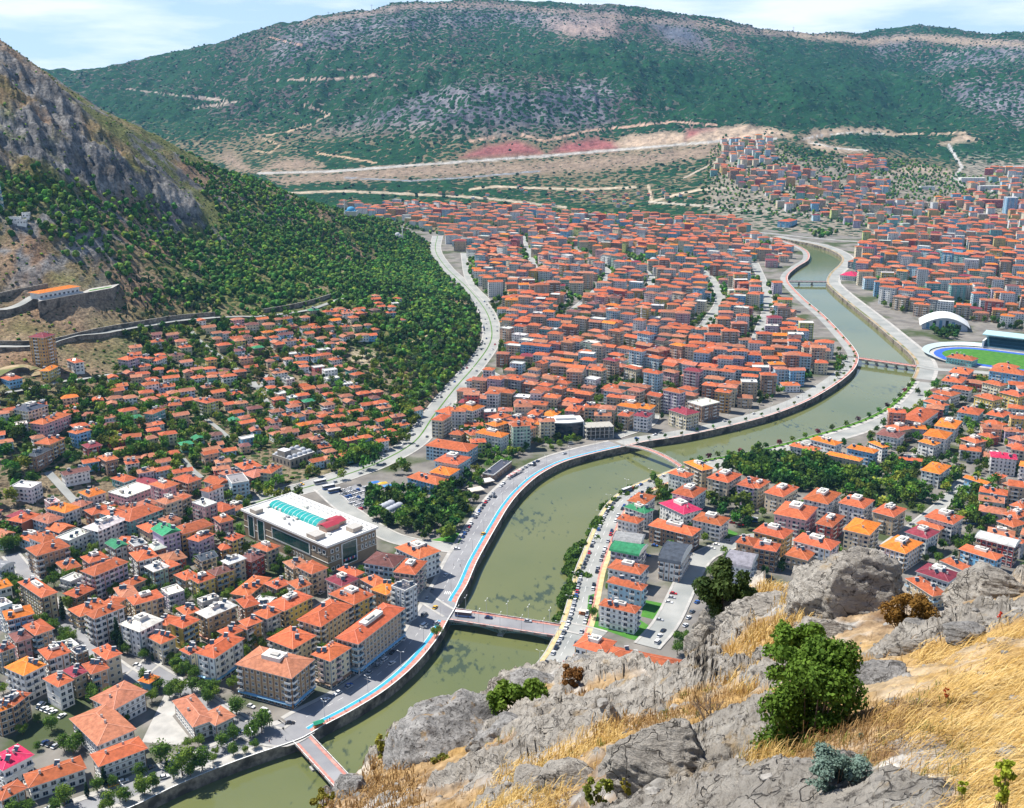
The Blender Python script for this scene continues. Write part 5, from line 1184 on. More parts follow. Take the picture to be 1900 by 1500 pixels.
mosque('mosque', (640, 402), (652, 403), 30, 'far mosque with a blue dome and white minaret at the forest edge', (.08, .32, .55), 8)
mosque('mosque', (1636, 368), (1625, 368), 32, 'far mosque with tall minaret on the built-up slope at upper right')
mosque('mosque', (747, 445), (738, 442), 24, 'small mosque with a pale minaret on the wooded spur', R_=5)
def sports_hall():
    a = G(*pz('d', (1165, 790))[0]); b = G(*pz('d', (1480, 810))[0]); u = Vector((b[0]-a[0], b[1]-a[1])); w = u.length; ang = math.atan2(u.y, u.x); t = thing('sports_hall', (a[0], a[1], 0), ang, 'white sports hall under one great arched roof beside the stadium', 'sports hall')
    n = 14; Dp = 42; f = lambda s: 5+11.5*math.sin(math.pi*s)**.9; m = MB()
    for i in range(n):
        s0, s1 = i/n, (i+1)/n
        for y in (0, Dp): q = [(w*s0, y, -.5), (w*s1, y, -.5), (w*s1, y, f(s1)), (w*s0, y, f(s0))]; m.face(q if y == 0 else q[::-1], 0, (.50, .56, .66))
    for x in (0, w): m.face([(x, 0, -.5), (x, Dp, -.5), (x, Dp, 5), (x, 0, 5)], 0, (.6, .62, .66))
    m.build('wall', 'plaster', t); m = MB()
    for i in range(n):
        s0, s1 = i/n, (i+1)/n; X0, X1 = -3+(w+6)*s0, -3+(w+6)*s1; m.face([(X0, -3, f(s0)+.3), (X1, -3, f(s1)+.3), (X1, Dp+3, f(s1)+.3), (X0, Dp+3, f(s0)+.3)], 0, (.78, .78, .77))
        m.face([(X0, -3.02, f(s0)-.5), (X1, -3.02, f(s1)-.5), (X1, -3.02, f(s1)+.3), (X0, -3.02, f(s0)+.3)], 0, (.8, .8, .79)); m.face([(X1, -3, f(s1)-.5), (X0, -3, f(s0)-.5), (X0, Dp+3, f(s0)-.5), (X1, Dp+3, f(s1)-.5)], 0, (.7, .7, .7))
    m.build('arched_roof', 'metal_sheet', t, smooth=False)
    for i in range(6):
        m = MB(); s = .12+.14*i; m.box(-1.8, -.15, 1.0, 1.8, -.02, f(s+.03)*.78, 0, (.10, .25, .42)); m.build('window', 'window_glass' if i % 2 else 'metal_sheet', t, loc=(w*s, 0, 0))
    occupy(a[0]+math.cos(ang)*w/2-math.sin(ang)*Dp/2, a[1]+math.sin(ang)*w/2+math.cos(ang)*Dp/2, w+10, Dp+14, ang)
sports_hall()
def stadium():
    c0 = G(1738, 652); ang = -.62; t = thing('stadium', (c0[0]+86*math.cos(ang), c0[1]+86*math.sin(ang), 0), ang, 'oval stadium with green pitch, blue running track and a long roofed stand', 'stadium')
    def oval(L_, W_, n=24):
        r_ = W_/2; s = L_/2-r_; return [(s+r_*math.cos(a), r_*math.sin(a)) for a in np.linspace(-math.pi/2, math.pi/2, n)]+[(-s-r_*math.cos(a), -r_*math.sin(a)) for a in np.linspace(-math.pi/2, math.pi/2, n)]
    mats = {'apron': ('concrete', 196, 108, .06), 'running_track': ('track_blue', 176, 92, .12), 'pitch': ('lawn', 158, 74, .18)}
    noisy('track_blue', (.03, .10, .45), (.05, .14, .55), .2, .8, .3, 0, coords='World')
    for k, (mt, L_, W_, z) in mats.items(): m = MB(); m.face([(x, y, z) for x, y in oval(L_, W_)]); m.build(k, mt, t)
    m = MB(); m.prism([(-45, 50), (75, 50), (75, 68), (-45, 68)], 0, 2, 0, (.45, .44, .42))
    for i in range(9): m.box(-45, 50+i*1.9, 2, 75, 52+i*1.9, 2.4+i*1.05, 0, (.03, .10, .14) if i % 3 else (.05, .14, .20))
    m.build('seating', 'plaster', t); m = MB(); m.box(-47, 67, 0, 77, 68.4, 17.5, 0, (.30, .40, .45)); m.box(-47, 48, 0, -45, 68, 9, 0, (.7, .7, .68)); m.build('back_wall', 'plaster', t)
    m = MB(); m.face([(-48, 50, 16.6), (78, 50, 16.6), (78, 70, 18.2), (-48, 70, 18.2)], 0, (.42, .62, .66)); m.face([(-48, 50, 15.6), (78, 50, 15.6), (78, 50, 16.6), (-48, 50, 16.6)], 0, (.45, .66, .70)); m.face([(-48, 70, 18), (78, 70, 18), (78, 50, 16.3), (-48, 50, 16.3)], 0, (.3, .3, .3)); m.build('stand_roof', 'metal_sheet', t)
    rb = MB(); ov = oval(186, 102); ov2 = oval(202, 118)
    for i in range(24, len(ov)-1): rb.face([(*ov[i], 1.2), (*ov[i+1], 1.2), (*ov2[i+1], 4), (*ov2[i], 4)], 0, (.55, .66, .68))
    rb.build('curved_terrace', 'plaster', t)
    for s in (-60, 60):
        m = MB(); m.box(s-.1, -3.7, .2, s+.1, -3.5, 2.6, 0); m.box(s-.1, 3.5, .2, s+.1, 3.7, 2.6, 0); m.box(s-.1, -3.7, 2.45, s+.1, 3.7, 2.6, 0); m.build('goal', 'white_trim', t)
    loc = t.location; occupy(loc.x, loc.y, 210, 150, ang)
stadium()
x, y, z, w, d, a = rect(*pz('d', (1330, 985), (1515, 1015), (1530, 990)), 7); add_building(x, y, 0, w, d, a, 7, 'orange', 'teal', 'h', 1, cat='clubhouse', label='long clubhouse with orange hip roof at the stadium corner', group=None, name='clubhouse')
cw = MB(); 
# hillside: mansion on its wall, tower block, retaining walls, roads, mast
def hroad(pts, w, name='hill_road', m='pale_road', lift=.6):
    ln = [TG(*p) for p in pts]; ln = [tuple(q) for q in smooth(ln, 5)]; A, B = offs(ln, -w/2), offs(ln, w/2); mb = MB()
    zs = [max(TZ(*ln[i][:2]), TZ(*A[i]), TZ(*B[i]), ln[i][2]-3)+lift for i in range(len(ln))]
    for i in range(1, len(zs)-1): zs[i] = (zs[i-1]+zs[i]*2+zs[i+1])/4
    for i in range(len(ln)-1):
        mb.face([(*A[i], zs[i]), (*A[i+1], zs[i+1]), (*B[i+1], zs[i+1]), (*B[i], zs[i])][::-1], 0)
        for S in (A, B): mb.face([(*S[i], zs[i]), (*S[i+1], zs[i+1]), (*S[i+1], zs[i+1]-7), (*S[i], zs[i]-7)], 1)
    for q in ln:
        for k in range(-int(w), int(w)+1, 2): OCC.add((int((q[0])//3), int((q[1]+k)//3)))
    tag(mb.build(name, (m, 'stone_wall')), kind='structure'); return ln, zs
def rwall(pts, h, label, up=0):
    ln = [TG(*p) for p in pts]; ln = [tuple(q) for q in smooth(ln, 5)]; mb = MB(); B = offs(ln, .8)
    for i in range(len(ln)-1):
        z0, z1 = ln[i][2]+up+h, ln[i+1][2]+up+h; mb.face([(ln[i][0], ln[i][1], z0-h-5), (ln[i+1][0], ln[i+1][1], z1-h-5), (ln[i+1][0], ln[i+1][1], z1), (ln[i][0], ln[i][1], z0)], 0)
        mb.face([(ln[i][0], ln[i][1], z0), (ln[i+1][0], ln[i+1][1], z1), (*B[i+1], z1), (*B[i], z0)], 1); mb.face([(*B[i+1], z1-h-5), (*B[i], z0-h-5), (*B[i], z0), (*B[i+1], z1)], 0)
    tag(mb.build('retaining_wall', ('stone_wall', 'concrete')), label, 'wall')
hroad([(-40, 652), (30, 650), (80, 646), (130, 636), (200, 625), (260, 613), (330, 603), (400, 597)], 8)
hroad([(400, 597), (450, 592), (520, 588), (580, 575), (640, 556), (630, 548)], 7)
hroad([(-40, 735), (40, 728), (110, 716), (180, 704), (250, 696)], 6)
hroad([(350, 612), (375, 640), (405, 662), (430, 682), (445, 692)], 5); hroad([(470, 712), (485, 735), (500, 757), (510, 770)], 5); hroad([(450, 712), (480, 722), (495, 700)], 4)
hroad([(90, 885), (115, 910), (140, 935)], 6); hroad([(370, 770), (400, 795), (425, 815)], 4); hroad([(340, 855), (358, 878), (375, 890)], 4)
hroad([(-40, 583), (20, 580), (70, 562), (100, 556)], 11); hroad([(635, 518), (636, 500), (642, 480)], 4, 'dirt_track', 'earth'); hroad([(760, 640), (790, 628), (808, 618)], 3.5, 'dirt_track', 'earth'); hroad([(850, 555), (865, 575), (860, 590)], 4, 'dirt_track', 'earth')
hroad([(-40, 725), (20, 690), (60, 688), (75, 700)], 14, 'dirt_yard', 'earth')
rwall([(-30, 646), (60, 644), (100, 641), (180, 625), (260, 608), (330, 596), (400, 590)], 5, 'long grey retaining wall above the hill road on the left')
rwall([(490, 584), (530, 578), (575, 566), (615, 553)], 5, 'short grey retaining wall above the road bend under the forest')
rwall([(-30, 560), (30, 556), (70, 548), (90, 540)], 4, 'curved pale wall above the parking area left of the hilltop restaurant')
def terrace():
    a, b, c = TG(74, 592), TG(212, 562), TG(200, 540); z = max(a[2], b[2])+6; t = thing('terrace', (a[0], a[1], z), 0, 'high dark stone terrace wall carrying the hillside restaurant', 'terrace')
    p = [(0, 0), (b[0]-a[0], b[1]-a[1]), (b[0]-a[0]-2, b[1]-a[1]+26), (-6, 30)]; m = MB(); m.prism(p, -22, 7, 0, (1, 1, 1), 1); m.build('retaining_wall', ('stone_wall', 'concrete'), t)
    L_ = Vector((b[0]-a[0], b[1]-a[1])); ang = math.atan2(L_.y, L_.x)
    t2 = thing('restaurant', (a[0]+L_.x*.34-math.sin(ang)*13, a[1]+L_.y*.34+math.cos(ang)*13, z+7.05), ang, 'white hillside restaurant with an orange hip roof on a dark stone terrace', 'restaurant')
    w, d, h = L_.length*.52, 13, 6; m = MB(); m.box(-w/2, -d/2, 0, w/2, d/2, h, 0, (.72, .72, .70)); m.box(-w/2-2, -d/2-3, 0, w/2+2, -d/2-.01, .8, 0, (.6, .6, .6)); m.build('wall', 'plaster', t2)
    m = MB(); emit_roof(m, 'h', w, d, h, ROOFS['bright'], ov=1.6, rk=.13); m.build('roof', ('roof_tiles', 'plaster'), t2); windows_on(t2, w, d, h, (0,), {0: 9}, WM[3], 2.2, 3, nfl=1)
    g = MB(); g.face([(b[0]-a[0]-4-L_.x*.3, b[1]-a[1]+2-L_.y*.3, 7.06), (b[0]-a[0]-3, b[1]-a[1]+2, 7.06), (b[0]-a[0]-4, b[1]-a[1]+10, 7.06), (b[0]-a[0]-5-L_.x*.3, b[1]-a[1]+10-L_.y*.3, 7.06)]); g.build('lawn', 'lawn', t)
    occupy(a[0]+L_.x/2, a[1]+L_.y/2+10, L_.length, 34, ang)
terrace()
g = TG(85, 680); add_building(g[0], g[1], g[2], 15, 15, -.25, 27, 'maroon', 'ochre', 'h', 1, random.Random(4), label='tall narrow ochre and white block with maroon roof beside the hill road', cat='tower block', name='tower_block', group=None); occupy(g[0], g[1], 17, 17, 0)
def mast(px, py, h):
    g = TG(px, py); t = thing('radio_mast', g, 0, 'blue and white lattice radio mast on the slope at the left edge', 'mast'); m = MB(); n = 12
    for i in range(n):
        z0, z1 = h*i/n, h*(i+1)/n; r0, r1 = 2.6*(1-i/n*.75), 2.6*(1-(i+1)/n*.75); c = (.2, .4, .6) if i % 2 else (.75, .75, .75)
        for k in range(4):
            a0, a1 = math.pi/4+k*math.pi/2, math.pi/4+(k+1)*math.pi/2; m.tube((r0*math.cos(a0), r0*math.sin(a0), z0), (r1*math.cos(a0), r1*math.sin(a0), z1), .16, n=4, col=c); m.tube((r0*math.cos(a0), r0*math.sin(a0), z0), (r1*math.cos(a1), r1*math.sin(a1), z1), .1, n=4, col=c)
    m.build('lattice', 'metal_sheet', t); m = MB(); m.tube((0, 0, h), (0, 0, h+6), .2, n=5, col=(.6, .1, .1)); m.build('antenna', 'metal_sheet', t)
mast(5, 400, 42)
for i, (px, py, w) in enumerate(((28, 412, 12), (42, 420, 9), (50, 410, 7))):
    g = TG(px, py); add_building(g[0], g[1], g[2], w, 7, .2, 4, 'white', 'white', 'f', 1, random.Random(i), cat='hut', group='white huts on the wooded slope', extras=False, name='hut')
for i, (px, py, w, d, h, wl) in enumerate(((1802, 342, 70, 30, 14, 'white'), (1838, 352, 60, 26, 9, 'white'), (1852, 385, 95, 24, 20, 'red'), (1872, 398, 26, 26, 42, 'blue'), (1720, 352, 40, 16, 8, 'white'), (1880, 318, 60, 30, 12, 'white'), (1700, 385, 55, 14, 10, 'tan'), (1020, 415, 60, 18, 12, 'white'), (930, 478, 60, 16, 14, 'white'), (935, 498, 50, 16, 14, 'blue'), (1078, 415, 40, 18, 9, 'white'))):
    g = TG(px, py); add_building(g[0], g[1], g[2], w, d, -.1, h, 'orange' if wl in ('red', 'tan') or px < 1000 else 'white', wl, 'h' if px < 1000 else 'f', 1, random.Random(i), cat='large building', group='large public buildings far off', extras=False, name='public_building'); occupy(g[0], g[1], w, d, -.1)
# ------------------------------------------------------------------ the rest of the town, block by block
FILL = []
def fill(poly, ang, cw=(14, 22), cdp=(11, 14), street=8, gap=(0, 5), hh=(12, 17), p=.92, house=False, curve=0, jig=.05, slope_=False, seed=1):
    r = random.Random(seed); W_ = [(TG(*q) if slope_ else G(*q))[:2] for q in poly]; xs = [q[0] for q in W_]; ys = [q[1] for q in W_]; cx, cy = sum(xs)/len(xs), sum(ys)/len(ys)
    Rr = max(math.hypot(x-cx, y-cy) for x, y in W_)+20; v = -Rr; n = 0; pa = np.array(W_)
    while v < Rr:
        dp = r.uniform(*cdp); u = -Rr+r.uniform(0, 10); h0 = r.uniform(*hh)
        while u < Rr:
            w = r.uniform(*cw); uu = u+w/2; aa = ang+curve*uu/Rr; lx, ly = uu, v+curve*uu*uu/(2*Rr)
            x = cx+lx*math.cos(ang)-ly*math.sin(ang); y = cy+lx*math.sin(ang)+ly*math.cos(ang)
            u += w+(r.uniform(*gap) if r.random() < .6 else gap[0])
            if not inpoly([x], [y], W_)[0] or r.random() > p: continue
            a2 = aa+r.gauss(0, jig)+(0 if house else (float(fbm(np.array([x/130.]), np.array([y/170.]), 2, seed)[0])-.5)*1.5)
            if not free(x, y, w, dp, a2): continue
            occupy(x, y, w-.5, dp-.5, a2); h = (h0+r.choice((-6, -3, 0, 0, 3, 6)) if not house else r.choice((3.2, 5.6, 6, 6, 6.5, 8.5))); h = max(3, h)
            FILL.append((x, y, w-.6, dp-.4, a2, h, house, r.random(), slope_)); n += 1
        v += dp+street*r.uniform(.7, 1.3)
    return n
OLD = [(330, 606), (400, 600), (560, 592), (640, 575), (700, 585), (695, 640), (650, 645), (640, 690), (745, 745), (785, 785), (750, 830), (660, 868), (600, 880), (560, 850), (500, 830), (440, 850), (430, 880), (330, 900), (180, 890), (50, 830), (-30, 860), (-30, 770), (60, 760), (200, 735), (215, 690), (260, 640)]
fill(OLD, .55, (8, 14), (7.5, 9.5), 6.5, (0, 6), house=True, p=.80, jig=.1, slope_=True, seed=3)
fill([(690, 560), (740, 560), (745, 620), (700, 620)], .5, (8, 12), (8, 9), 8, (2, 8), house=True, p=.4, slope_=True)
fill([(110, 690), (60, 640), (20, 660), (-20, 640), (-20, 760), (40, 750)], .5, (9, 14), (8, 10), 10, (6, 20), house=True, p=.2, slope_=True, seed=5)
fill([(-30, 870), (60, 840), (200, 895), (330, 905), (440, 885), (470, 930), (455, 960), (440, 1010), (560, 1070), (620, 1060), (680, 1070), (790, 1010), (800, 1050), (780, 1130), (740, 1150), (640, 1220), (600, 1240), (470, 1230), (430, 1290), (350, 1285), (230, 1270), (150, 1260), (-30, 1240)], -.64, (11, 18), (9, 13), 3.5, (0, 3), (8, 13), .8, seed=7)
fill([(800, 775), (850, 725), (900, 690), (1000, 700), (1150, 760), (1240, 770), (1180, 795), (1120, 805), (1000, 820), (960, 845), (890, 855), (870, 830), (815, 800)], -.38, (10, 17), (9, 12), 4.5, (0, 4), (10, 15), .9, seed=9)
fill([(922, 650), (908, 600), (960, 560), (1100, 570), (1300, 560), (1410, 590), (1500, 640), (1535, 680), (1500, 712), (1430, 748), (1330, 775), (1240, 770), (1150, 760), (1000, 700), (925, 690)], -.42, (13, 19), (9.5, 12), 12.5, (1, 8), (12, 19), .9, curve=.15, seed=11)
fill([(860, 480), (900, 440), (1000, 430), (1250, 430), (1380, 448), (1430, 480), (1450, 560), (1500, 640), (1410, 590), (1300, 560), (1100, 570), (960, 560), (915, 600), (880, 540)], -.30, (14, 22), (9.5, 12), 17, (2, 10), (13, 21), .88, curve=.25, seed=13)
fill([(620, 388), (700, 384), (1000, 388), (1040, 400), (1200, 405), (1330, 408), (1400, 432), (1440, 455), (1380, 448), (1250, 430), (1000, 430), (900, 440), (850, 470), (800, 432)], -.3, (15, 26), (10, 12), 27, (2, 16), (13, 21), .85, curve=.2, seed=15)
fill([(1590, 470), (1600, 450), (1680, 432), (1900, 415), (1990, 415), (1990, 640), (1900, 620), (1830, 600), (1700, 590), (1640, 570), (1570, 505)], -.42, (15, 23), (10, 12.5), 21, (3, 14), (14, 27), .9, seed=17)
fill([(1440, 455), (1470, 470), (1450, 500), (1440, 560), (1470, 600), (1560, 690), (1535, 700), (1480, 640), (1430, 580)], -.42, (14, 20), (11, 14), 7, (0, 4), (10, 15), .9, seed=18)
fill([(1320, 330), (1345, 262), (1425, 262), (1445, 300), (1520, 335), (1560, 350), (1600, 330), (1650, 345), (1640, 385), (1780, 372), (1990, 345), (1990, 420), (1800, 425), (1680, 430), (1600, 425), (1480, 405), (1440, 385), (1380, 350)], -.15, (16, 24), (11, 13), 24, (4, 18), (12, 20), .85, slope_=True, seed=19)
fill([(1790, 345), (1850, 320), (1990, 300), (1990, 345), (1800, 372)], -.15, (18, 30), (11, 13), 18, (4, 18), (10, 20), .8, slope_=True, seed=29)
fill([(1570, 295), (1645, 298), (1640, 318), (1570, 316)], -.1, (18, 26), (10, 12), 12, (1, 4), (7, 8), 1, slope_=True, seed=20)
fill([(1740, 700), (1790, 700), (1990, 720), (1990, 960), (1880, 970), (1860, 900), (1800, 870), (1760, 850), (1700, 845), (1640, 825), (1600, 815), (1660, 780), (1700, 745)], -.5, (13, 18), (11, 13), 9, (2, 8), (9, 15), .8, seed=21)
fill([(1800, 930), (1990, 900), (1990, 1080), (1850, 1060)], -.5, (13, 18), (11, 13), 8, (2, 6), (9, 13), .8, seed=22)
fill([(800, 360), (1000, 345), (1280, 350), (1280, 385), (1000, 382), (800, 380)], -.1, (9, 13), (8, 9), 30, (25, 90), house=True, p=.5, slope_=True, seed=23)
def pscale(b): return PX(b[0], b[1], 0)[1]
FILL.sort(key=lambda b: -math.hypot(*PX(b[0], b[1], 0))*0-pscale(b))
def visible(b):
    px, py = PX(b[0], b[1], TZ(b[0], b[1])+4); return -20 < px < 1920 and py < 1520 and not (py > 1000 and inpoly([px], [py], FGP)[0])
FGP = [(560, 1530), (650, 1440), (735, 1335), (870, 1310), (930, 1255), (1110, 1225), (1290, 1240), (1310, 1120), (1400, 1080), (1690, 1105), (1750, 1130), (1800, 1085), (1950, 1060), (1950, 1550)]
n_blk = len([1 for b in IND if b['cat'] == 'apartment block']); n_hs = 0; stW = MB(); stR = MB(); stW2 = MB(); stR2 = MB()
wr = random.Random(11)
WC = ['cream']*6+['white']*9+['tan']*3+['pale-blue']*3+['teal', 'mint', 'peach', 'peach', 'pink', 'lilac', 'yellow', 'ochre', 'blue', 'lime', 'brown', 'grey', 'brick', 'red']
HWC = ['white']*6+['cream']*4+['pale-blue']*3+['tan', 'tan', 'brown', 'peach', 'yellow', 'teal', 'red', 'blue', 'pink']
for b in FILL:
    x, y, w, d, a, h, house, k, sl = b; z = TZ(x, y) if sl else 0
    roof = 'orange' if k < .52 else 'faded' if k < .80 else wr.choice(['bright', 'faded', 'faded', 'maroon', 'brown', 'white', 'white', 'bright']) if y < 1500 else wr.choice(['bright', 'faded', 'white', 'maroon'])
    if house: roof = 'orange' if k < .5 else 'faded' if k < .88 else wr.choice(['bright', 'brown', 'white', 'green'])
    wall = wr.choice(HWC if house else WC); kind = 'f' if roof == 'white' else wr.choice('hhhtg' if not house else 'hhg'); rr = random.Random(int(x*7+y*3)); vis = visible(b)
    if house and y > 1300: kind = 'h'
    if not vis: 
        if PX(x, y, 0)[1] > 1000: continue
    if house:
        if vis and n_hs < 296: add_building(x, y, z, w, d, a, h, roof, wall, kind, 1, rr, cat='house', group='small houses of the old hillside quarter', extras=wr.random() < .3, name='house'); n_hs += 1
        else: add_building(x, y, z, w, d, a, h, roof, wall, kind, 0, rr, stuff=(stW2, stR2))
    else:
        if vis and n_blk < 298: add_building(x, y, z, w, d, a, h, roof, wall, kind, 2 if PX(x, y, 0)[1] > 1060 else 1, rr); n_blk += 1
        else: add_building(x, y, z, w, d, a, h, roof, wall, kind, 0, rr, stuff=(stW, stR))
def join_stuff(name, label, cat, A, B):
    o = MB(); 
    for src, dm in ((A, 0), (B, 2)):
        k = len(o.v); o.v += src.v; o.f += [tuple(i+k for i in f) for f in src.f]; o.m += [m+dm for m in src.m]; o.c += src.c; o.u += src.u
    tag(o.build(name, ('facade', 'plaster', 'roof_tiles', 'plaster')), label, cat, kind='stuff')
join_stuff('distant_apartment_blocks', 'dense mass of distant orange-roofed apartment blocks filling the valley floor and far slope', 'town', stW, stR)
if stW2.v: join_stuff('distant_houses', 'scattered small distant houses below the mountain and at the old quarter edges', 'town', stW2, stR2)
print('FILL', len(FILL), 'blk', n_blk, 'houses', n_hs)
# ------------------------------------------------------------------ vegetation
attr_mat('leaves', .8, .2, .15, .8, transl=.25)
attr_mat('leaves_far', .9, .1, .35, .3, bump=.8, bscale=1.2)
noisy('bark', (.10, .07, .05), (.20, .15, .11), 3, .9, .2, .4, 8)
rng = np.random.default_rng(5)
def leaf_cloud(blobs, n, size, seed, ca, cb, clump=.5, up=0):
    """n leaf faces scattered through a set of (x,y,z,r) lobes; returns V, F, C"""
    g = np.random.default_rng(seed); B = np.array(blobs, float); wt = B[:, 3]**2; k = g.choice(len(B), n, p=wt/wt.sum()); d = g.normal(size=(n, 3)); d /= np.linalg.norm(d, axis=1)[:, None]
    d[:, 2] = np.where((d[:, 2] < -.5) & (g.random(n) < .6), -d[:, 2], d[:, 2]); rr = g.uniform(.45, 1.22, n)**.8
    c = B[k, :3]+d*(B[k, 3]*rr)[:, None]; nn = d*.8+g.normal(size=(n, 3))*.6; nn[:, 2] += up; nn /= np.linalg.norm(nn, axis=1)[:, None]
    a = np.cross(nn, g.normal(size=(n, 3))); a /= np.linalg.norm(a, axis=1)[:, None]; b = np.cross(nn, a); s = (size*g.uniform(.6, 1.35, n))[:, None]
    V = np.stack([c-a*s*.5-b*s*.12, c-b*s*.38+a*s*.08, c+a*s*.55+b*s*.06, c+b*s*.42], 1).reshape(-1, 3); Fc = np.arange(n*4).reshape(n, 4)
    t = np.clip(clump*g.random(len(B))[k]+(1-clump)*g.random(n), 0, 1)[:, None]; C = np.array(ca)*(1-t)+np.array(cb)*t; C = np.repeat(C, 4, 0); return V, Fc, C
def np_mesh(name, V, Fc, C, m):
    o = npmesh(name, V, Fc, m, C); me = o.data; bpy.data.objects.remove(o); return me
def lobes(n, rx, rz, z0, r0, r1, seed, cone=0):
    r = random.Random(seed); o = []
    for i in range(n):
        a = r.uniform(0, 6.28); q = math.sqrt(r.random()); z = r.uniform(-1, 1); s = math.sqrt(max(0, 1-z*z*.8))*(1-cone*(z+1)/2)
        o.append((q*s*rx*math.cos(a), q*s*rx*math.sin(a), z0+z*rz, r.uniform(r0, r1)*(1-cone*.5*(z+1)/2)))
    return o
SPEC = {'broadleaf tree': ((.045, .11, .012), (.15, .26, .035)), 'bright tree': ((.09, .17, .015), (.23, .32, .045)), 'pine': ((.022, .075, .014), (.085, .18, .035)), 'cypress': ((.012, .035, .014), (.03, .07, .025)), 'shrub': ((.05, .12, .015), (.13, .22, .03)), 'olive tree': ((.06, .09, .04), (.14, .18, .09)), 'purple tree': ((.08, .02, .04), (.16, .05, .06))}
def crown_geo(sp, seed, n, size):
    ca, cb = SPEC[sp]
    if sp == 'cypress': L_ = [(0, 0, 1+i*.95, .95-abs(i-2)*.13) for i in range(8)]
    elif sp == 'pine': L_ = lobes(15, 2.5, 2.2, 4.6, 1.0, 1.7, seed, .55)
    elif sp == 'shrub': L_ = lobes(8, 1.4, .6, 1.0, .7, 1.0, seed)
    else: L_ = lobes(17, 2.7, 1.8, 4.9, 1.1, 1.8, seed)
    return leaf_cloud(L_, n, size, seed, ca, cb)
HI = {}; MID = {}
for sp in SPEC:
    HI[sp] = [np_mesh('crown', *crown_geo(sp, 100+i, 1100 if sp != 'cypress' else 500, .62), 'leaves') for i in range(3)]
    MID[sp] = [crown_geo(sp, 200+i, 150 if sp != 'cypress' else 70, 1.5 if sp != 'cypress' else 1.0) for i in range(4)]
def trunk_mesh(h):
    m = MB(); m.tube((0, 0, -.6), (.05, .05, h*.6), .26, .18, 7); m.tube((.05, .05, h*.6), (.1, -.1, h*1.2), .18, .07, 6)
    for i in range(4): a = i*1.6+.3; m.tube((.05, .05, h*(.5+.1*i)), (1.5*math.cos(a), 1.5*math.sin(a), h*(.95+.08*i)), .12, .04, 5)
    me = m.mesh('trunk'); me.materials.append(MATS['bark']); return me
TRK = {sp: trunk_mesh(3.6 if sp not in ('shrub', 'cypress') else .9) for sp in SPEC}
TREES = []                               # x, y, z, scale, species
def tree_px(px, py, sp='broadleaf tree', s=1.0, h=4.5): g = TG(px, py, h*s); TREES.append((g[0], g[1], g[2]-h*s if g[2]-h*s > .5 else 0, s, sp))
def grove(poly, step, kinds, s=(.8, 1.2), p=1, seed=1, slope_=False, clear=True, h=4):
    r = random.Random(seed); W_ = [(TG(*q) if slope_ else G(*q, h))[:2] for q in poly]; xs = [q[0] for q in W_]; ys = [q[1] for q in W_]; y = min(ys)
    while y < max(ys):
        x = min(xs)
        while x < max(xs):
            X, Y = x+r.uniform(-.4, .4)*step, y+r.uniform(-.4, .4)*step; x += step
            if r.random() > p or not inpoly([X], [Y], W_)[0]: continue
            if clear and (int(X//3), int(Y//3)) in OCC: continue
            TREES.append((X, Y, TZ(X, Y) if slope_ else 0, r.uniform(*s), r.choice(kinds)))
        y += step
BL, BR, PI_, CY = 'broadleaf tree', 'bright tree', 'pine', 'cypress'
for q in ((1110, 1090, BL, 1.5), (1260, 1180, BR, 1.5), (1400, 1150, BL, 1.4), (1410, 900, PI_, 1.0), (1470, 930, BL, .8), (1620, 970, BL, 1.0), (1830, 890, BL, 1.0), (1740, 960, BL, .8), (1540, 1020, BL, 1.0), (1000, 1340, BR, 1.1), (1060, 1310, BL, .8), (760, 1440, BR, 1.1), (830, 1400, BR, .8), (440, 1410, BR, 1.2), (380, 1470, BL, 1.0), (600, 1360, CY, 1.0), (720, 1270, CY, 1.2), (970, 1240, BL, .9), (670, 1330, BL, .9), (780, 1310, BL, .7),
          (350, 900, BL, 1.0), (500, 1050, BL, 1.2), (440, 1040, BL, 1.0), (560, 1010, BL, 1.0), (150, 940, BR, .8), (1220, 480, BL, 1.1), (1290, 520, BL, 1.1), (1350, 560, BL, .9), (1180, 440, BR, .8), (1250, 660, BR, 1.1), (1330, 640, BL, 1.0), (1430, 660, BL, 1.2), (1480, 690, BR, 1.0), (1440, 720, BL, 1.0), (1180, 650, BL, .8), (810, 270, CY, 2.0), (840, 340, CY, 1.6), (430, 110, CY, 1.8), (300, 180, BL, .9), (370, 200, BL, .9), (1000, 430, BL, .8), (1060, 440, CY, .8),
          (1750, 340, BR, 1.0), (1820, 350, BR, .9), (1640, 780, BL, 1.3), (1600, 860, BL, .7), (80, 1490, BL, 1), (180, 1480, BL, .9), (1380, 1020, BR, .8), (1300, 1040, BR, .7), (1500, 1100, BR, .5), (1700, 1090, BR, .5), (1780, 1060, BR, .35), (1320, 1230, BL, .8), (1160, 1190, CY, .9), (30, 30, BL, 1), (100, 60, BL, .9), (260, 870, BL, .6), (880, 870, BL, .6), (860, 900, CY, .7), (260, 1060, BL, .6)):
    tree_px(q[0]/3.75, 1100+q[1]/3.75, q[2], q[3])
for q in ((60, 960, BL, 1.0), (130, 900, BL, 1.3), (80, 940, BL, 1), (1350, 260, BR, 1)): tree_px(450+q[0]/3.75, 1100+q[1]/3.75, q[2], q[3])
for q in ((690, 500, BR, 1.1), (1100, 240, BR, 1), (1145, 250, BL, 1.0), (1110, 420, BL, 1.3), (1140, 460, BL, 1.2), (1060, 460, BL, 1.2), (1190, 600, PI_, 1.1), (1010, 800, PI_, 1.5), (850, 400, BL, 1.5), (920, 380, BL, 1.3), (620, 400, BL, 1.2), (640, 440, BL, 1.1), (1650, 480, BR, 1.1), (1620, 520, BR, 1), (1460, 550, PI_, 1.6), (1420, 600, PI_, 1.6)): tree_px(450+q[0]/3.75, 750+q[1]/3.75, q[2], q[3])
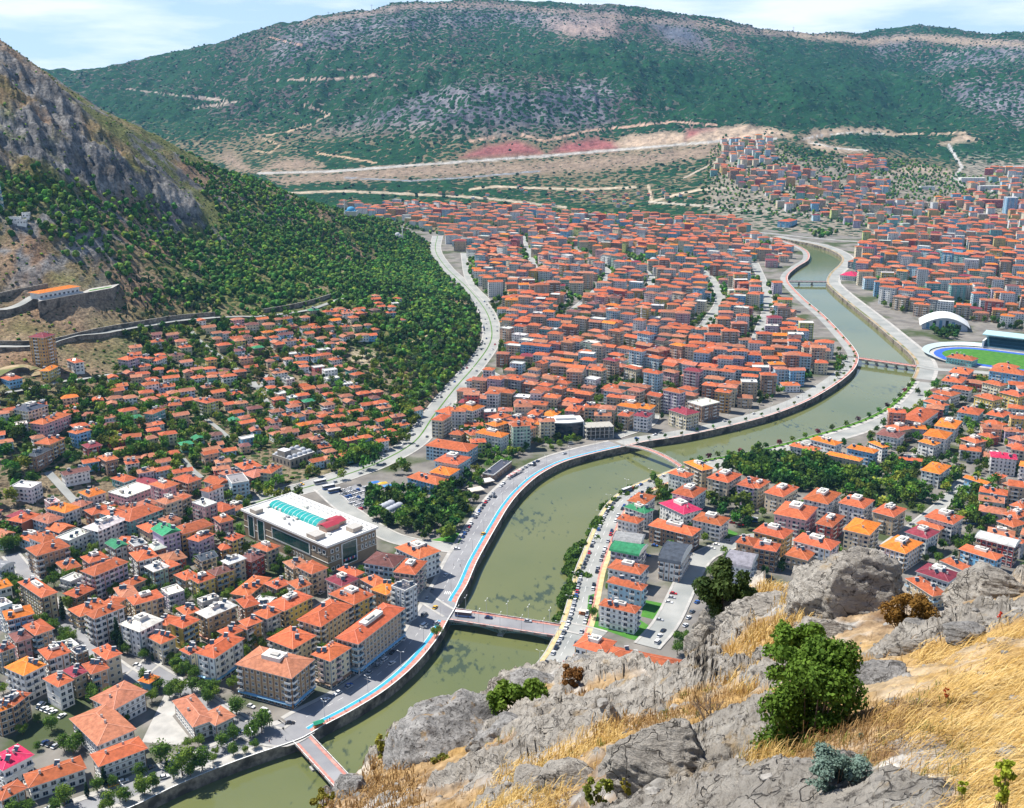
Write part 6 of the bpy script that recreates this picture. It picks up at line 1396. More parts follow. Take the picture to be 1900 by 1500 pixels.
for q in ((1370, 320, BL, 1.2), (1340, 380, BL, 1), (750, 130, BL, .9)): tree_px(900+q[0]/3.75, 1100+q[1]/3.75, q[2], q[3])
grove(pz('6', (890, 600), (1120, 575), (1220, 640), (1400, 520), (1560, 500), (1580, 620), (1540, 780), (1560, 880), (1430, 950), (1290, 930), (1100, 830), (950, 820), (840, 760)), 6.0, [PI_, PI_, BL], (1.0, 1.6), .85, 2)
grove(pz('6', (1560, 640), (1700, 600), (1600, 760), (1560, 900)), 8, [BL, BR], (.7, 1), .7, 3)
grove(pz('6', (1580, 420), (1700, 440), (1650, 560), (1560, 600)), 8, [BR, BL], (.8, 1.1), .8, 4)
grove(pz('6', (640, 270), (730, 210), (880, 230), (1090, 170), (1080, 260), (1000, 300), (960, 360), (860, 440), (720, 400)), 7, [BL, BL, BR], (1.1, 1.7), .9, 5)
grove(pz('6', (870, 90), (960, 10), (1080, -60), (1200, -50), (1220, 40), (1180, 150), (1090, 160), (1000, 190)), 8, [BL, PI_, BR], (1.2, 1.7), .9, 6)
grove(pz('6', (70, 560), (260, 520), (400, 530), (430, 610), (300, 640), (110, 690)), 7, [BL, BL, BR], (1, 1.4), .85, 7)
grove(pz('6', (360, 400), (530, 380), (520, 500), (380, 480)), 8, [BL, BR], (.8, 1.1), .8, 8)
grove(pz('6', (1480, 110), (1590, 90), (1690, 130), (1680, 190), (1520, 170)), 7, [BL, BR], (.9, 1.2), .8, 9)
grove(pz('6', (1650, 300), (1860, 300), (1870, 400), (1700, 440), (1640, 400)), 8, [BL, BR], (.8, 1.1), .7, 10)
grove(pz('8', (-180, 260), (0, 300), (230, 370), (430, 390), (640, 470), (820, 490), (830, 560), (700, 620), (610, 600), (300, 570), (120, 550), (-20, 490), (-150, 400)), 6.5, [PI_, PI_, PI_, BL], (1.1, 1.8), .92, 11)
grove(pz('8', (700, 480), (830, 470), (1060, 420), (1180, 540), (1200, 640), (1080, 700), (960, 720), (840, 690), (700, 640)), 7, [BL, BR, PI_], (1, 1.5), .85, 12)
grove(pz('8', (1350, 560), (1500, 560), (1660, 640), (1790, 660), (1780, 760), (1700, 800), (1600, 850), (1450, 800), (1340, 740)), 8, [BL, BR, BR], (1, 1.6), .75, 13)
grove(pz('8', (900, 380), (1180, 400), (1200, 460), (1060, 480), (920, 440)), 8, [BL, PI_], (1, 1.4), .75, 14)
grove(pz('8', (1400, 910), (1520, 900), (1530, 1000), (1390, 1010)), 8, [BL, PI_], (.9, 1.3), .8, 15)
grove(pz('7', (1090, 600), (1150, 500), (1220, 490), (1310, 590), (1300, 650), (1180, 670)), 6.5, [BL, PI_, BR], (.9, 1.3), .9, 16)
grove(pz('7', (1540, 640), (1620, 600), (1730, 610), (1830, 700), (1860, 840), (1720, 840), (1560, 730)), 7, [BL, PI_, BL], (1, 1.6), .88, 17)
grove(pz('7', (1640, 390), (1760, 260), (1900, 240), (1900, 480), (1800, 500), (1650, 440)), 6.5, [PI_, PI_, BL], (1.1, 1.7), .9, 18)
grove(pz('3', (720, 100), (790, 0), (790, 230), (740, 240)), 5, [BL, 'shrub'], (.5, .8), .9, 19)
grove(pz('7', (850, 1050), (870, 1250), (820, 1350), (800, 1290)), 5, [BL, 'shrub'], (.5, .8), .9, 20)
grove(pz('3', (1080, 60), (1240, 80), (1200, 200), (1080, 240), (1060, 330), (1180, 280)), 8, ['shrub', BL], (.5, .8), .6, 21)
grove(pz('5', (620, 170), (820, 110), (940, 200), (1000, 330), (1130, 370), (1190, 440), (1180, 510), (1100, 520), (900, 440), (800, 360), (690, 310)), 7, [BL, BL, BR, PI_], (1.1, 1.7), .9, 22, True)
grove(pz('5', (-20, 180), (180, 180), (170, 300), (-20, 300)), 7.5, [BL, BL], (1.1, 1.6), .85, 23, True)
grove(pz('5', (-20, 380), (200, 360), (230, 430), (300, 520), (330, 620), (150, 700), (-20, 780)), 7, [BL, BL, PI_, BR], (1.2, 1.8), .92, 24, True)
grove(pz('5', (330, 1080), (560, 1060), (570, 1150), (420, 1260), (290, 1230)), 7.5, [BL], (1.1, 1.5), .85, 25)
grove(pz('5', (-20, 850), (60, 820), (150, 1000), (0, 1030)), 7, [BL], (1.1, 1.5), .8, 26)
grove(pz('5', (0, 1180), (110, 1190), (130, 1400), (60, 1420)), 8, [BL], (1.1, 1.5), .8, 27)
grove(pz('a', (0, 1280), (340, 1190), (760, 1170), (820, 1260), (560, 1290), (170, 1290), (60, 1400)), 7.5, [BL, BR, 'olive tree'], (.8, 1.3), .8, 28, True)
grove(OLD, 6.5, [BL, BL, BR, PI_], (.6, 1.25), .85, 29, True)
grove(pz('a', (820, 830), (1200, 790), (1240, 860), (1080, 900), (900, 900)), 8, [BL, BR, PI_], (.9, 1.3), .75, 30, True)
grove([(640, 690), (690, 640), (760, 660), (870, 640), (900, 690), (850, 720), (800, 770), (760, 790), (740, 745)], 6.5, [BL, BR, 'olive tree', 'shrub', BL], (.7, 1.1), .8, 31, True)
grove([(700, 585), (760, 600), (860, 600), (895, 640), (860, 690), (780, 680), (700, 640)], 7.5, [BL, CY, 'olive tree', PI_], (.7, 1.1), .7, 32, True)
grove([(620, 545), (700, 480), (790, 470), (868, 545), (880, 590), (800, 610), (720, 590)], 6.5, [CY, CY, PI_], (.7, 1.15), .7, 33, True)
grove([(200, 500), (330, 520), (420, 560), (400, 590), (250, 600), (150, 590), (230, 560)], 7, [CY, CY, PI_, 'olive tree'], (.6, 1.0), .75, 34, True)
for z in ([(800, 775), (900, 690), (1000, 700), (1150, 760), (1240, 770), (1120, 805), (960, 845), (870, 830)], [(922, 650), (908, 600), (960, 560), (1410, 590), (1535, 680), (1430, 748), (1150, 760), (925, 690)]): grove(z, 7, [BL, BL, PI_], (.6, 1.1), .55, 35)
grove([(860, 480), (900, 440), (1000, 430), (1380, 448), (1450, 560), (1500, 640), (1300, 560), (915, 600), (880, 540)], 9, [BL, PI_], (.8, 1.3), .5, 36)
grove([(620, 388), (1000, 388), (1330, 408), (1440, 455), (1000, 430), (800, 432)], 12, [BL, PI_], (1, 1.4), .5, 37)
grove([(1590, 470), (1680, 432), (1990, 415), (1990, 640), (1830, 600), (1640, 570)], 10, [BL, PI_], (.9, 1.3), .5, 38)
grove([(1300, 400), (1310, 300), (1345, 255), (1450, 270), (1560, 290), (1700, 300), (1800, 330), (1990, 330), (1990, 420), (1600, 425), (1480, 405)], 15, [BL, PI_], (.8, 1.3), .5, 39, True)
grove([(1720, 700), (1990, 700), (1990, 1060), (1850, 1060), (1700, 850), (1590, 830)], 8.5, [BL, BL, BR, PI_], (.8, 1.3), .5, 40)
grove([(1410, 800), (1500, 1060), (1850, 1080), (1850, 850), (1640, 830)], 9, [BL, BR, PI_], (.7, 1.1), .35, 41)
grove([(1230, 870), (1400, 850), (1500, 1060), (1330, 1070), (1200, 1000)], 8, [BL, 'shrub', PI_], (.6, 1.0), .4, 42)
grove([(-20, 900), (440, 900), (600, 1060), (780, 1050), (740, 1150), (600, 1240), (350, 1290), (-20, 1300)], 7.5, [BL, BL, BR], (.7, 1.1), .6, 43)
grove(pz('d', (1210, 800), (1380, 780), (1450, 820), (1400, 870), (1250, 880)), 8, [PI_], (1.2, 1.7), .9, 44)
grove(pz('d', (380, 100), (500, 90), (620, 120), (420, 150)), 14, [BL], (1.2, 1.6), .6, 45); grove(pz('d', (560, 920), (600, 930), (650, 1000), (570, 1130)), 7, [BL, BR], (.7, 1), .8, 46, clear=False)
for i in range(iB1b+4, len(LB)-30, 3):                      # small trees on the river side of the north promenade
    if i > iFB+2: q = offs(LB, 4.3)[i]; TREES.append((q[0], q[1], 0, .5, BL))
a_ = offs(RB, -3.0)
for i in range(jE+2, jB3-6, 2): TREES.append((a_[i][0], a_[i][1], 0, .75, 'purple tree' if i % 3 == 0 else BL)); 
for i in range(jE+1, jB3-6, 2): TREES.append((a_[i][0]+1.5, a_[i][1]-1, 0, .55, 'shrub'))
a_ = offs(LB, 5)
for i in range(0, iB1a-3, 2): TREES.append((a_[i][0], a_[i][1]+1, 0, .6+.3*(i % 3 == 0), [BL, BR, BL][i % 3]))
b_ = offs(RB, 3)
veg = pz('7', (1000, 560), (940, 600), (860, 640), (830, 700), (760, 790), (730, 850), (680, 920), (620, 960), (600, 1010), (580, 1060), (560, 1120), (600, 1180), (560, 1260), (545, 1340), (500, 1440))
for k, (px, py) in enumerate(veg):
    for j in range(5):
        r = random.Random(k*9+j); tree_px(px+r.uniform(2, 30 if 5 < k < 12 else 14), py+r.uniform(-6, 6), 'shrub', r.uniform(1.2, 2.3), 1)
        x, y, z, s, sp = TREES.pop(); TREES.append((x, y, WZ-.3, s*1.3, 'shrub'))
def fgmask(x, y):
    px, py = PX(x, y, 5.0); return inpoly([px], [py], FGP)[0] or py > 1540 or px < -30 or px > 1930
TREES = [t for t in TREES if not fgmask(t[0], t[1])]
TREES.sort(key=lambda t: t[1]-30*t[3])
cnt = defaultdict(int) if 'defaultdict' in globals() else {}; LAB = []
hi, lo = [], []
for t in TREES:
    k = 'shrub' if t[4] == 'shrub' else 'cypress' if t[4] == CY else 'tree'; lim = {'tree': 295, 'cypress': 120, 'shrub': 90}[k]
    if cnt.get(k, 0) < lim: cnt[k] = cnt.get(k, 0)+1; hi.append((t, k))
    else: lo.append(t)
NAMES = {BL: 'broadleaf_tree', BR: 'broadleaf_tree', PI_: 'pine_tree', CY: 'cypress_tree', 'shrub': 'shrub', 'olive tree': 'olive_tree', 'purple tree': 'plum_tree'}
ADJ = {BL: 'green broadleaf tree', BR: 'bright green broadleaf tree', PI_: 'dark green pine tree', CY: 'slim dark cypress', 'shrub': 'low green shrub', 'olive tree': 'grey-green small tree', 'purple tree': 'purple-leaved small tree'}
for (x, y, z, s, sp), k in hi:
    r = random.Random(int(x*3+y*5)); t = thing(NAMES[sp], (x, y, z), r.uniform(0, 6.28), None, {'tree': 'tree', 'cypress': 'cypress', 'shrub': 'shrub'}[k], {'tree': 'trees of the valley', 'cypress': 'cypresses', 'shrub': 'shrubs'}[k]); s2 = s*r.uniform(.93, 1.07); t.scale = (s2, s2, s2*r.uniform(.9, 1.15))
    put('crown', HI[sp][r.randint(0, 2)], t)
    if sp != 'shrub': put('trunk', TRK[sp], t)
    LAB.append((t, x, y, z+4*s, ADJ[sp]))
def merge(items, plain=False):
    Vs, Fs, Cs = [], [], []; k = 0
    for (V, Fc, C), (x, y, z, s, rot) in items:
        c, q = math.cos(rot)*s, math.sin(rot)*s; X = V[:, 0]*c-V[:, 1]*q+x; Y = V[:, 0]*q+V[:, 1]*c+y; Vs.append(np.c_[X, Y, V[:, 2]*s+z]); Fs.append(Fc+k); Cs.append(C if plain else C*(1+.45*math.sin(x*1.3+y*.7))*np.array([1+.35*math.sin(x*2.1+y), 1, 1])); k += len(V)
    return np.concatenate(Vs), np.concatenate(Fs), np.concatenate(Cs)
def ico_tmpl(seed, col, sub=2, sq=1.0, rough=.3):
    bm_ = bpy.data.meshes.new('t'); import bmesh; b = bmesh.new(); bmesh.ops.create_icosphere(b, subdivisions=sub, radius=1); b.to_mesh(bm_); b.free()
    V = np.array([v.co[:] for v in bm_.vertices]); Fc = np.array([p.vertices[:] for p in bm_.polygons]); bpy.data.meshes.remove(bm_); g = np.random.default_rng(seed)
    V *= (1+g.uniform(-rough, rough, len(V)))[:, None]; V[:, 2] *= sq; k = g.random(len(V))[:, None]; C = np.array(col[0])*(1-k)+np.array(col[1])*k; return V, Fc, C
it = [(MID[t[4]][int(abs(t[0]*7+t[1])) % 4], (t[0], t[1], t[2], t[3], (t[0]*3.1+t[1]) % 6.28)) for t in lo if t[1] < 1500]
if it: tag(npmesh('valley_trees', *merge(it)[:2], 'leaves', merge(it)[2]), 'mass of smaller green trees between the houses and blocks of the valley', 'trees', kind='stuff')
FT = [ico_tmpl(i, SPEC[PI_] if i % 3 else SPEC[BL], 2, 1.15 if i % 3 else .9) for i in range(8)]
it = [(FT[int(abs(t[0]*7+t[1])) % 8], (t[0], t[1], t[2]+3.2*t[3], 3.0*t[3], (t[0]*3.1+t[1]) % 6.28)) for t in lo if t[1] >= 1500]
def scatter(poly_test, x0, x1, y0, y1, step, fz, s, lift, tm, seed, dens=None, extra=None):
    g = np.random.default_rng(seed); xs = np.arange(x0, x1, step); ys = np.arange(y0, y1, step); X, Y = np.meshgrid(xs, ys); X = X.ravel()+g.uniform(-.45, .45, X.size)*step; Y = Y.ravel()+g.uniform(-.45, .45, Y.size)*step
    Z = fz(X, Y); px, py = PX(X, Y, np.maximum(Z, 0)); m = (Z > -.5) & (px > -30) & (px < 1930) & poly_test(px, py, X, Y, Z, g); X, Y, Z = X[m], Y[m], Z[m]; S = g.uniform(*s, len(X)); K = g.integers(0, len(tm), len(X))
    return [(tm[k], (x, y, z+lift*q, q, x*1.7 % 6.28)) for x, y, z, q, k in zip(X, Y, Z, S, K)]
def t_forest(px, py, X, Y, Z, g):
    f = soft(px, py, FOREST, 26); return g.random(len(px)) < f*(.88-.75*np.clip((fbm(X/28, Y/28, 4, 61)-.54)*8, 0, 1))
pool = scatter(t_forest, -800, 20, 850, 2350, 6.2, hill, (1.5, 3.7), .85, FT, 9)+it
pool = [p for p in pool if (int(p[1][0]//3), int(p[1][1]//3)) not in OCC]
V, Fc, C = merge(pool); tag(npmesh('pine_forest', V, Fc, 'leaves_far', C), 'dense pine and oak wood covering the slope of the left hill', 'forest', kind='stuff'); print('forest', len(pool))
BT = [ico_tmpl(30+i, ((.05, .07, .02), (.13, .16, .05)) if i % 2 else SPEC[BL], 1, .7) for i in range(6)]
def t_scrub(px, py, X, Y, Z, g):
    f = 1-soft(px, py, FOREST, 26); rk = np.clip(1-dpoly(px, py, ROCKP)/30, 0, 1); return g.random(len(px)) < f*(.18+.35*np.clip((fbm(X/40, Y/40, 3, 71)-.45)*6, 0, 1))*(1-.6*rk)
pool = scatter(t_scrub, -1000, 20, 700, 2000, 7.5, hill, (.8, 2.0), .4, BT, 19); pool = [p for p in pool if (int(p[1][0]//3), int(p[1][1]//3)) not in OCC]
V, Fc, C = merge(pool); tag(npmesh('hill_scrub', V, Fc, 'leaves_far', C), 'scattered green scrub dotted over the rocky left hill', 'scrub', kind='stuff'); print('scrub', len(pool))
MT = [ico_tmpl(50+i, ((.012, .05, .03), (.04, .10, .045)), 1, .8, .35) for i in range(6)]
def t_mount(px, py, X, Y, Z, g):
    d = np.clip((fbm(X/160, Y/160, 4, 81)-.35)*3, .05, 1); foot = (Z < 150); return g.random(len(px)) < np.where(foot, d*.35, d*.5)*(py < 384)*(~inpoly(px, py, [(405, 320), (405, 285), (600, 300), (1000, 285), (1270, 240), (1440, 230), (1345, 290), (1100, 318), (700, 335), (480, 345)]))
pool = scatter(t_mount, -2600, 3600, 2700, 6500, 26, mount, (3, 6.5), .3, MT, 29)
V, Fc, C = merge(pool); tag(npmesh('mountain_scrub', V, Fc, 'leaves_far', C), 'dark scrub and trees speckling the far mountain', 'scrub', kind='stuff'); print('mscrub', len(pool))
# far ridge wood lines and isolated trees on the left saddle belong to the same scrub
for k, pl in enumerate((pz('3', (1110, 50), (1240, 75), (1190, 190), (1085, 165)), pz('3', (1080, 190), (1170, 250), (1120, 350), (1000, 320), (860, 270), (700, 240), (715, 215), (1040, 290)), pz('3', (720, 20), (785, 0), (790, 240), (700, 225)), pz('7', (1690, 870), (1760, 900), (1700, 960), (1650, 940)), pz('7', (1440, 1080), (1480, 1100), (1430, 1190), (1400, 1180)), pz('6', (1480, 900), (1560, 870), (1500, 980), (1300, 950)), pz('7', (1190, 610), (1330, 600), (1310, 660), (1180, 670)))):
    lw = MB(); lw.face([G(*p, .035+.003*k) for p in pl]); tag(lw.build('lawn', 'lawn'), kind='structure')
# ------------------------------------------------------------------ vehicles
attr_mat('car_paint', .25, .6, .02, .3)
m, t, b = mat('tyre', .9, .2); b.inputs['Base Color'].default_value = (.02, .02, .02, 1)
CARC = {'white': (.78, .78, .78), 'silver': (.45, .46, .48), 'grey': (.18, .19, .20), 'black': (.02, .02, .025), 'red': (.50, .02, .03), 'blue': (.04, .12, .38), 'dark blue': (.02, .04, .12), 'yellow': (.80, .45, .02)}
def car_meshes(col, kind='car'):
    L_, W_, H_ = {'car': (4.3, 1.8, 1.45), 'van': (4.9, 1.95, 2.0), 'bus': (9.5, 2.5, 3.1)}[kind]; b = MB(); x = L_/2; y = W_/2; zb = .28; zs = H_*.56
    if kind == 'car': low = [(-x, zb), (x, zb), (x, zb+.35), (x*.92, zs-.06), (x*.45, zs), (-x*.82, zs), (-x, zs-.12)]; cab = [(x*.40, zs), (x*.10, H_), (-x*.55, H_), (-x*.86, zs)]
    elif kind == 'van': low = [(-x, zb), (x, zb), (x, zb+.5), (x*.8, zs*.95), (x*.62, zs), (-x, zs)]; cab = [(x*.62, zs), (x*.38, H_), (-x*.94, H_), (-x, zs)]
    else: low = [(-x, zb), (x, zb), (x, zs-.5), (-x, zs-.5)]; zs -= .5; cab = [(x, zs), (x*.97, H_), (-x, H_), (-x, zs)]
    def ext(mb, pr, ys, c, mi=0):
        n = len(pr)
        for i in range(n): a, q = pr[i], pr[(i+1) % n]; mb.face([(a[0], -ys[i], a[1]), (q[0], -ys[(i+1) % n], q[1]), (q[0], ys[(i+1) % n], q[1]), (a[0], ys[i], a[1])][::-1], mi, c)
        mb.face([(p[0], -ys[i], p[1]) for i, p in enumerate(pr)], mi, c); mb.face([(p[0], ys[i], p[1]) for i, p in enumerate(pr)][::-1], mi, c)
    ext(b, low, [y]*len(low), col); rw = .84 if kind == 'car' else .95
    b.box(cab[2][0]-.02, -y*rw, H_-.02, cab[1][0]+.02, y*rw, H_+.04, 0, col if kind != 'bus' else (.75, .75, .75)); g = MB(); ext(g, cab, [y*.97, y*rw, y*rw, y*.97], (1, 1, 1)); w = MB(); w.tube((0, -.12, 0), (0, .12, 0), .33 if kind != 'bus' else .45, n=10); w.tube((0, -.13, 0), (0, .13, 0), .17, n=8, mi=1)
    o = []
    for mb, nm, mt in ((b, 'body', ['car_paint']), (g, 'windows', ['window_glass']), (w, 'wheel', ['tyre', 'white_trim'])):
        me = mb.mesh(nm); [me.materials.append(MATS[q]) for q in mt]; o.append(me)
    return o, L_, W_
CM = {c: car_meshes(v) for c, v in CARC.items()}; VM = {c: car_meshes(CARC[c], 'van') for c in ('white', 'grey')}; BMs = {'white': car_meshes((.10, .20, .45), 'bus'), 'red': car_meshes((.6, .6, .62), 'bus')}
CARS = []
def car(x, y, ang, col, kind='car', where='', z=.07):
    if len([1 for c in CARS if c[4] == 'car']) >= 298 and kind == 'car': return
    if fgmask(x, y): return
    ms, L_, W_ = (CM[col] if kind == 'car' else VM[col] if kind == 'van' else BMs[col]); z = z+max(0, TZ(x, y)) if z < 1 else z
    t = thing({'car': 'parked_car', 'van': 'van', 'bus': 'bus'}[kind], (x, y, z), ang, None, kind, 'cars and vans in the streets' if kind != 'bus' else 'buses in the streets'); put('body', ms[0], t)
    if y < 900:
        put('windows', ms[1], t)
        if y < 620:
            for sx in (-.31, .31):
                for sy in (-1, 1): put('wheel', ms[2], t, (L_*sx, sy*(W_/2-.08), .33 if kind != 'bus' else .45))
    else: put('windows', ms[1], t)
    LAB.append((t, x, y, z+1, f'{col} {kind}'+where)); CARS.append((t, x, y, z, kind))
crn = random.Random(21)
def ccol(): return crn.choice(['white']*7+['silver']*4+['grey']*3+['black']*3+['red', 'blue', 'dark blue'])
def carline(line, off, i0, i1, step, p, where='', cross=False, far=False):
    A = offs(line, off)[i0:i1]; acc = 0
    for a, b in zip(A[:-1], A[1:]):
        d = math.hypot(b[0]-a[0], b[1]-a[1]); an = math.atan2(b[1]-a[1], b[0]-a[0]); q = step-acc
        while q < d:
            if crn.random() < p: car(a[0]+(b[0]-a[0])*q/d+crn.uniform(-.15, .15), a[1]+(b[1]-a[1])*q/d+crn.uniform(-.15, .15), an+(math.pi/2 if cross else 0)+crn.uniform(-.04, .04)+(math.pi if crn.random() < .5 else 0), ccol(), 'car' if crn.random() < .9 else 'van' if False else 'car', where)
            q += step
        acc = (acc+d) % step
j0 = nearest(RB, 1003, 1222)
carline(RB, -4.6, 0, jE-4, 5.6, .85, ' parked by the river wall'); carline(RB, -13.6, 0, jE-10, 5.9, .78, ' parked by the pink kerb')
carline(LB, 17.2, iB1b+6, iB2a-4, 7.5, .6, ' parked along the shaded blocks'); carline(LB, 18.3, iB2b+2, nearest(LB, 868, 1085), 5.6, .75, ' parked by the left bank blocks')
carline(LB, 18.4, nearest(LB, 900, 1010), nearest(LB, 1050, 860), 5.8, .8, ' parked along the park edge'); carline(LB, 15.2, nearest(LB, 905, 1000), iFB, 38, .8, ' driving on the riverside road'); carline(LB, 14, iFB, iB3, 40, .5, ' driving north')
carline(LB, 19.5, 0, iB1a-2, 7, .5, ' parked on the quay road')
carline(AVEW_S := gl(*AVE), -7, 3, 70, 26, .7, ' on the avenue'); carline(AVEW_S, 6, 3, 70, 30, .7, ' on the avenue'); carline(AVEW_S, 9.8, 20, 70, 8, .35, ' parked on the avenue')
def rows(poly, ang, dx, dy, p, where, seed=1):
    W_ = [G(*q)[:2] for q in poly]; cx, cy = np.mean(W_, 0); 
    for i in range(-30, 31):
        for j in range(-30, 31):
            lx, ly = i*dx, j*dy+(0 if True else 0); x = cx+lx*math.cos(ang)-ly*math.sin(ang); y = cy+lx*math.sin(ang)+ly*math.cos(ang)
            if inpoly([x], [y], W_)[0] and crn.random() < p and (int(x//3), int(y//3)) not in OCC: car(x, y, ang+math.pi/2+crn.uniform(-.06, .06), ccol(), 'car', where)
lot = pz('6', (620, 620), (790, 560), (940, 580), (880, 650), (830, 770), (740, 760), (680, 690)); lb_ = MB(); lb_.face([G(*p, .045) for p in lot][::-1]); tag(lb_.build('car_park', 'asphalt'), kind='structure')
rows(lot, .75, 2.9, 6.6, .8, ' in the car park by the mall')
rows(pz('1', (250, 780), (340, 740), (480, 900), (420, 940)), -.5, 3.1, 6.5, .8, ' in the yard behind the brick house'); rows(pz('1', (270, 1020), (330, 990), (430, 1110), (370, 1130)), -.4, 3.2, 7, .9, ' in the yard by the magenta roof'); rows(pz('1', (1650, 700), (1700, 680), (1860, 770), (1820, 800)), -.55, 3.2, 8, .85, ' in front of the terracotta corner block')
rows(pz('2', (480, -20), (560, -60), (560, 20), (500, 50)), -.6, 3, 6, .8, ' in the inner yard'); rows(pz('7', (1440, 1100), (1500, 1110), (1470, 1250), (1430, 1220)), .3, 6.5, 2.8, .8, ' beside the arched dark roof')
for q in ((2, 1040, 497, .9, 'white', 'car'), (2, 740, 650, .9, 'blue', 'car'), (2, 985, 475, .9, 'white', 'car'), (2, 945, 507, .9, 'silver', 'car'), (2, 330, 915, .1, 'black', 'car'), (2, 1340, 108, 1.2, 'yellow', 'car'), (2, 1348, 217, .7, 'silver', 'car'), (2, 1265, 235, 1.0, 'white', 'van'), (2, 1265, 160, 1.1, 'grey', 'van'), (2, 160, 835, -.5, 'white', 'van'), (2, 60, 797, -.5, 'white', 'car'),
          (2, 1710, 182, -.25, 'dark blue', 'car'), (3, 25, 180, -.25, 'dark blue', 'car'), (3, 298, 205, -.25, 'silver', 'car'), (6, 1675, 907, 1.1, 'yellow', 'car'), (6, 1490, 1012, .1, 'white', 'car'), (6, 1415, 1195, 1.2, 'white', 'car'), (1, 955, 510, -.2, 'white', 'car'), (6, 412, 562, -.4, 'yellow', 'car'), (1, 1145, 1290, .5, 'white', 'car'), (1, 1745, 797, -.5, 'white', 'car'), (1, 860, 1320, .5, 'white', 'car'), (1, 790, 1345, .5, 'yellow', 'car'), (1, 290, 790, 1.4, 'white', 'van'), (1, 345, 825, 1.1, 'white', 'car'),
          (3, 1215, 305, .9, 'white', 'car'), (3, 1240, 270, .9, 'black', 'car'), (3, 1215, 195, -.3, 'silver', 'car'), (3, 1280, 72, -.3, 'white', 'car'), (3, 1300, 40, -.3, 'silver', 'car'), (3, 1310, 12, -.3, 'red', 'car'), (3, 1440, 135, .9, 'grey', 'car'), (3, 1415, 178, .9, 'white', 'car'), (3, 1393, 232, .9, 'white', 'car'), (3, 1475, 70, .9, 'blue', 'car'), (7, 1225, 205, .2, 'grey', 'car'), (7, 1055, 243, .1, 'blue', 'car'), (7, 595, 277, .3, 'white', 'van'), (7, 1720, 830, -.3, 'red', 'car'), (7, 1780, 845, -.3, 'red', 'car'),
          (7, 1610, 985, -.3, 'white', 'car'), (7, 1580, 1010, -.3, 'white', 'car'), (7, 1695, 960, -.3, 'silver', 'car'), (7, 1180, 990, -.3, 'blue', 'car'), (7, 1130, 1060, -.3, 'blue', 'car'), (8, 100, 765, .9, 'white', 'car'), (6, 700, 720, -.6, 'grey', 'car'), (3, 1200, 350, 1.0, 'white', 'van')):
    g = G(OFF[str(q[0])][0]+q[1]/3.75, OFF[str(q[0])][1]+q[2]/3.75); an = q[3]
    onb = (q[0] == 2 and q[1] == 1710) or (q[0] == 3 and q[2] in (180, 205)); car(g[0], g[1], -.2 if onb else an, q[4], q[5], ' on the lattice bridge' if onb else '', .25 if onb else .12)
g = G(450+1538/3.75, 1100+168/3.75); car(g[0], g[1], -.2, 'white', 'bus', ', blue below, on the lattice bridge', .25)
g = G(*pz('7', (985, 610))[0]); car(g[0], g[1], .75, 'white', 'bus', ' parked near the footbridge end'); 
for px_, py_, an in ((540, 555, .6), (600, 590, .55), (640, 615, .55)): g = G(*pz('6', (px_, py_))[0]); car(g[0], g[1], an, 'red' if px_ == 540 else 'white', 'bus', ' near the car park')
g = G(*pz('8', (1520, 835))[0]); car(g[0], g[1], -.1, 'white', 'bus', ' beside the bright trees at right'); g = G(*pz('7', (1850, 815))[0]); car(g[0], g[1], -.5, 'white', 'bus', ' beside the dark grove')
carline(RB, -6, jB3+4, nearest(RB, 1540, 533), 6.5, .8, ' parked on the far right bank'); carline(gl((1560, 1010), (1480, 1005), (1400, 1000), (1330, 1020), (1290, 1050)), 4.5, 0, None, 8, .7, ' on the side street'); 
carline(gl((205, 1290), (270, 1240), (330, 1190), (380, 1150)), 3, 0, None, 8, .6, ' in the left street'); carline(gl((370, 1300), (440, 1345), (520, 1370), (565, 1350)), 4.5, 0, None, 14, .5, ' near the hotel corner')
print('cars', len(CARS), 'trees', len(hi), len(lo))
# ------------------------------------------------------------------ street furniture
def lamp_meshes():
    m = MB(); m.tube((0, 0, 0), (0, 0, 8.5), .11, .07, 6, col=(.5, .5, .5)); m.tube((0, 0, 8.4), (1.6, 0, 8.9), .06, n=5, col=(.5, .5, .5)); m.tube((0, 0, 8.4), (-1.6, 0, 8.9), .06, n=5, col=(.5, .5, .5)); a = m.mesh('pole'); a.materials.append(MATS['metal_sheet'])
    m = MB(); m.box(1.2, -.16, 8.85, 2.1, .16, 9.0, 0, (.75, .75, .75)); m.box(-2.1, -.16, 8.85, -1.2, .16, 9.0, 0, (.75, .75, .75)); b = m.mesh('lamp_head'); b.materials.append(MATS['metal_sheet']); return a, b
LM = lamp_meshes()
def lamp(x, y, an, z=.1):
    if fgmask(x, y): return
    t = thing('street_lamp', (x, y, z), an, None, 'street lamp', 'street lamps'); put('pole', LM[0], t); put('lamp_head', LM[1], t); LAB.append((t, x, y, z+8, 'double-armed grey street lamp'))
for line, off, i0, i1, st in ((LB, 6.4, iB1b+2, iB3, 27), (RB, -2.6, 0, jE, 30), (LB, 6.8, 0, iB1a, 26)):
    A = offs(line, off)[i0:i1]; acc = st*.5
    for a, b in zip(A[:-1], A[1:]):
        acc += math.hypot(b[0]-a[0], b[1]-a[1])
        if acc > st: acc = 0; lamp(a[0], a[1], math.atan2(b[1]-a[1], b[0]-a[0])+math.pi/2)
ga, gb = G(838, 1141), G(1034, 1171)
for s in (-1, 1):
    for k in range(5): u = .1+.2*k; an = math.atan2(gb[1]-ga[1], gb[0]-ga[0]); lamp(ga[0]+(gb[0]-ga[0])*u-math.sin(an)*6.5*s, ga[1]+(gb[1]-ga[1])*u+math.cos(an)*6.5*s, an+1.57, .3)
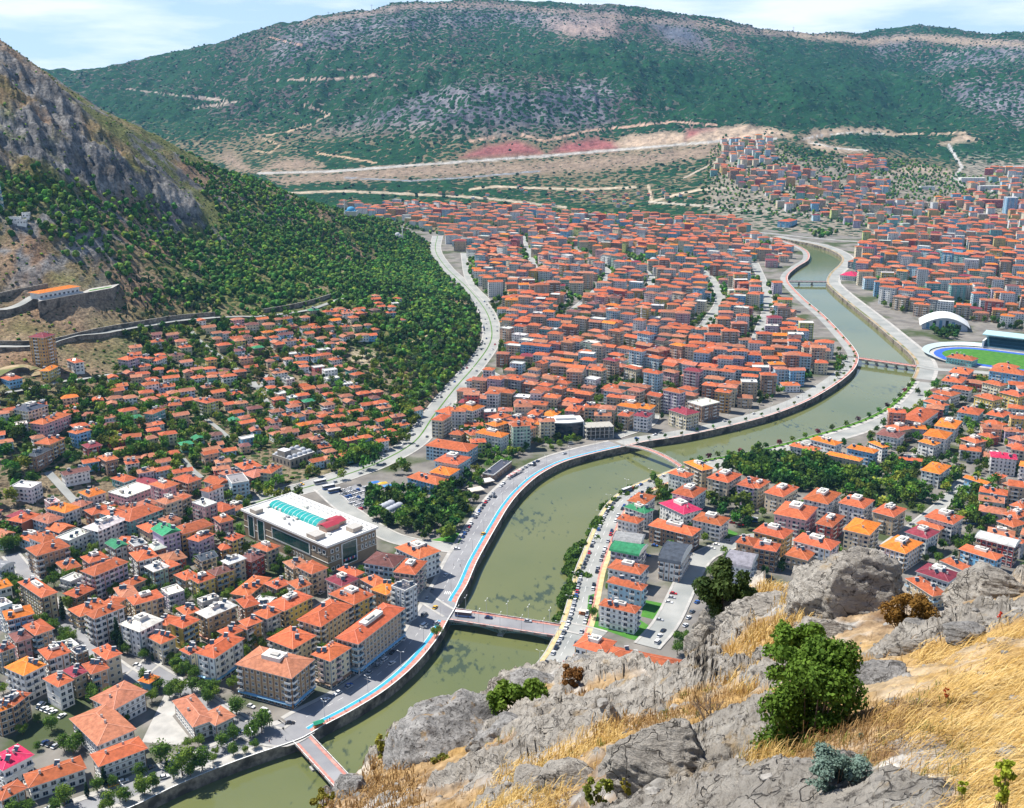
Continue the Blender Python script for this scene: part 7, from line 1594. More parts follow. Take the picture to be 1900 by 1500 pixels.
def person_mesh(shirt, trousers, hair=(.03, .02, .015), stride=.18):
    m = MB(); sk = (.55, .36, .26)
    for s in (-1, 1): m.tube((s*.10, s*stride, .05), (s*.09, s*stride*.4, .48), .055, .075, 6, col=trousers, cap=False); m.tube((s*.09, s*stride*.4, .48), (s*.08, 0, .90), .075, .10, 6, col=trousers, cap=False); m.box(s*.10-.05, s*stride-.08, 0, s*.10+.05, s*stride+.16, .08, 0, (.1, .1, .1)); m.tube((s*.20, 0, 1.42), (s*.26, -s*.10, 1.12), .05, .042, 6, col=shirt, cap=False); m.tube((s*.26, -s*.10, 1.12), (s*.25, .05-s*.12, .84), .042, .03, 6, col=sk)
    m.lathe([(.14, .86), (.17, 1.0), (.15, 1.15), (.20, 1.35), (.17, 1.45), (.06, 1.50)], (0, 0, 0), 8, 0, shirt); m.lathe([(.055, 1.48), (.06, 1.54), (.095, 1.60), (.10, 1.68)], (0, 0, 0), 8, 0, sk); m.lathe([(.105, 1.66), (.10, 1.74), (0, 1.79)], (0, 0, 0), 8, 0, hair)
    me = m.mesh('person'); me.materials.append(MATS['plaster']); return me
PM = [person_mesh(s, t) for s, t in (((.7, .7, .7), (.05, .06, .12)), ((.05, .05, .06), (.05, .05, .06)), ((.5, .04, .06), (.10, .10, .12)), ((.10, .18, .45), (.3, .26, .2)))]
PD = ['person in white top and dark trousers', 'person dressed in black', 'person in red top', 'person in blue top']
for k, (px, py) in enumerate(((607, 1340), (612, 1338), (727, 1268), (789, 1210), (793, 1207), (668, 1305), (876, 1075), (898, 1035), (842, 1050), (854, 1052), (960, 905), (975, 890), (1010, 872), (460, 1395), (500, 1380), (640, 1320), (530, 1375))):
    g = G(px, py); o = put('person', PM[k % 4], None, (g[0], g[1], .16)); o.rotation_euler = (0, 0, k*1.3); tag(o, None, 'person', 'people walking by the river'); LAB.append((o, g[0], g[1], 1, PD[k % 4]+' walking'))
def kiosk(px, py, ang, c, label, w=5, d=2.5):
    g = G(px, py); t = thing('kiosk', (g[0], g[1], .16), ang, label, 'kiosk'); m = MB(); m.box(-w/2, -d/2, 0, w/2, d/2, .1, 0, (.5, .4, .3)); m.box(-w/2+.3, -d/2+.2, .1, w/2-.3, d/2-.2, 1.1, 0, (.45, .16, .06)); m.build('counter', 'plaster', t)
    m = MB(); m.face([(-w/2-.3, -d/2-.3, 2.3), (w/2+.3, -d/2-.3, 2.3), (w/2, 0, 3.1), (-w/2, 0, 3.1)], 0, c); m.face([(w/2+.3, d/2+.3, 2.3), (-w/2-.3, d/2+.3, 2.3), (-w/2, 0, 3.1), (w/2, 0, 3.1)], 0, c); m.build('canopy', 'metal_sheet', t)
    for sx in (-1, 1):
        for sy in (-1, 1): m = MB(); m.tube((sx*w/2, sy*d/2, 0), (sx*w/2, sy*d/2, 2.4), .06, n=5, col=(.1, .1, .1)); m.build('post', 'metal_sheet', t)
kiosk(591, 1349, .55, (.02, .28, .16), 'green-canopied kiosk with brown counter on the promenade above the lower bridge'); kiosk(1080, 1140, -.3, (.6, .55, .45), 'small pale kiosk near the right end of the lattice bridge', 4, 2.5)
def awning(px, py, w, d, c, lab, ang=.5, h=3.2):
    g = G(px, py, h); t = thing('awning', (g[0], g[1], 0), ang, lab, 'awning'); m = MB(); m.face([(-w/2, -d/2, h), (w/2, -d/2, h), (0, 0, h+1)], 0, c); m.face([(w/2, -d/2, h), (w/2, d/2, h), (0, 0, h+1)], 0, c); m.face([(w/2, d/2, h), (-w/2, d/2, h), (0, 0, h+1)], 0, c); m.face([(-w/2, d/2, h), (-w/2, -d/2, h), (0, 0, h+1)], 0, c); m.build('cloth', 'metal_sheet', t)
    for sx in (-1, 1):
        for sy in (-1, 1): m = MB(); m.tube((sx*w/2*.95, sy*d/2*.95, 0), (sx*w/2*.95, sy*d/2*.95, h), .06, n=5, col=(.3, .3, .3)); m.build('post', 'metal_sheet', t)
for q in ((915, 545, 8, 5, (.05, .2, .55), 'blue market awning beside the car park, leftmost of the three'), (1010, 568, 7, 4, (.05, .25, .6), 'blue market awning below the yellow one'), (975, 550, 7, 4, (.75, .45, .03), 'yellow market awning between the blue ones'), (1690, 530, 12, 8, (.72, .70, .68), 'large white awning in front of the dark restaurant'), (1625, 590, 11, 8, (.66, .60, .50), 'large cream awning among the park trees')):
    awning(*pz('6', q[:2])[0], q[2], q[3], q[4], q[5])
def parasol(px, py, c, lab):
    g = G(px, py, 2.4); t = thing('parasol', (g[0], g[1], 0), 0, lab, 'parasol', 'parasols beside the restaurant'); m = MB(); m.lathe([(1.6, 2.2), (.8, 2.6), (0, 2.8)], (0, 0, 0), 8, 0, c); m.build('canopy', 'metal_sheet', t); m = MB(); m.tube((0, 0, 0), (0, 0, 2.7), .05, n=5, col=(.5, .5, .5)); m.build('pole', 'metal_sheet', t)
for k in range(7): parasol(900+(160+k*14)/3.75, 750+(500-k*8)/3.75, (.60, .25, .25) if k % 2 else (.7, .55, .5), f'{"red" if k % 2 else "pink"} parasol in the row below the dark restaurant roof, {["first","second","third","fourth","fifth","sixth","seventh"][k]} from left')
def pylon(g, h):
    t = thing('pylon', g, 0, None, 'pylon', 'masts on the mountain skyline'); m = MB(); m.tube((0, 0, -5), (0, 0, h), 1.6, .7, 4, col=(.45, .4, .4)); m.box(-6, -.5, h*.8, 6, .5, h*.84, 0, (.45, .4, .4)); m.build('lattice', 'metal_sheet', t); LAB.append((t, g[0], g[1], g[2], 'thin grey mast on the mountain skyline'))
for px, py, Y in ((980, 13, 6200), (1110, 20, 6200), (1260, 37, 6200), (1370, 53, 6350), (1472, 62, 6400), (1772, 69, 6700), (610, 35, 5800), (690, 21, 5950)):
    pylon(P(px, py, Y), 36)
# ------------------------------------------------------------------ the rocky hilltop in front of the camera
FD = [(1900, 1500, 6.2), (1600, 1500, 7), (1300, 1500, 8.5), (1000, 1500, 11.5), (700, 1500, 17), (610, 1500, 19), (1900, 1300, 9), (1700, 1300, 10), (1500, 1350, 10.5), (1300, 1350, 13), (1100, 1380, 15), (900, 1400, 19), (740, 1420, 21),
      (1900, 1150, 13.5), (1700, 1200, 14), (1500, 1200, 16), (1350, 1200, 20), (1200, 1250, 22), (1000, 1280, 25), (880, 1330, 25), (770, 1350, 25), (1900, 1080, 18), (1600, 1100, 20), (1480, 1100, 22), (1330, 1090, 26), (1110, 1230, 27),
      (1900, 1700, 4.2), (1300, 1700, 5.6), (800, 1750, 8.5), (500, 1700, 14), (2200, 1300, 8), (2200, 1600, 4.6), (2200, 1100, 15), (650, 1440, 22)]
fd_f = TPS([(x, y, math.log(d)*100) for x, y, d in FD], 500.0)
def FY(px, py): return np.exp(fd_f(px, py)/100)
def PV(px, py, Y):
    px, py, Y = (np.asarray(v, float) for v in (px, py, Y)); s = (py-HOR)/(F-(py-750)*TT); return np.stack([Y*(px-950)/(F*CT-(py-750)*ST), Y, HC-Y*s], -1)
EDGE = [(480, 1560), (560, 1525), (600, 1487), (650, 1445), (700, 1400), (735, 1345), (780, 1322), (870, 1312), (930, 1262), (1000, 1247), (1110, 1228), (1200, 1240), (1255, 1256), (1285, 1225), (1312, 1160), (1340, 1105), (1400, 1078), (1480, 1088), (1560, 1078), (1690, 1112), (1750, 1130), (1800, 1090), (1900, 1080), (2050, 1070), (2300, 1065)]
ex = np.array([e[0] for e in EDGE], float); ey = np.array([e[1] for e in EDGE], float)
def bedrock(x, y, px, py):
    return np.clip((fbm(x/2.4+3, y/2.4, 4, 95)-.555-.10*np.clip((px-1450)/300, 0, 1)+.10*np.clip(1-dpoly(px, py, EDGE)/90, 0, 1))*14, 0, 1)
def FGZ(px, py):
    Y = FY(px, py); p = PV(px, py, Y); x, y = p[..., 0], p[..., 1]
    p[..., 2] += (fbm(x/1.7, y/1.7, 4, 91)-.5)*.55*np.clip(y/14, .3, 1)+(fbm(x*1.6, y*1.6, 4, 92)-.5)*.26+(ridge(x*4.5, y*4.5, 3, 93)-.5)*.10; bk = bedrock(x, y, px, py); s_ = np.clip(y/12, .45, 1.3); p[..., 2] += bk*s_*(.14+(ridge(x*1.1+y*.6, y*1.3, 4, 96)-.45)*.5+(np.floor(fbm(x*1.2, y*1.2, 3, 97)*9)/9-.5)*.35); return p
noisy('x', (0, 0, 0), (0, 0, 0))
def fg_ground():
    nc, nr = 620, 260; cx = np.linspace(480, 2300, nc); top = np.interp(cx, ex, ey)+(fbm(cx/14, cx*0, 4, 7)-.5)*14; t = np.linspace(0, 1, nr)**1.15; PXs = np.tile(cx, nr); PYs = (top[None]+(1850-top[None])*t[:, None]).ravel()
    p = FGZ(PXs, PYs); x, y = p[:, 0], p[:, 1]; n1 = fbm(x/1.2, y/1.2, 5, 3); n2 = fbm(x*3, y*3, 4, 4); n3 = fbm(x/3.5, y/3.5, 3, 6)
    soil = lerp(np.array([.15, .095, .055]), np.array([.36, .26, .16]), np.clip(n2*2.4-.7, 0, 1)); straw = lerp(np.array([.30, .18, .06]), np.array([.48, .32, .13]), np.clip(n1*2-.5, 0, 1))
    k = np.clip((n3-.40)*5+(PXs-1400)/900, 0, 1); c = lerp(soil, straw, k*.8); gr = lerp(np.array([.20, .19, .18]), np.array([.46, .44, .41]), np.clip(n2*2-.5, 0, 1)); g = np.clip((n1-.50)*9, 0, 1)*(1-k*.6); g = np.maximum(g, np.clip(1-dpoly(PXs, PYs, EDGE)/30, 0, 1)*.9); c = lerp(c, gr, g); bk = bedrock(x, y, PXs, PYs); rc_ = lerp(np.array([.13, .12, .115]), np.array([.38, .36, .33]), np.clip(fbm(x*2.2, y*2.2, 6, 98, .65)*2.6-.75, 0, 1)); rc_ = lerp(rc_, np.array([[.07, .065, .06]]), np.clip((ridge(x*1.7, y*1.7, 4, 99)-.80)*14, 0, 1)); c = lerp(c, rc_, bk)
    # the cliff below the rim
    e = p[:nc].copy(); rows = [p]; cols = [c]; out = np.stack([-np.gradient(e[:, 1]), np.gradient(e[:, 0])], 1); out /= np.linalg.norm(out, axis=1)[:, None]+1e-9; out = out*.4+np.array([0, .9]); m = 26
    for i in range(1, m):
        q = e.copy(); d = i/m; dep = 8*i*(1+i*.018); q[:, 2] -= dep; q[:, :2] += out*(dep*.30)[..., None] if False else out*dep*.30; w = (ridge(q[:, 0]/9+i*.2, q[:, 2]/14, 4, 5)-.5)*min(i, 5)*1.2; q[:, 0] += w*.5; q[:, 1] += -abs(w)*.5
        rows.insert(0, q); nn = fbm(q[:, 0]/3, q[:, 2]/3, 4, 8); cols.insert(0, lerp(np.array([.16, .15, .14]), np.array([.42, .38, .33]), np.clip(nn*2-.5, 0, 1)))
    V = np.concatenate(rows); Cc = np.concatenate(cols); fc = gridfaces(nr+m-1, nc)[:, ::-1]; bkv = np.concatenate([np.ones(nc*(m-1)), bk]); fmi = (bkv[fc].mean(1) > .45).astype(int)
    tag(npmesh('rocky_hilltop', V, fc, ('fg_ground', 'limestone'), np.c_[Cc, np.ones(len(Cc))], smooth=True, mi=fmi), kind='structure')
attr_mat('fg_ground', .95, .1, .4, 5, bump=1.0, bscale=9)
def rock_mat(name, c1, c2, dark, lich, sc=1.0):
    m, t, b = mat(name, .93, .15); l = t.links.new; co = N(t, 'ShaderNodeTexCoord'); src = co.outputs['Object']
    def nz(s, d=8, r=.6, sx=(1, 1, 1), rot=(0, 0, 0)):
        mp = N(t, 'ShaderNodeMapping'); mp.inputs['Scale'].default_value = sx; mp.inputs['Rotation'].default_value = rot; l(src, mp.inputs[0]); n = N(t, 'ShaderNodeTexNoise'); n.inputs['Scale'].default_value = s; n.inputs['Detail'].default_value = d; n.inputs['Roughness'].default_value = r; l(mp.outputs[0], n.inputs['Vector']); return n.outputs['Fac']
    def ramp(f, a, b_): r = N(t, 'ShaderNodeMapRange'); r.inputs[1].default_value = a; r.inputs[2].default_value = b_; l(f, r.inputs[0]); return r.outputs[0]
    def mix(f, x, y):
        k = N(t, 'ShaderNodeMix', data_type='RGBA'); l(f, k.inputs[0])
        for i, q in ((6, x), (7, y)):
            if isinstance(q, tuple): k.inputs[i].default_value = (*q, 1)
            else: l(q, k.inputs[i])
        return k.outputs[2]
    c = mix(ramp(nz(2.2*sc, 10, .7), .35, .66), c1, c2); c = mix(ramp(nz(5*sc, 9, .75), .54, .62), c, dark); bed = nz(3*sc, 8, .7, (1, 1, 5), (.5, .3, 0)); c = mix(ramp(bed, .56, .66), c, tuple(q*.45 for q in c1))
    c = mix(ramp(nz(1.3*sc, 6, .6), .58, .68), c, lich); vo = N(t, 'ShaderNodeTexVoronoi', feature='DISTANCE_TO_EDGE'); vo.inputs['Scale'].default_value = 1.1*sc; mpv = N(t, 'ShaderNodeMapping'); mpv.inputs['Scale'].default_value = (1, 1.7, .8)
    mixv = N(t, 'ShaderNodeVectorMath', operation='ADD'); nn = N(t, 'ShaderNodeTexNoise'); nn.inputs['Scale'].default_value = 2*sc; l(src, nn.inputs['Vector']); l(src, mixv.inputs[0]); l(nn.outputs['Color'], mixv.inputs[1]); l(mixv.outputs[0], mpv.inputs[0]); l(mpv.outputs[0], vo.inputs['Vector'])
    cr = N(t, 'ShaderNodeMapRange'); cr.inputs[1].default_value = 0; cr.inputs[2].default_value = .012; l(vo.outputs['Distance'], cr.inputs[0]); c = mix(cr.outputs[0], (.11, .10, .09), c); l(c, b.inputs['Base Color'])
    h = N(t, 'ShaderNodeMath', operation='ADD'); l(nz(7*sc, 12, .75), h.inputs[0]); h2 = N(t, 'ShaderNodeMath', operation='MULTIPLY'); l(cr.outputs[0], h2.inputs[0]); h2.inputs[1].default_value = .5; l(h2.outputs[0], h.inputs[1]); h3 = N(t, 'ShaderNodeMath', operation='ADD'); l(h.outputs[0], h3.inputs[0]); l(bed, h3.inputs[1])
    bp = N(t, 'ShaderNodeBump'); bp.inputs['Strength'].default_value = 1; bp.inputs['Distance'].default_value = .14/sc; l(h3.outputs[0], bp.inputs['Height']); l(bp.outputs[0], b.inputs['Normal'])
rock_mat('limestone', (.33, .30, .265), (.62, .575, .51), (.12, .11, .10), (.46, .34, .20)); rock_mat('dark_limestone', (.20, .195, .19), (.50, .48, .46), (.07, .065, .06), (.38, .25, .12), 1.6)
fg_ground()
def ico(sub):
    import bmesh; b = bmesh.new(); bmesh.ops.create_icosphere(b, subdivisions=sub, radius=1); m_ = bpy.data.meshes.new('t'); b.to_mesh(m_); b.free(); V = np.array([v.co[:] for v in m_.vertices]); Fc = np.array([p.vertices[:] for p in m_.polygons]); bpy.data.meshes.remove(m_); return V, Fc
ICO = {s: ico(s) for s in (3, 4, 5, 6)}
def rock(px, py, w, h, Y=None, label=None, seed=1, m='limestone', depth=.9, sub=5, sink=.25, tilt=0, cuts=16, rough=.16, group=None):
    Yb = float(FY(px, py+h*.45)[0]) if Y is None else Y; c = np.array(P(px, py, Yb)); z = c[1]*CT-(c[2]-HC)*ST; rx = w*z/F/2; rz = h*z/F/2*1.12; ry = depth*(rx+rz)/2
    V, Fc = ICO[sub]; V = V.copy(); g = np.random.default_rng(seed)
    for i in range(cuts):
        n = g.normal(size=3); n /= np.linalg.norm(n); lim = g.uniform(.55, .92); d = V@n; k = d > lim; V[k] -= np.outer((d[k]-lim)*.92, n)
    s = seed*3.3; nz_ = (fbm(V[:, 0]*1.8+V[:, 2]*.9+s, V[:, 1]*1.8-V[:, 2]*1.1+s, 5, seed)-.5)*rough*2.2+(ridge(V[:, 0]*3+V[:, 2]*2+s, V[:, 1]*3+V[:, 2]*2.5, 4, seed+5)-.55)*rough+(ridge(V[:, 2]*9+V[:, 0]*3, V[:, 1]*3+s, 3, seed+9)-.5)*rough*.45
    V = V*(1+nz_)[:, None]*np.array([rx, ry, rz]); ct, st = math.cos(tilt), math.sin(tilt); V[:, [0, 2]] = V[:, [0, 2]]@np.array([[ct, st], [-st, ct]])
    o = npmesh('boulder', V, Fc, m, smooth=True); o.location = (c[0], c[1]+ry*.2, c[2]+rz*.06); return tag(o, label, 'boulder', group)
rock(850, 1445, 270, 250, 21.5, 'biggest dark speckled boulder at the left end of the cliff, above the river', 3, 'dark_limestone', 1.1, 6, cuts=10)
rock(985, 1284, 130, 60, 25, 'rounded grey boulder on the rim right of the leafy bush, above the water', 5, 'dark_limestone'); rock(1125, 1282, 260, 66, 25, 'long broken grey rock along the rim below the long terracotta roof', 7, 'dark_limestone', sub=6, rough=.22)
rock(935, 1405, 170, 150, 20.5, 'dark speckled rock mass under the yellow-green bush', 101, 'dark_limestone', 1.0, 6); rock(1060, 1312, 150, 60, 23.5, 'rubbly grey rock among the brown shrubs', 103, 'dark_limestone', rough=.25); rock(1270, 1330, 130, 46, 17, 'pale slab sloping below the flat rim slab', 105); rock(990, 1455, 90, 60, 13.5, 'grey rock at the bottom left of the grass', 107); rock(1120, 1328, 110, 40, 22, 'slanted striped grey slab in the middle of the brown shrubs', 8, tilt=.2); rock(1245, 1288, 190, 66, 22, 'flat pale slab on the rim right of centre', 11, sub=6, cuts=20); rock(1172, 1362, 62, 120, 17, 'upright pale slab left of the bare bush', 13)
rock(1378, 1190, 185, 150, 22, 'tall pale rock face under the dark olive bush', 17, sub=6, depth=.8); rock(1300, 1205, 60, 120, 22, 'narrow grey crag dropping off the rim beside the tall rock face', 97, depth=.7); rock(1405, 1165, 150, 110, 21, 'second pale rock face right of the narrow crag', 109, sub=6); rock(1445, 1235, 120, 60, 16.5, 'low pale outcrop above the bare bush', 111); rock(1345, 1275, 130, 50, 17.5, 'weathered ledge left of the bare bush', 113); rock(1790, 1180, 100, 34, 13, 'dark ledge below the right-edge boulder', 115, 'dark_limestone'); rock(1430, 1145, 150, 70, 21, 'flat rock between the olive bush and the largest boulder', 19); rock(1590, 1140, 225, 200, 18.5, 'largest pale boulder on the skyline of the right-hand cliff', 23, sub=6, cuts=12, depth=1)
rock(1540, 1215, 150, 130, 17, 'lower shoulder of pale rock behind the green bush', 29, sub=6); rock(1832, 1108, 175, 105, 17, 'broad pale boulder at the right edge of the rim', 31, sub=6, cuts=12); rock(1700, 1212, 110, 44, 14, 'low grey rock just below the orange shrub', 37); rock(1640, 1268, 130, 60, 12, 'dark-based grey rock right of the green bush', 41, 'dark_limestone')
rock(1722, 1170, 90, 40, 14.5, 'small dark stone tucked under the orange shrub', 42, 'dark_limestone'); rock(1725, 1275, 60, 18, 11.5, 'thin pale slab in the dry grass', 43)
rock(1308, 1378, 88, 52, 13, 'rounded grey boulder left of the bare bush trunk', 47); rock(1390, 1362, 60, 90, 12, 'upright dark grey stone left of the big green bush', 53, 'dark_limestone', tilt=-.3); rock(1225, 1440, 200, 165, 10.3, 'large cracked boulder at the bottom middle', 59, sub=6, cuts=10)
rock(1055, 1478, 160, 90, 12, 'wide low boulder at the bottom edge, left of the cracked one', 61, sub=6); rock(1452, 1480, 75, 90, 8.2, 'pale pointed stone under the green bush', 67); rock(1742, 1432, 62, 62, 8, 'small round dark stone in the straw at lower right', 71, 'dark_limestone'); rock(655, 1470, 75, 60, 19.5, 'small grey rock at the far left of the cliff', 73, 'dark_limestone'); rock(625, 1490, 40, 30, 19.5, 'smallest rock at the far left end of the cliff', 74, 'dark_limestone')
rock(1660, 1318, 30, 24, 10, 'fist-sized dark stone below the dark-based rock', 79); rock(1655, 1322, 22, 18, 9.8, 'little pale stone beside the green bush', 83); rock(1440, 1260, 60, 40, 15, 'half buried stone above the bare bush', 89)
r = random.Random(77); n = 0
sm = []
for k in range(260):
    px, py = r.uniform(620, 1900), r.uniform(1100, 1500); e_ = np.interp(px, ex, ey)
    if py < e_+12: continue
    Y = float(FY(px, py)[0]); q = FGZ(np.array([float(px)]), np.array([float(py)]))[0]; s = r.uniform(.02, .10)*(1.3 if px < 1300 else .8); V, Fc, C = ico_tmpl(k % 9, ((.18, .17, .16), (.50, .48, .45)), 2, .6, .22); gv = r.uniform(.14, .34); sm.append(((V, Fc, C*0+np.array([[gv, gv*.95, gv*.88]])), (q[0], q[1], q[2], s, r.uniform(0, 6))))
attr_mat('gravel', .95, .1, .3, 8, bump=.6, bscale=20); V, Fc, C = merge(sm, True); tag(npmesh('scattered_stones', V, Fc, 'gravel', C), 'small loose stones strewn over the dry hilltop', 'stones', kind='stuff')
# dry grass
attr_mat('straw', .85, .15, .12, 3, transl=.25)
def blades(n, poly, ln, wd, lean, cols, seed, bunch=7, spread=.10):
    g = np.random.default_rng(seed); xs = [p[0] for p in poly]; ys = [p[1] for p in poly]; px = g.uniform(min(xs), max(xs), n*4); py = g.uniform(min(ys), max(ys), n*4); m = inpoly(px, py, poly) & (py > np.interp(px, ex, ey)+2); px, py = px[m], py[m]
    Y = FY(px, py); pr = np.clip((Y/14)**1.6, .08, 1); m = g.random(len(px)) < pr; px, py = px[m][:n], py[m][:n]; p = FGZ(px, py); kp = (bedrock(p[:, 0], p[:, 1], px, py) < .35) & (g.random(len(p)) < np.clip((fbm(p[:, 0]*.9, p[:, 1]*.9, 4, 111)-.36)*9, .06, 1)); p = p[kp]; p = np.repeat(p, bunch, 0); k = len(p); p[:, :2] += g.normal(size=(k, 2))*spread
    a = g.uniform(0, 6.28, k); L_ = g.uniform(*ln, k); d = np.stack([np.cos(a)*.5+lean[0], np.sin(a)*.5+lean[1], np.full(k, lean[2])+g.uniform(-.2, .3, k)], 1); d /= np.linalg.norm(d, axis=1)[:, None]; s = np.stack([-d[:, 1], d[:, 0], d[:, 0]*0], 1); s /= np.linalg.norm(s, axis=1)[:, None]+1e-9
    w = (wd*np.clip(p[:, 1]/9, .8, 2.5)*g.uniform(.6, 1.3, k))[:, None]; up = np.array([[0, 0, 1.0]]); P0 = p-up*.03; P1 = p+d*(L_*.55)[:, None]; P2 = p+d*L_[:, None]-up*(L_*g.uniform(.1, .45, k))[:, None]
    V = np.stack([P0-s*w, P0+s*w, P1+s*w*.8, P1-s*w*.8, P2+s*w*.25, P2-s*w*.25], 1).reshape(-1, 3); b = np.arange(k)*6; Fc = np.concatenate([np.stack([b, b+1, b+2, b+3], 1), np.stack([b+3, b+2, b+4, b+5], 1)]); t = g.random(k)[:, None]**1.3; C = np.array(cols[0])*(1-t)+np.array(cols[1])*t; return V, Fc, np.repeat(C, 6, 0)
def join(ls):
    Vs, Fs, Cs = [], [], []; k = 0
    for V, Fc, C in ls: Vs.append(V); Fs.append(Fc+k); Cs.append(C); k += len(V)
    return np.concatenate(Vs), np.concatenate(Fs), np.concatenate(Cs)
STW = ((.38, .22, .05), (.74, .55, .24)); SB = ((.20, .11, .04), (.52, .34, .15)); SG = ((.10, .13, .03), (.30, .30, .08))
gs = [blades(3400, [(1700, 1150), (1960, 1110), (2000, 1560), (1640, 1560), (1640, 1340), (1700, 1280)], (.12, .34), .0032, (.6, -.4, .45), STW, 1), blades(800, [(1760, 1240), (1960, 1200), (1960, 1560), (1750, 1560)], (.25, .5), .003, (.9, -.5, .45), ((.55, .36, .10), (.82, .66, .36)), 2, 9, .06),
      blades(700, [(1390, 1085), (1490, 1085), (1500, 1200), (1400, 1300), (1330, 1270)], (.15, .35), .004, (.2, -.1, .8), STW, 3), blades(1700, [(880, 1500), (930, 1420), (1120, 1340), (1190, 1400), (1160, 1480), (1000, 1520), (830, 1560)], (.12, .32), .004, (.4, -.3, .5), STW, 4),
      blades(1500, [(1180, 1330), (1440, 1230), (1440, 1400), (1330, 1440), (1200, 1390)], (.04, .13), .0035, (.2, -.1, .7), SB, 5), blades(1700, [(1480, 1380), (1700, 1300), (1720, 1540), (1480, 1540)], (.04, .15), .003, (.3, -.2, .6), SB, 6), blades(1000, [(1290, 1400), (1450, 1380), (1440, 1560), (1250, 1560)], (.12, .35), .003, (.4, -.2, .6), STW, 7),
      blades(500, [(1000, 1300), (1250, 1270), (1200, 1360), (1020, 1380)], (.08, .25), .005, (.2, 0, .8), SB, 8), blades(500, [(620, 1440), (760, 1350), (800, 1560), (600, 1540)], (.1, .3), .006, (.2, 0, .8), SB, 9), blades(350, [(880, 1330), (1500, 1240), (1800, 1250), (1800, 1500), (900, 1500)], (.06, .16), .004, (0, 0, 1), SG, 10, 14, .05),
      blades(900, [(880, 1330), (1500, 1240), (1800, 1150), (1900, 1500), (700, 1500)], (.05, .15), .0035, (.3, -.1, .7), SB, 12)]
V, Fc, C = join(gs); tag(npmesh('dry_grass', V, Fc, 'straw', C), 'golden dry grass leaning over the hilltop slope', 'grass', kind='stuff')
# shrubs on the hilltop
def bush(px, py, w, h, Y, ca, cb, label, n, size, seed, name='bush', cat='bush', lob=14, twig=True, up=.2, flat=.8, clump=.45):
    c = np.array(P(px, py, Y)); z = c[1]*CT-(c[2]-HC)*ST; rx = w*z/F/2; rz = h*z/F/2*1.28; r_ = random.Random(seed); lob = int(lob*2.4); base = (c[0], c[1]+.1, c[2]-rz); t = thing(name, base, 0, label, cat); L_ = []
    for i in range(lob):
        a = r_.uniform(0, 6.28); q = math.sqrt(r_.random())*.72; zz = r_.uniform(-.75, .72); s = math.sqrt(max(.1, 1-zz*zz*.8)); L_.append((q*s*rx*math.cos(a), q*s*rx*flat*math.sin(a), rz+zz*rz, min(rx, rz)*r_.uniform(.13, .30)))
    V, Fc, C = leaf_cloud(L_, int(n*1.7), size*.8, seed, ca, cb, clump, up); npmesh('foliage', V, Fc, 'leaves', C, t)
    m = MB()
    for l_ in L_: m.tube((r_.uniform(-.08, .08), r_.uniform(-.08, .08), -.2), tuple(v*.55 for v in l_[:2])+(l_[2]*.5,), .03*rx, .018*rx, 5, cap=False); m.tube(tuple(v*.55 for v in l_[:2])+(l_[2]*.5,), l_[:3], .018*rx, .006*rx, 4, cap=False)
    m.build('branches', 'bark', t); return t
GA, GB_ = (.045, .10, .01), (.15, .25, .03)
bush(1515, 1338, 235, 265, 10.0, GA, GB_, 'biggest leafy green bush, right of centre on the hilltop', 15000, .055, 1, lob=30, clump=.35)
bush(1480, 1222, 150, 110, 11.8, GA, GB_, 'upper spray of green leaves against the pale boulder', 2600, .06, 14, lob=10); 
bush(965, 1308, 150, 90, 22.5, (.06, .13, .012), (.19, .28, .04), 'wide yellow-green bush on the rim above the river', 4200, .12, 2, lob=14)
bush(1345, 1098, 140, 96, 22, (.02, .05, .012), (.09, .13, .03), 'dark olive bush standing on the rim against the white yard', 4600, .10, 3, lob=16)
bush(1690, 1152, 118, 78, 14.8, (.14, .065, .012), (.34, .19, .04), 'rusty orange dry shrub between the two skyline boulders', 4200, .05, 4, lob=14, up=.5)
bush(1150, 1258, 46, 36, 23, (.14, .07, .02), (.30, .17, .05), 'small brown shrub on the rim, right of centre', 700, .08, 5, lob=6); bush(1062, 1268, 60, 60, 23, (.14, .065, .02), (.30, .15, .05), 'reddish brown shrub behind the yellow-green bush', 1100, .08, 6, lob=8); bush(1070, 1330, 60, 60, 21, (.16, .08, .02), (.32, .18, .05), 'brown dry shrub right of the yellow-green bush', 1100, .08, 15, lob=8)
bush(1560, 1455, 160, 100, 7.6, (.08, .13, .10), (.22, .31, .26), 'blue-grey sage shrub at the bottom, under the green bush', 6500, .028, 7, lob=16, up=.8); bush(1608, 1385, 30, 30, 9, (.08, .14, .10), (.2, .3, .22), 'tiny blue-grey tuft right of the green bush', 500, .03, 17, lob=4)
bush(715, 1402, 56, 80, 22.5, (.14, .15, .02), (.36, .33, .06), 'airy yellow-green bush at the left edge of the dark boulder', 900, .10, 8, lob=8); bush(770, 1338, 40, 46, 26, (.12, .13, .09), (.24, .24, .17), 'thin grey twiggy bush on the rim above the water', 160, .10, 9, lob=7)
bush(1135, 1322, 42, 26, 20, (.06, .13, .03), (.15, .25, .06), 'small fresh green tuft below the striped slab', 600, .07, 10, lob=5); bush(1110, 1478, 60, 50, 10, (.10, .14, .02), (.30, .32, .05), 'low yellow-green sprigs at the bottom edge', 500, .05, 11, lob=6); bush(1162, 1470, 26, 40, 9.5, (.14, .14, .02), (.38, .30, .05), 'narrow yellow sprig beside the cracked boulder', 250, .04, 12, lob=4)
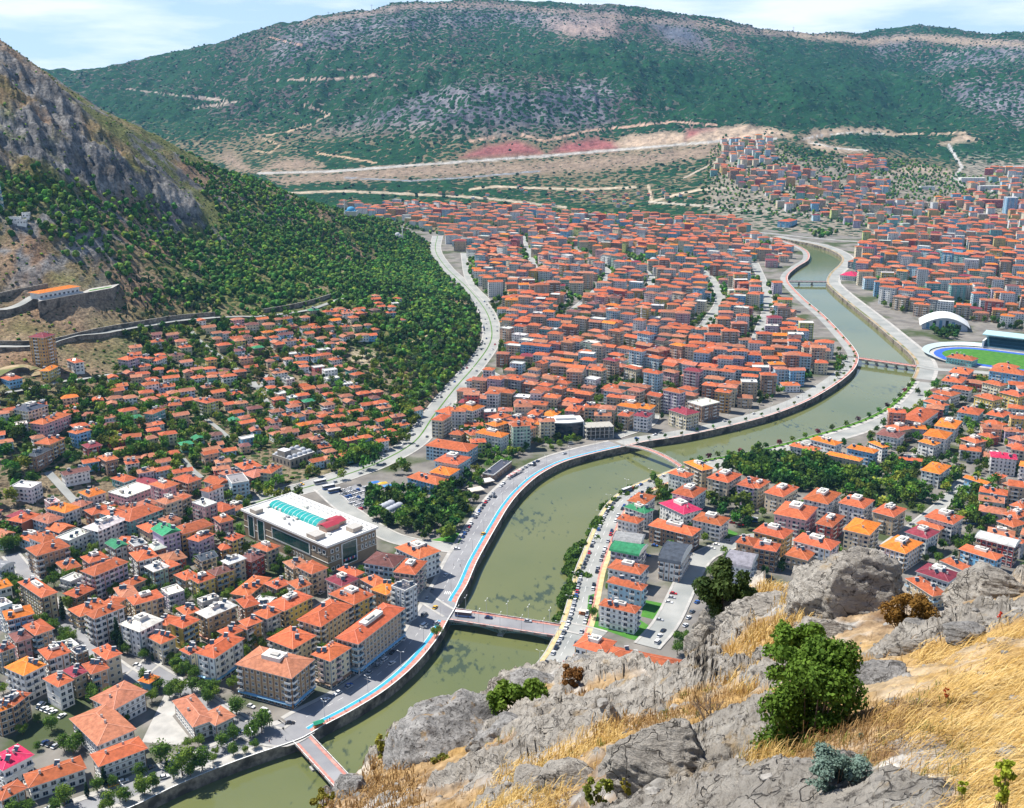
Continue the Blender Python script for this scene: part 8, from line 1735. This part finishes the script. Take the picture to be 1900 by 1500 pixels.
bush(1245, 1305, 64, 30, 18, (.13, .15, .03), (.32, .31, .07), 'flat mossy green patch on the pale slab', 900, .05, 13, lob=8); bush(1880, 1470, 60, 90, 5.6, (.20, .26, .02), (.45, .50, .05), 'bright lime sprigs at the bottom right corner', 420, .035, 18, lob=7); bush(1800, 1480, 22, 30, 5.8, (.20, .26, .02), (.45, .5, .05), 'lone lime sprig left of the corner sprigs', 130, .035, 19, lob=3)
bush(820, 1430, 60, 40, 20, (.10, .13, .02), (.30, .26, .05), 'green and red leafy patch on the dark boulder', 700, .08, 20, lob=7); bush(800, 1470, 44, 50, 19.6, (.10, .10, .02), (.28, .20, .05), 'second leafy patch low on the dark boulder', 500, .08, 21, lob=6); bush(600, 1490, 70, 24, 19, (.16, .15, .02), (.36, .32, .06), 'yellow-green growth at the far left foot of the cliff', 700, .10, 22, lob=7); bush(1480, 1345, 40, 40, 10.6, (.02, .04, .01), (.08, .12, .02), 'inner branch of the hilltop bush, shade painted into its darker leaves', 300, .06, 23, lob=4)  # inner branch: darker leaf colours stand in for shade inside the green bush
bush(1765, 1295, 16, 18, 9.5, (.45, .05, .02), (.6, .2, .05), 'single small red flower in the straw', 60, .03, 24, 'flower', 'flower', 3); bush(1614, 1440, 14, 12, 8.4, (.5, .04, .02), (.6, .1, .05), 'red flower near the sage shrub', 50, .03, 25, 'flower', 'flower', 3); bush(1862, 1148, 12, 10, 12, (.5, .03, .02), (.6, .08, .04), 'red flower below the right-edge boulder', 40, .03, 26, 'flower', 'flower', 3)
def bare_bush(px, py, h, Y, label):
    c = P(px, py, Y); z = c[1]*CT-(c[2]-HC)*ST; H_ = h*z/F; t = thing('bare_shrub', c, 0, label, 'shrub'); r_ = random.Random(4); m = MB()
    def grow(p, d, L_, rad, k):
        q = p+d*L_; m.tube(tuple(p), tuple(q), rad, rad*.7, 5 if k > 2 else 3, cap=False)
        if k == 0: return
        for i in range(r_.choice((2, 3, 3) if k > 1 else (2, 3))): dd = (d+Vector((r_.gauss(0, .42), r_.gauss(0, .42), r_.gauss(.05, .25)))).normalized(); grow(q, dd, L_*r_.uniform(.6, .85), rad*.62, k-1)
    for s in ((-.12, 0, .9), (.25, .1, .95), (-.3, .1, .8)): grow(Vector((0, 0, -.1)), Vector(s).normalized(), H_*.30, .028, 5)
    m.build('branches', 'bark', t)
bare_bush(1335, 1392, 130, 12.8, 'leafless dark shrub with fine twigs, left of the big green bush')
# ------------------------------------------------------------------ haze
hz = MB(); hz.box(-9500, -300, -9, 9500, 9300, 1100); ho = hz.build('haze', 'paint'); ho.data.materials.clear()
hm = bpy.data.materials.new('haze'); hm.use_nodes = True; ht = hm.node_tree; ht.nodes.clear(); hout = N(ht, 'ShaderNodeOutputMaterial'); hv = N(ht, 'ShaderNodeVolumePrincipled'); hv.inputs['Density'].default_value = 3.0e-5; hv.inputs['Color'].default_value = (.26, .60, 1, 1); ht.links.new(hv.outputs[0], hout.inputs['Volume'])
ho.data.materials.append(hm); tag(ho, 'pale blue air between the hilltop and the far mountain', 'haze', kind='stuff')
# ------------------------------------------------------------------ labels of the repeated buildings
LANDM = [('brown mall', 580, 990), ('domed madrasa', 545, 845), ('lattice girder bridge', 940, 1155), ('arched footbridge', 1215, 845), ('stadium', 1820, 650), ('white sports hall', 1745, 600), ('black glass office', 1050, 790), ('U-shaped mansion', 380, 1330), ('narrow lower bridge', 600, 1400),
         ('L-shaped school', 200, 1320), ('pine grove', 1440, 890), ('lone white minaret', 1189, 590), ('small far bridge', 1500, 523), ('hill road tower', 85, 650), ('pink-decked bridge', 1645, 672), ('foreground boulders', 1560, 1080), ('old-quarter woodland', 260, 840), ('far blue-domed mosque', 645, 395), ('hillside restaurant', 115, 545)]
NUM = {1: 'one', 2: 'two', 3: 'three', 4: 'four', 5: 'five', 6: 'six', 7: 'seven', 8: 'eight', 9: 'nine'}
def ordn(n):
    if n == 1: return 'closest'
    s = {1: 'st', 2: 'nd', 3: 'rd'}.get(n % 10 if n % 100 not in (11, 12, 13) else 0, 'th'); return f'{n}{s} closest'
from collections import defaultdict
grp = defaultdict(list)
for b in IND:
    if b['label']: continue
    px, py = PX(b['x'], b['y'], b['z']); b['px'] = float(px); b['py'] = float(py)
    k = min(LANDM, key=lambda q: math.hypot(q[1]-px, (q[2]-py)*1.5)); b['d'] = math.hypot(k[1]-px, (k[2]-py)*1.5); b['lm'] = k[0]; b['side'] = 'left' if px < k[1] else 'right'
    grp[(b['cat'], b['wall'], b['roof'], b['kind'] in 'f', b['kind'] == 'b', min(b['n'], 9), k[0], b['side'])].append(b)
for key, lst in grp.items():
    lst.sort(key=lambda b: b['d']); cat, wall, roof, flat, arch, n, lm, side = key
    noun = {'apartment block': 'block', 'house': 'house', 'hut': 'hut', 'large building': 'large building'}.get(cat, cat)
    rf = f"{RNAME.get(roof, roof)} roof" if 'flat' in RNAME.get(roof, roof) or not flat else f"flat {RNAME.get(roof, roof)} roof"
    if arch: rf = f'arched {RNAME.get(roof, roof)} roof'
    for i, b in enumerate(lst):
        st = 'low' if n == 1 else f'{NUM[n]}-storey'
        b['o']['label'] = f"{wall} {st} {noun}, {rf}, {ordn(i+1)} such {side} of the {lm}"
g2 = defaultdict(list)
for o, x, y, z, desc in LAB:
    px, py = PX(x, y, z); px = float(px); py = float(py); k = min(LANDM, key=lambda q: math.hypot(q[1]-px, (q[2]-py)*1.5)); g2[(desc, k[0], 'left' if px < k[1] else 'right')].append((math.hypot(k[1]-px, (k[2]-py)*1.5), o))
for (desc, lm, side), lst in g2.items():
    lst.sort(key=lambda q: q[0])
    for i, (d, o) in enumerate(lst): o['label'] = f"{desc}, {ordn(i+1)} {side} of the {lm}"
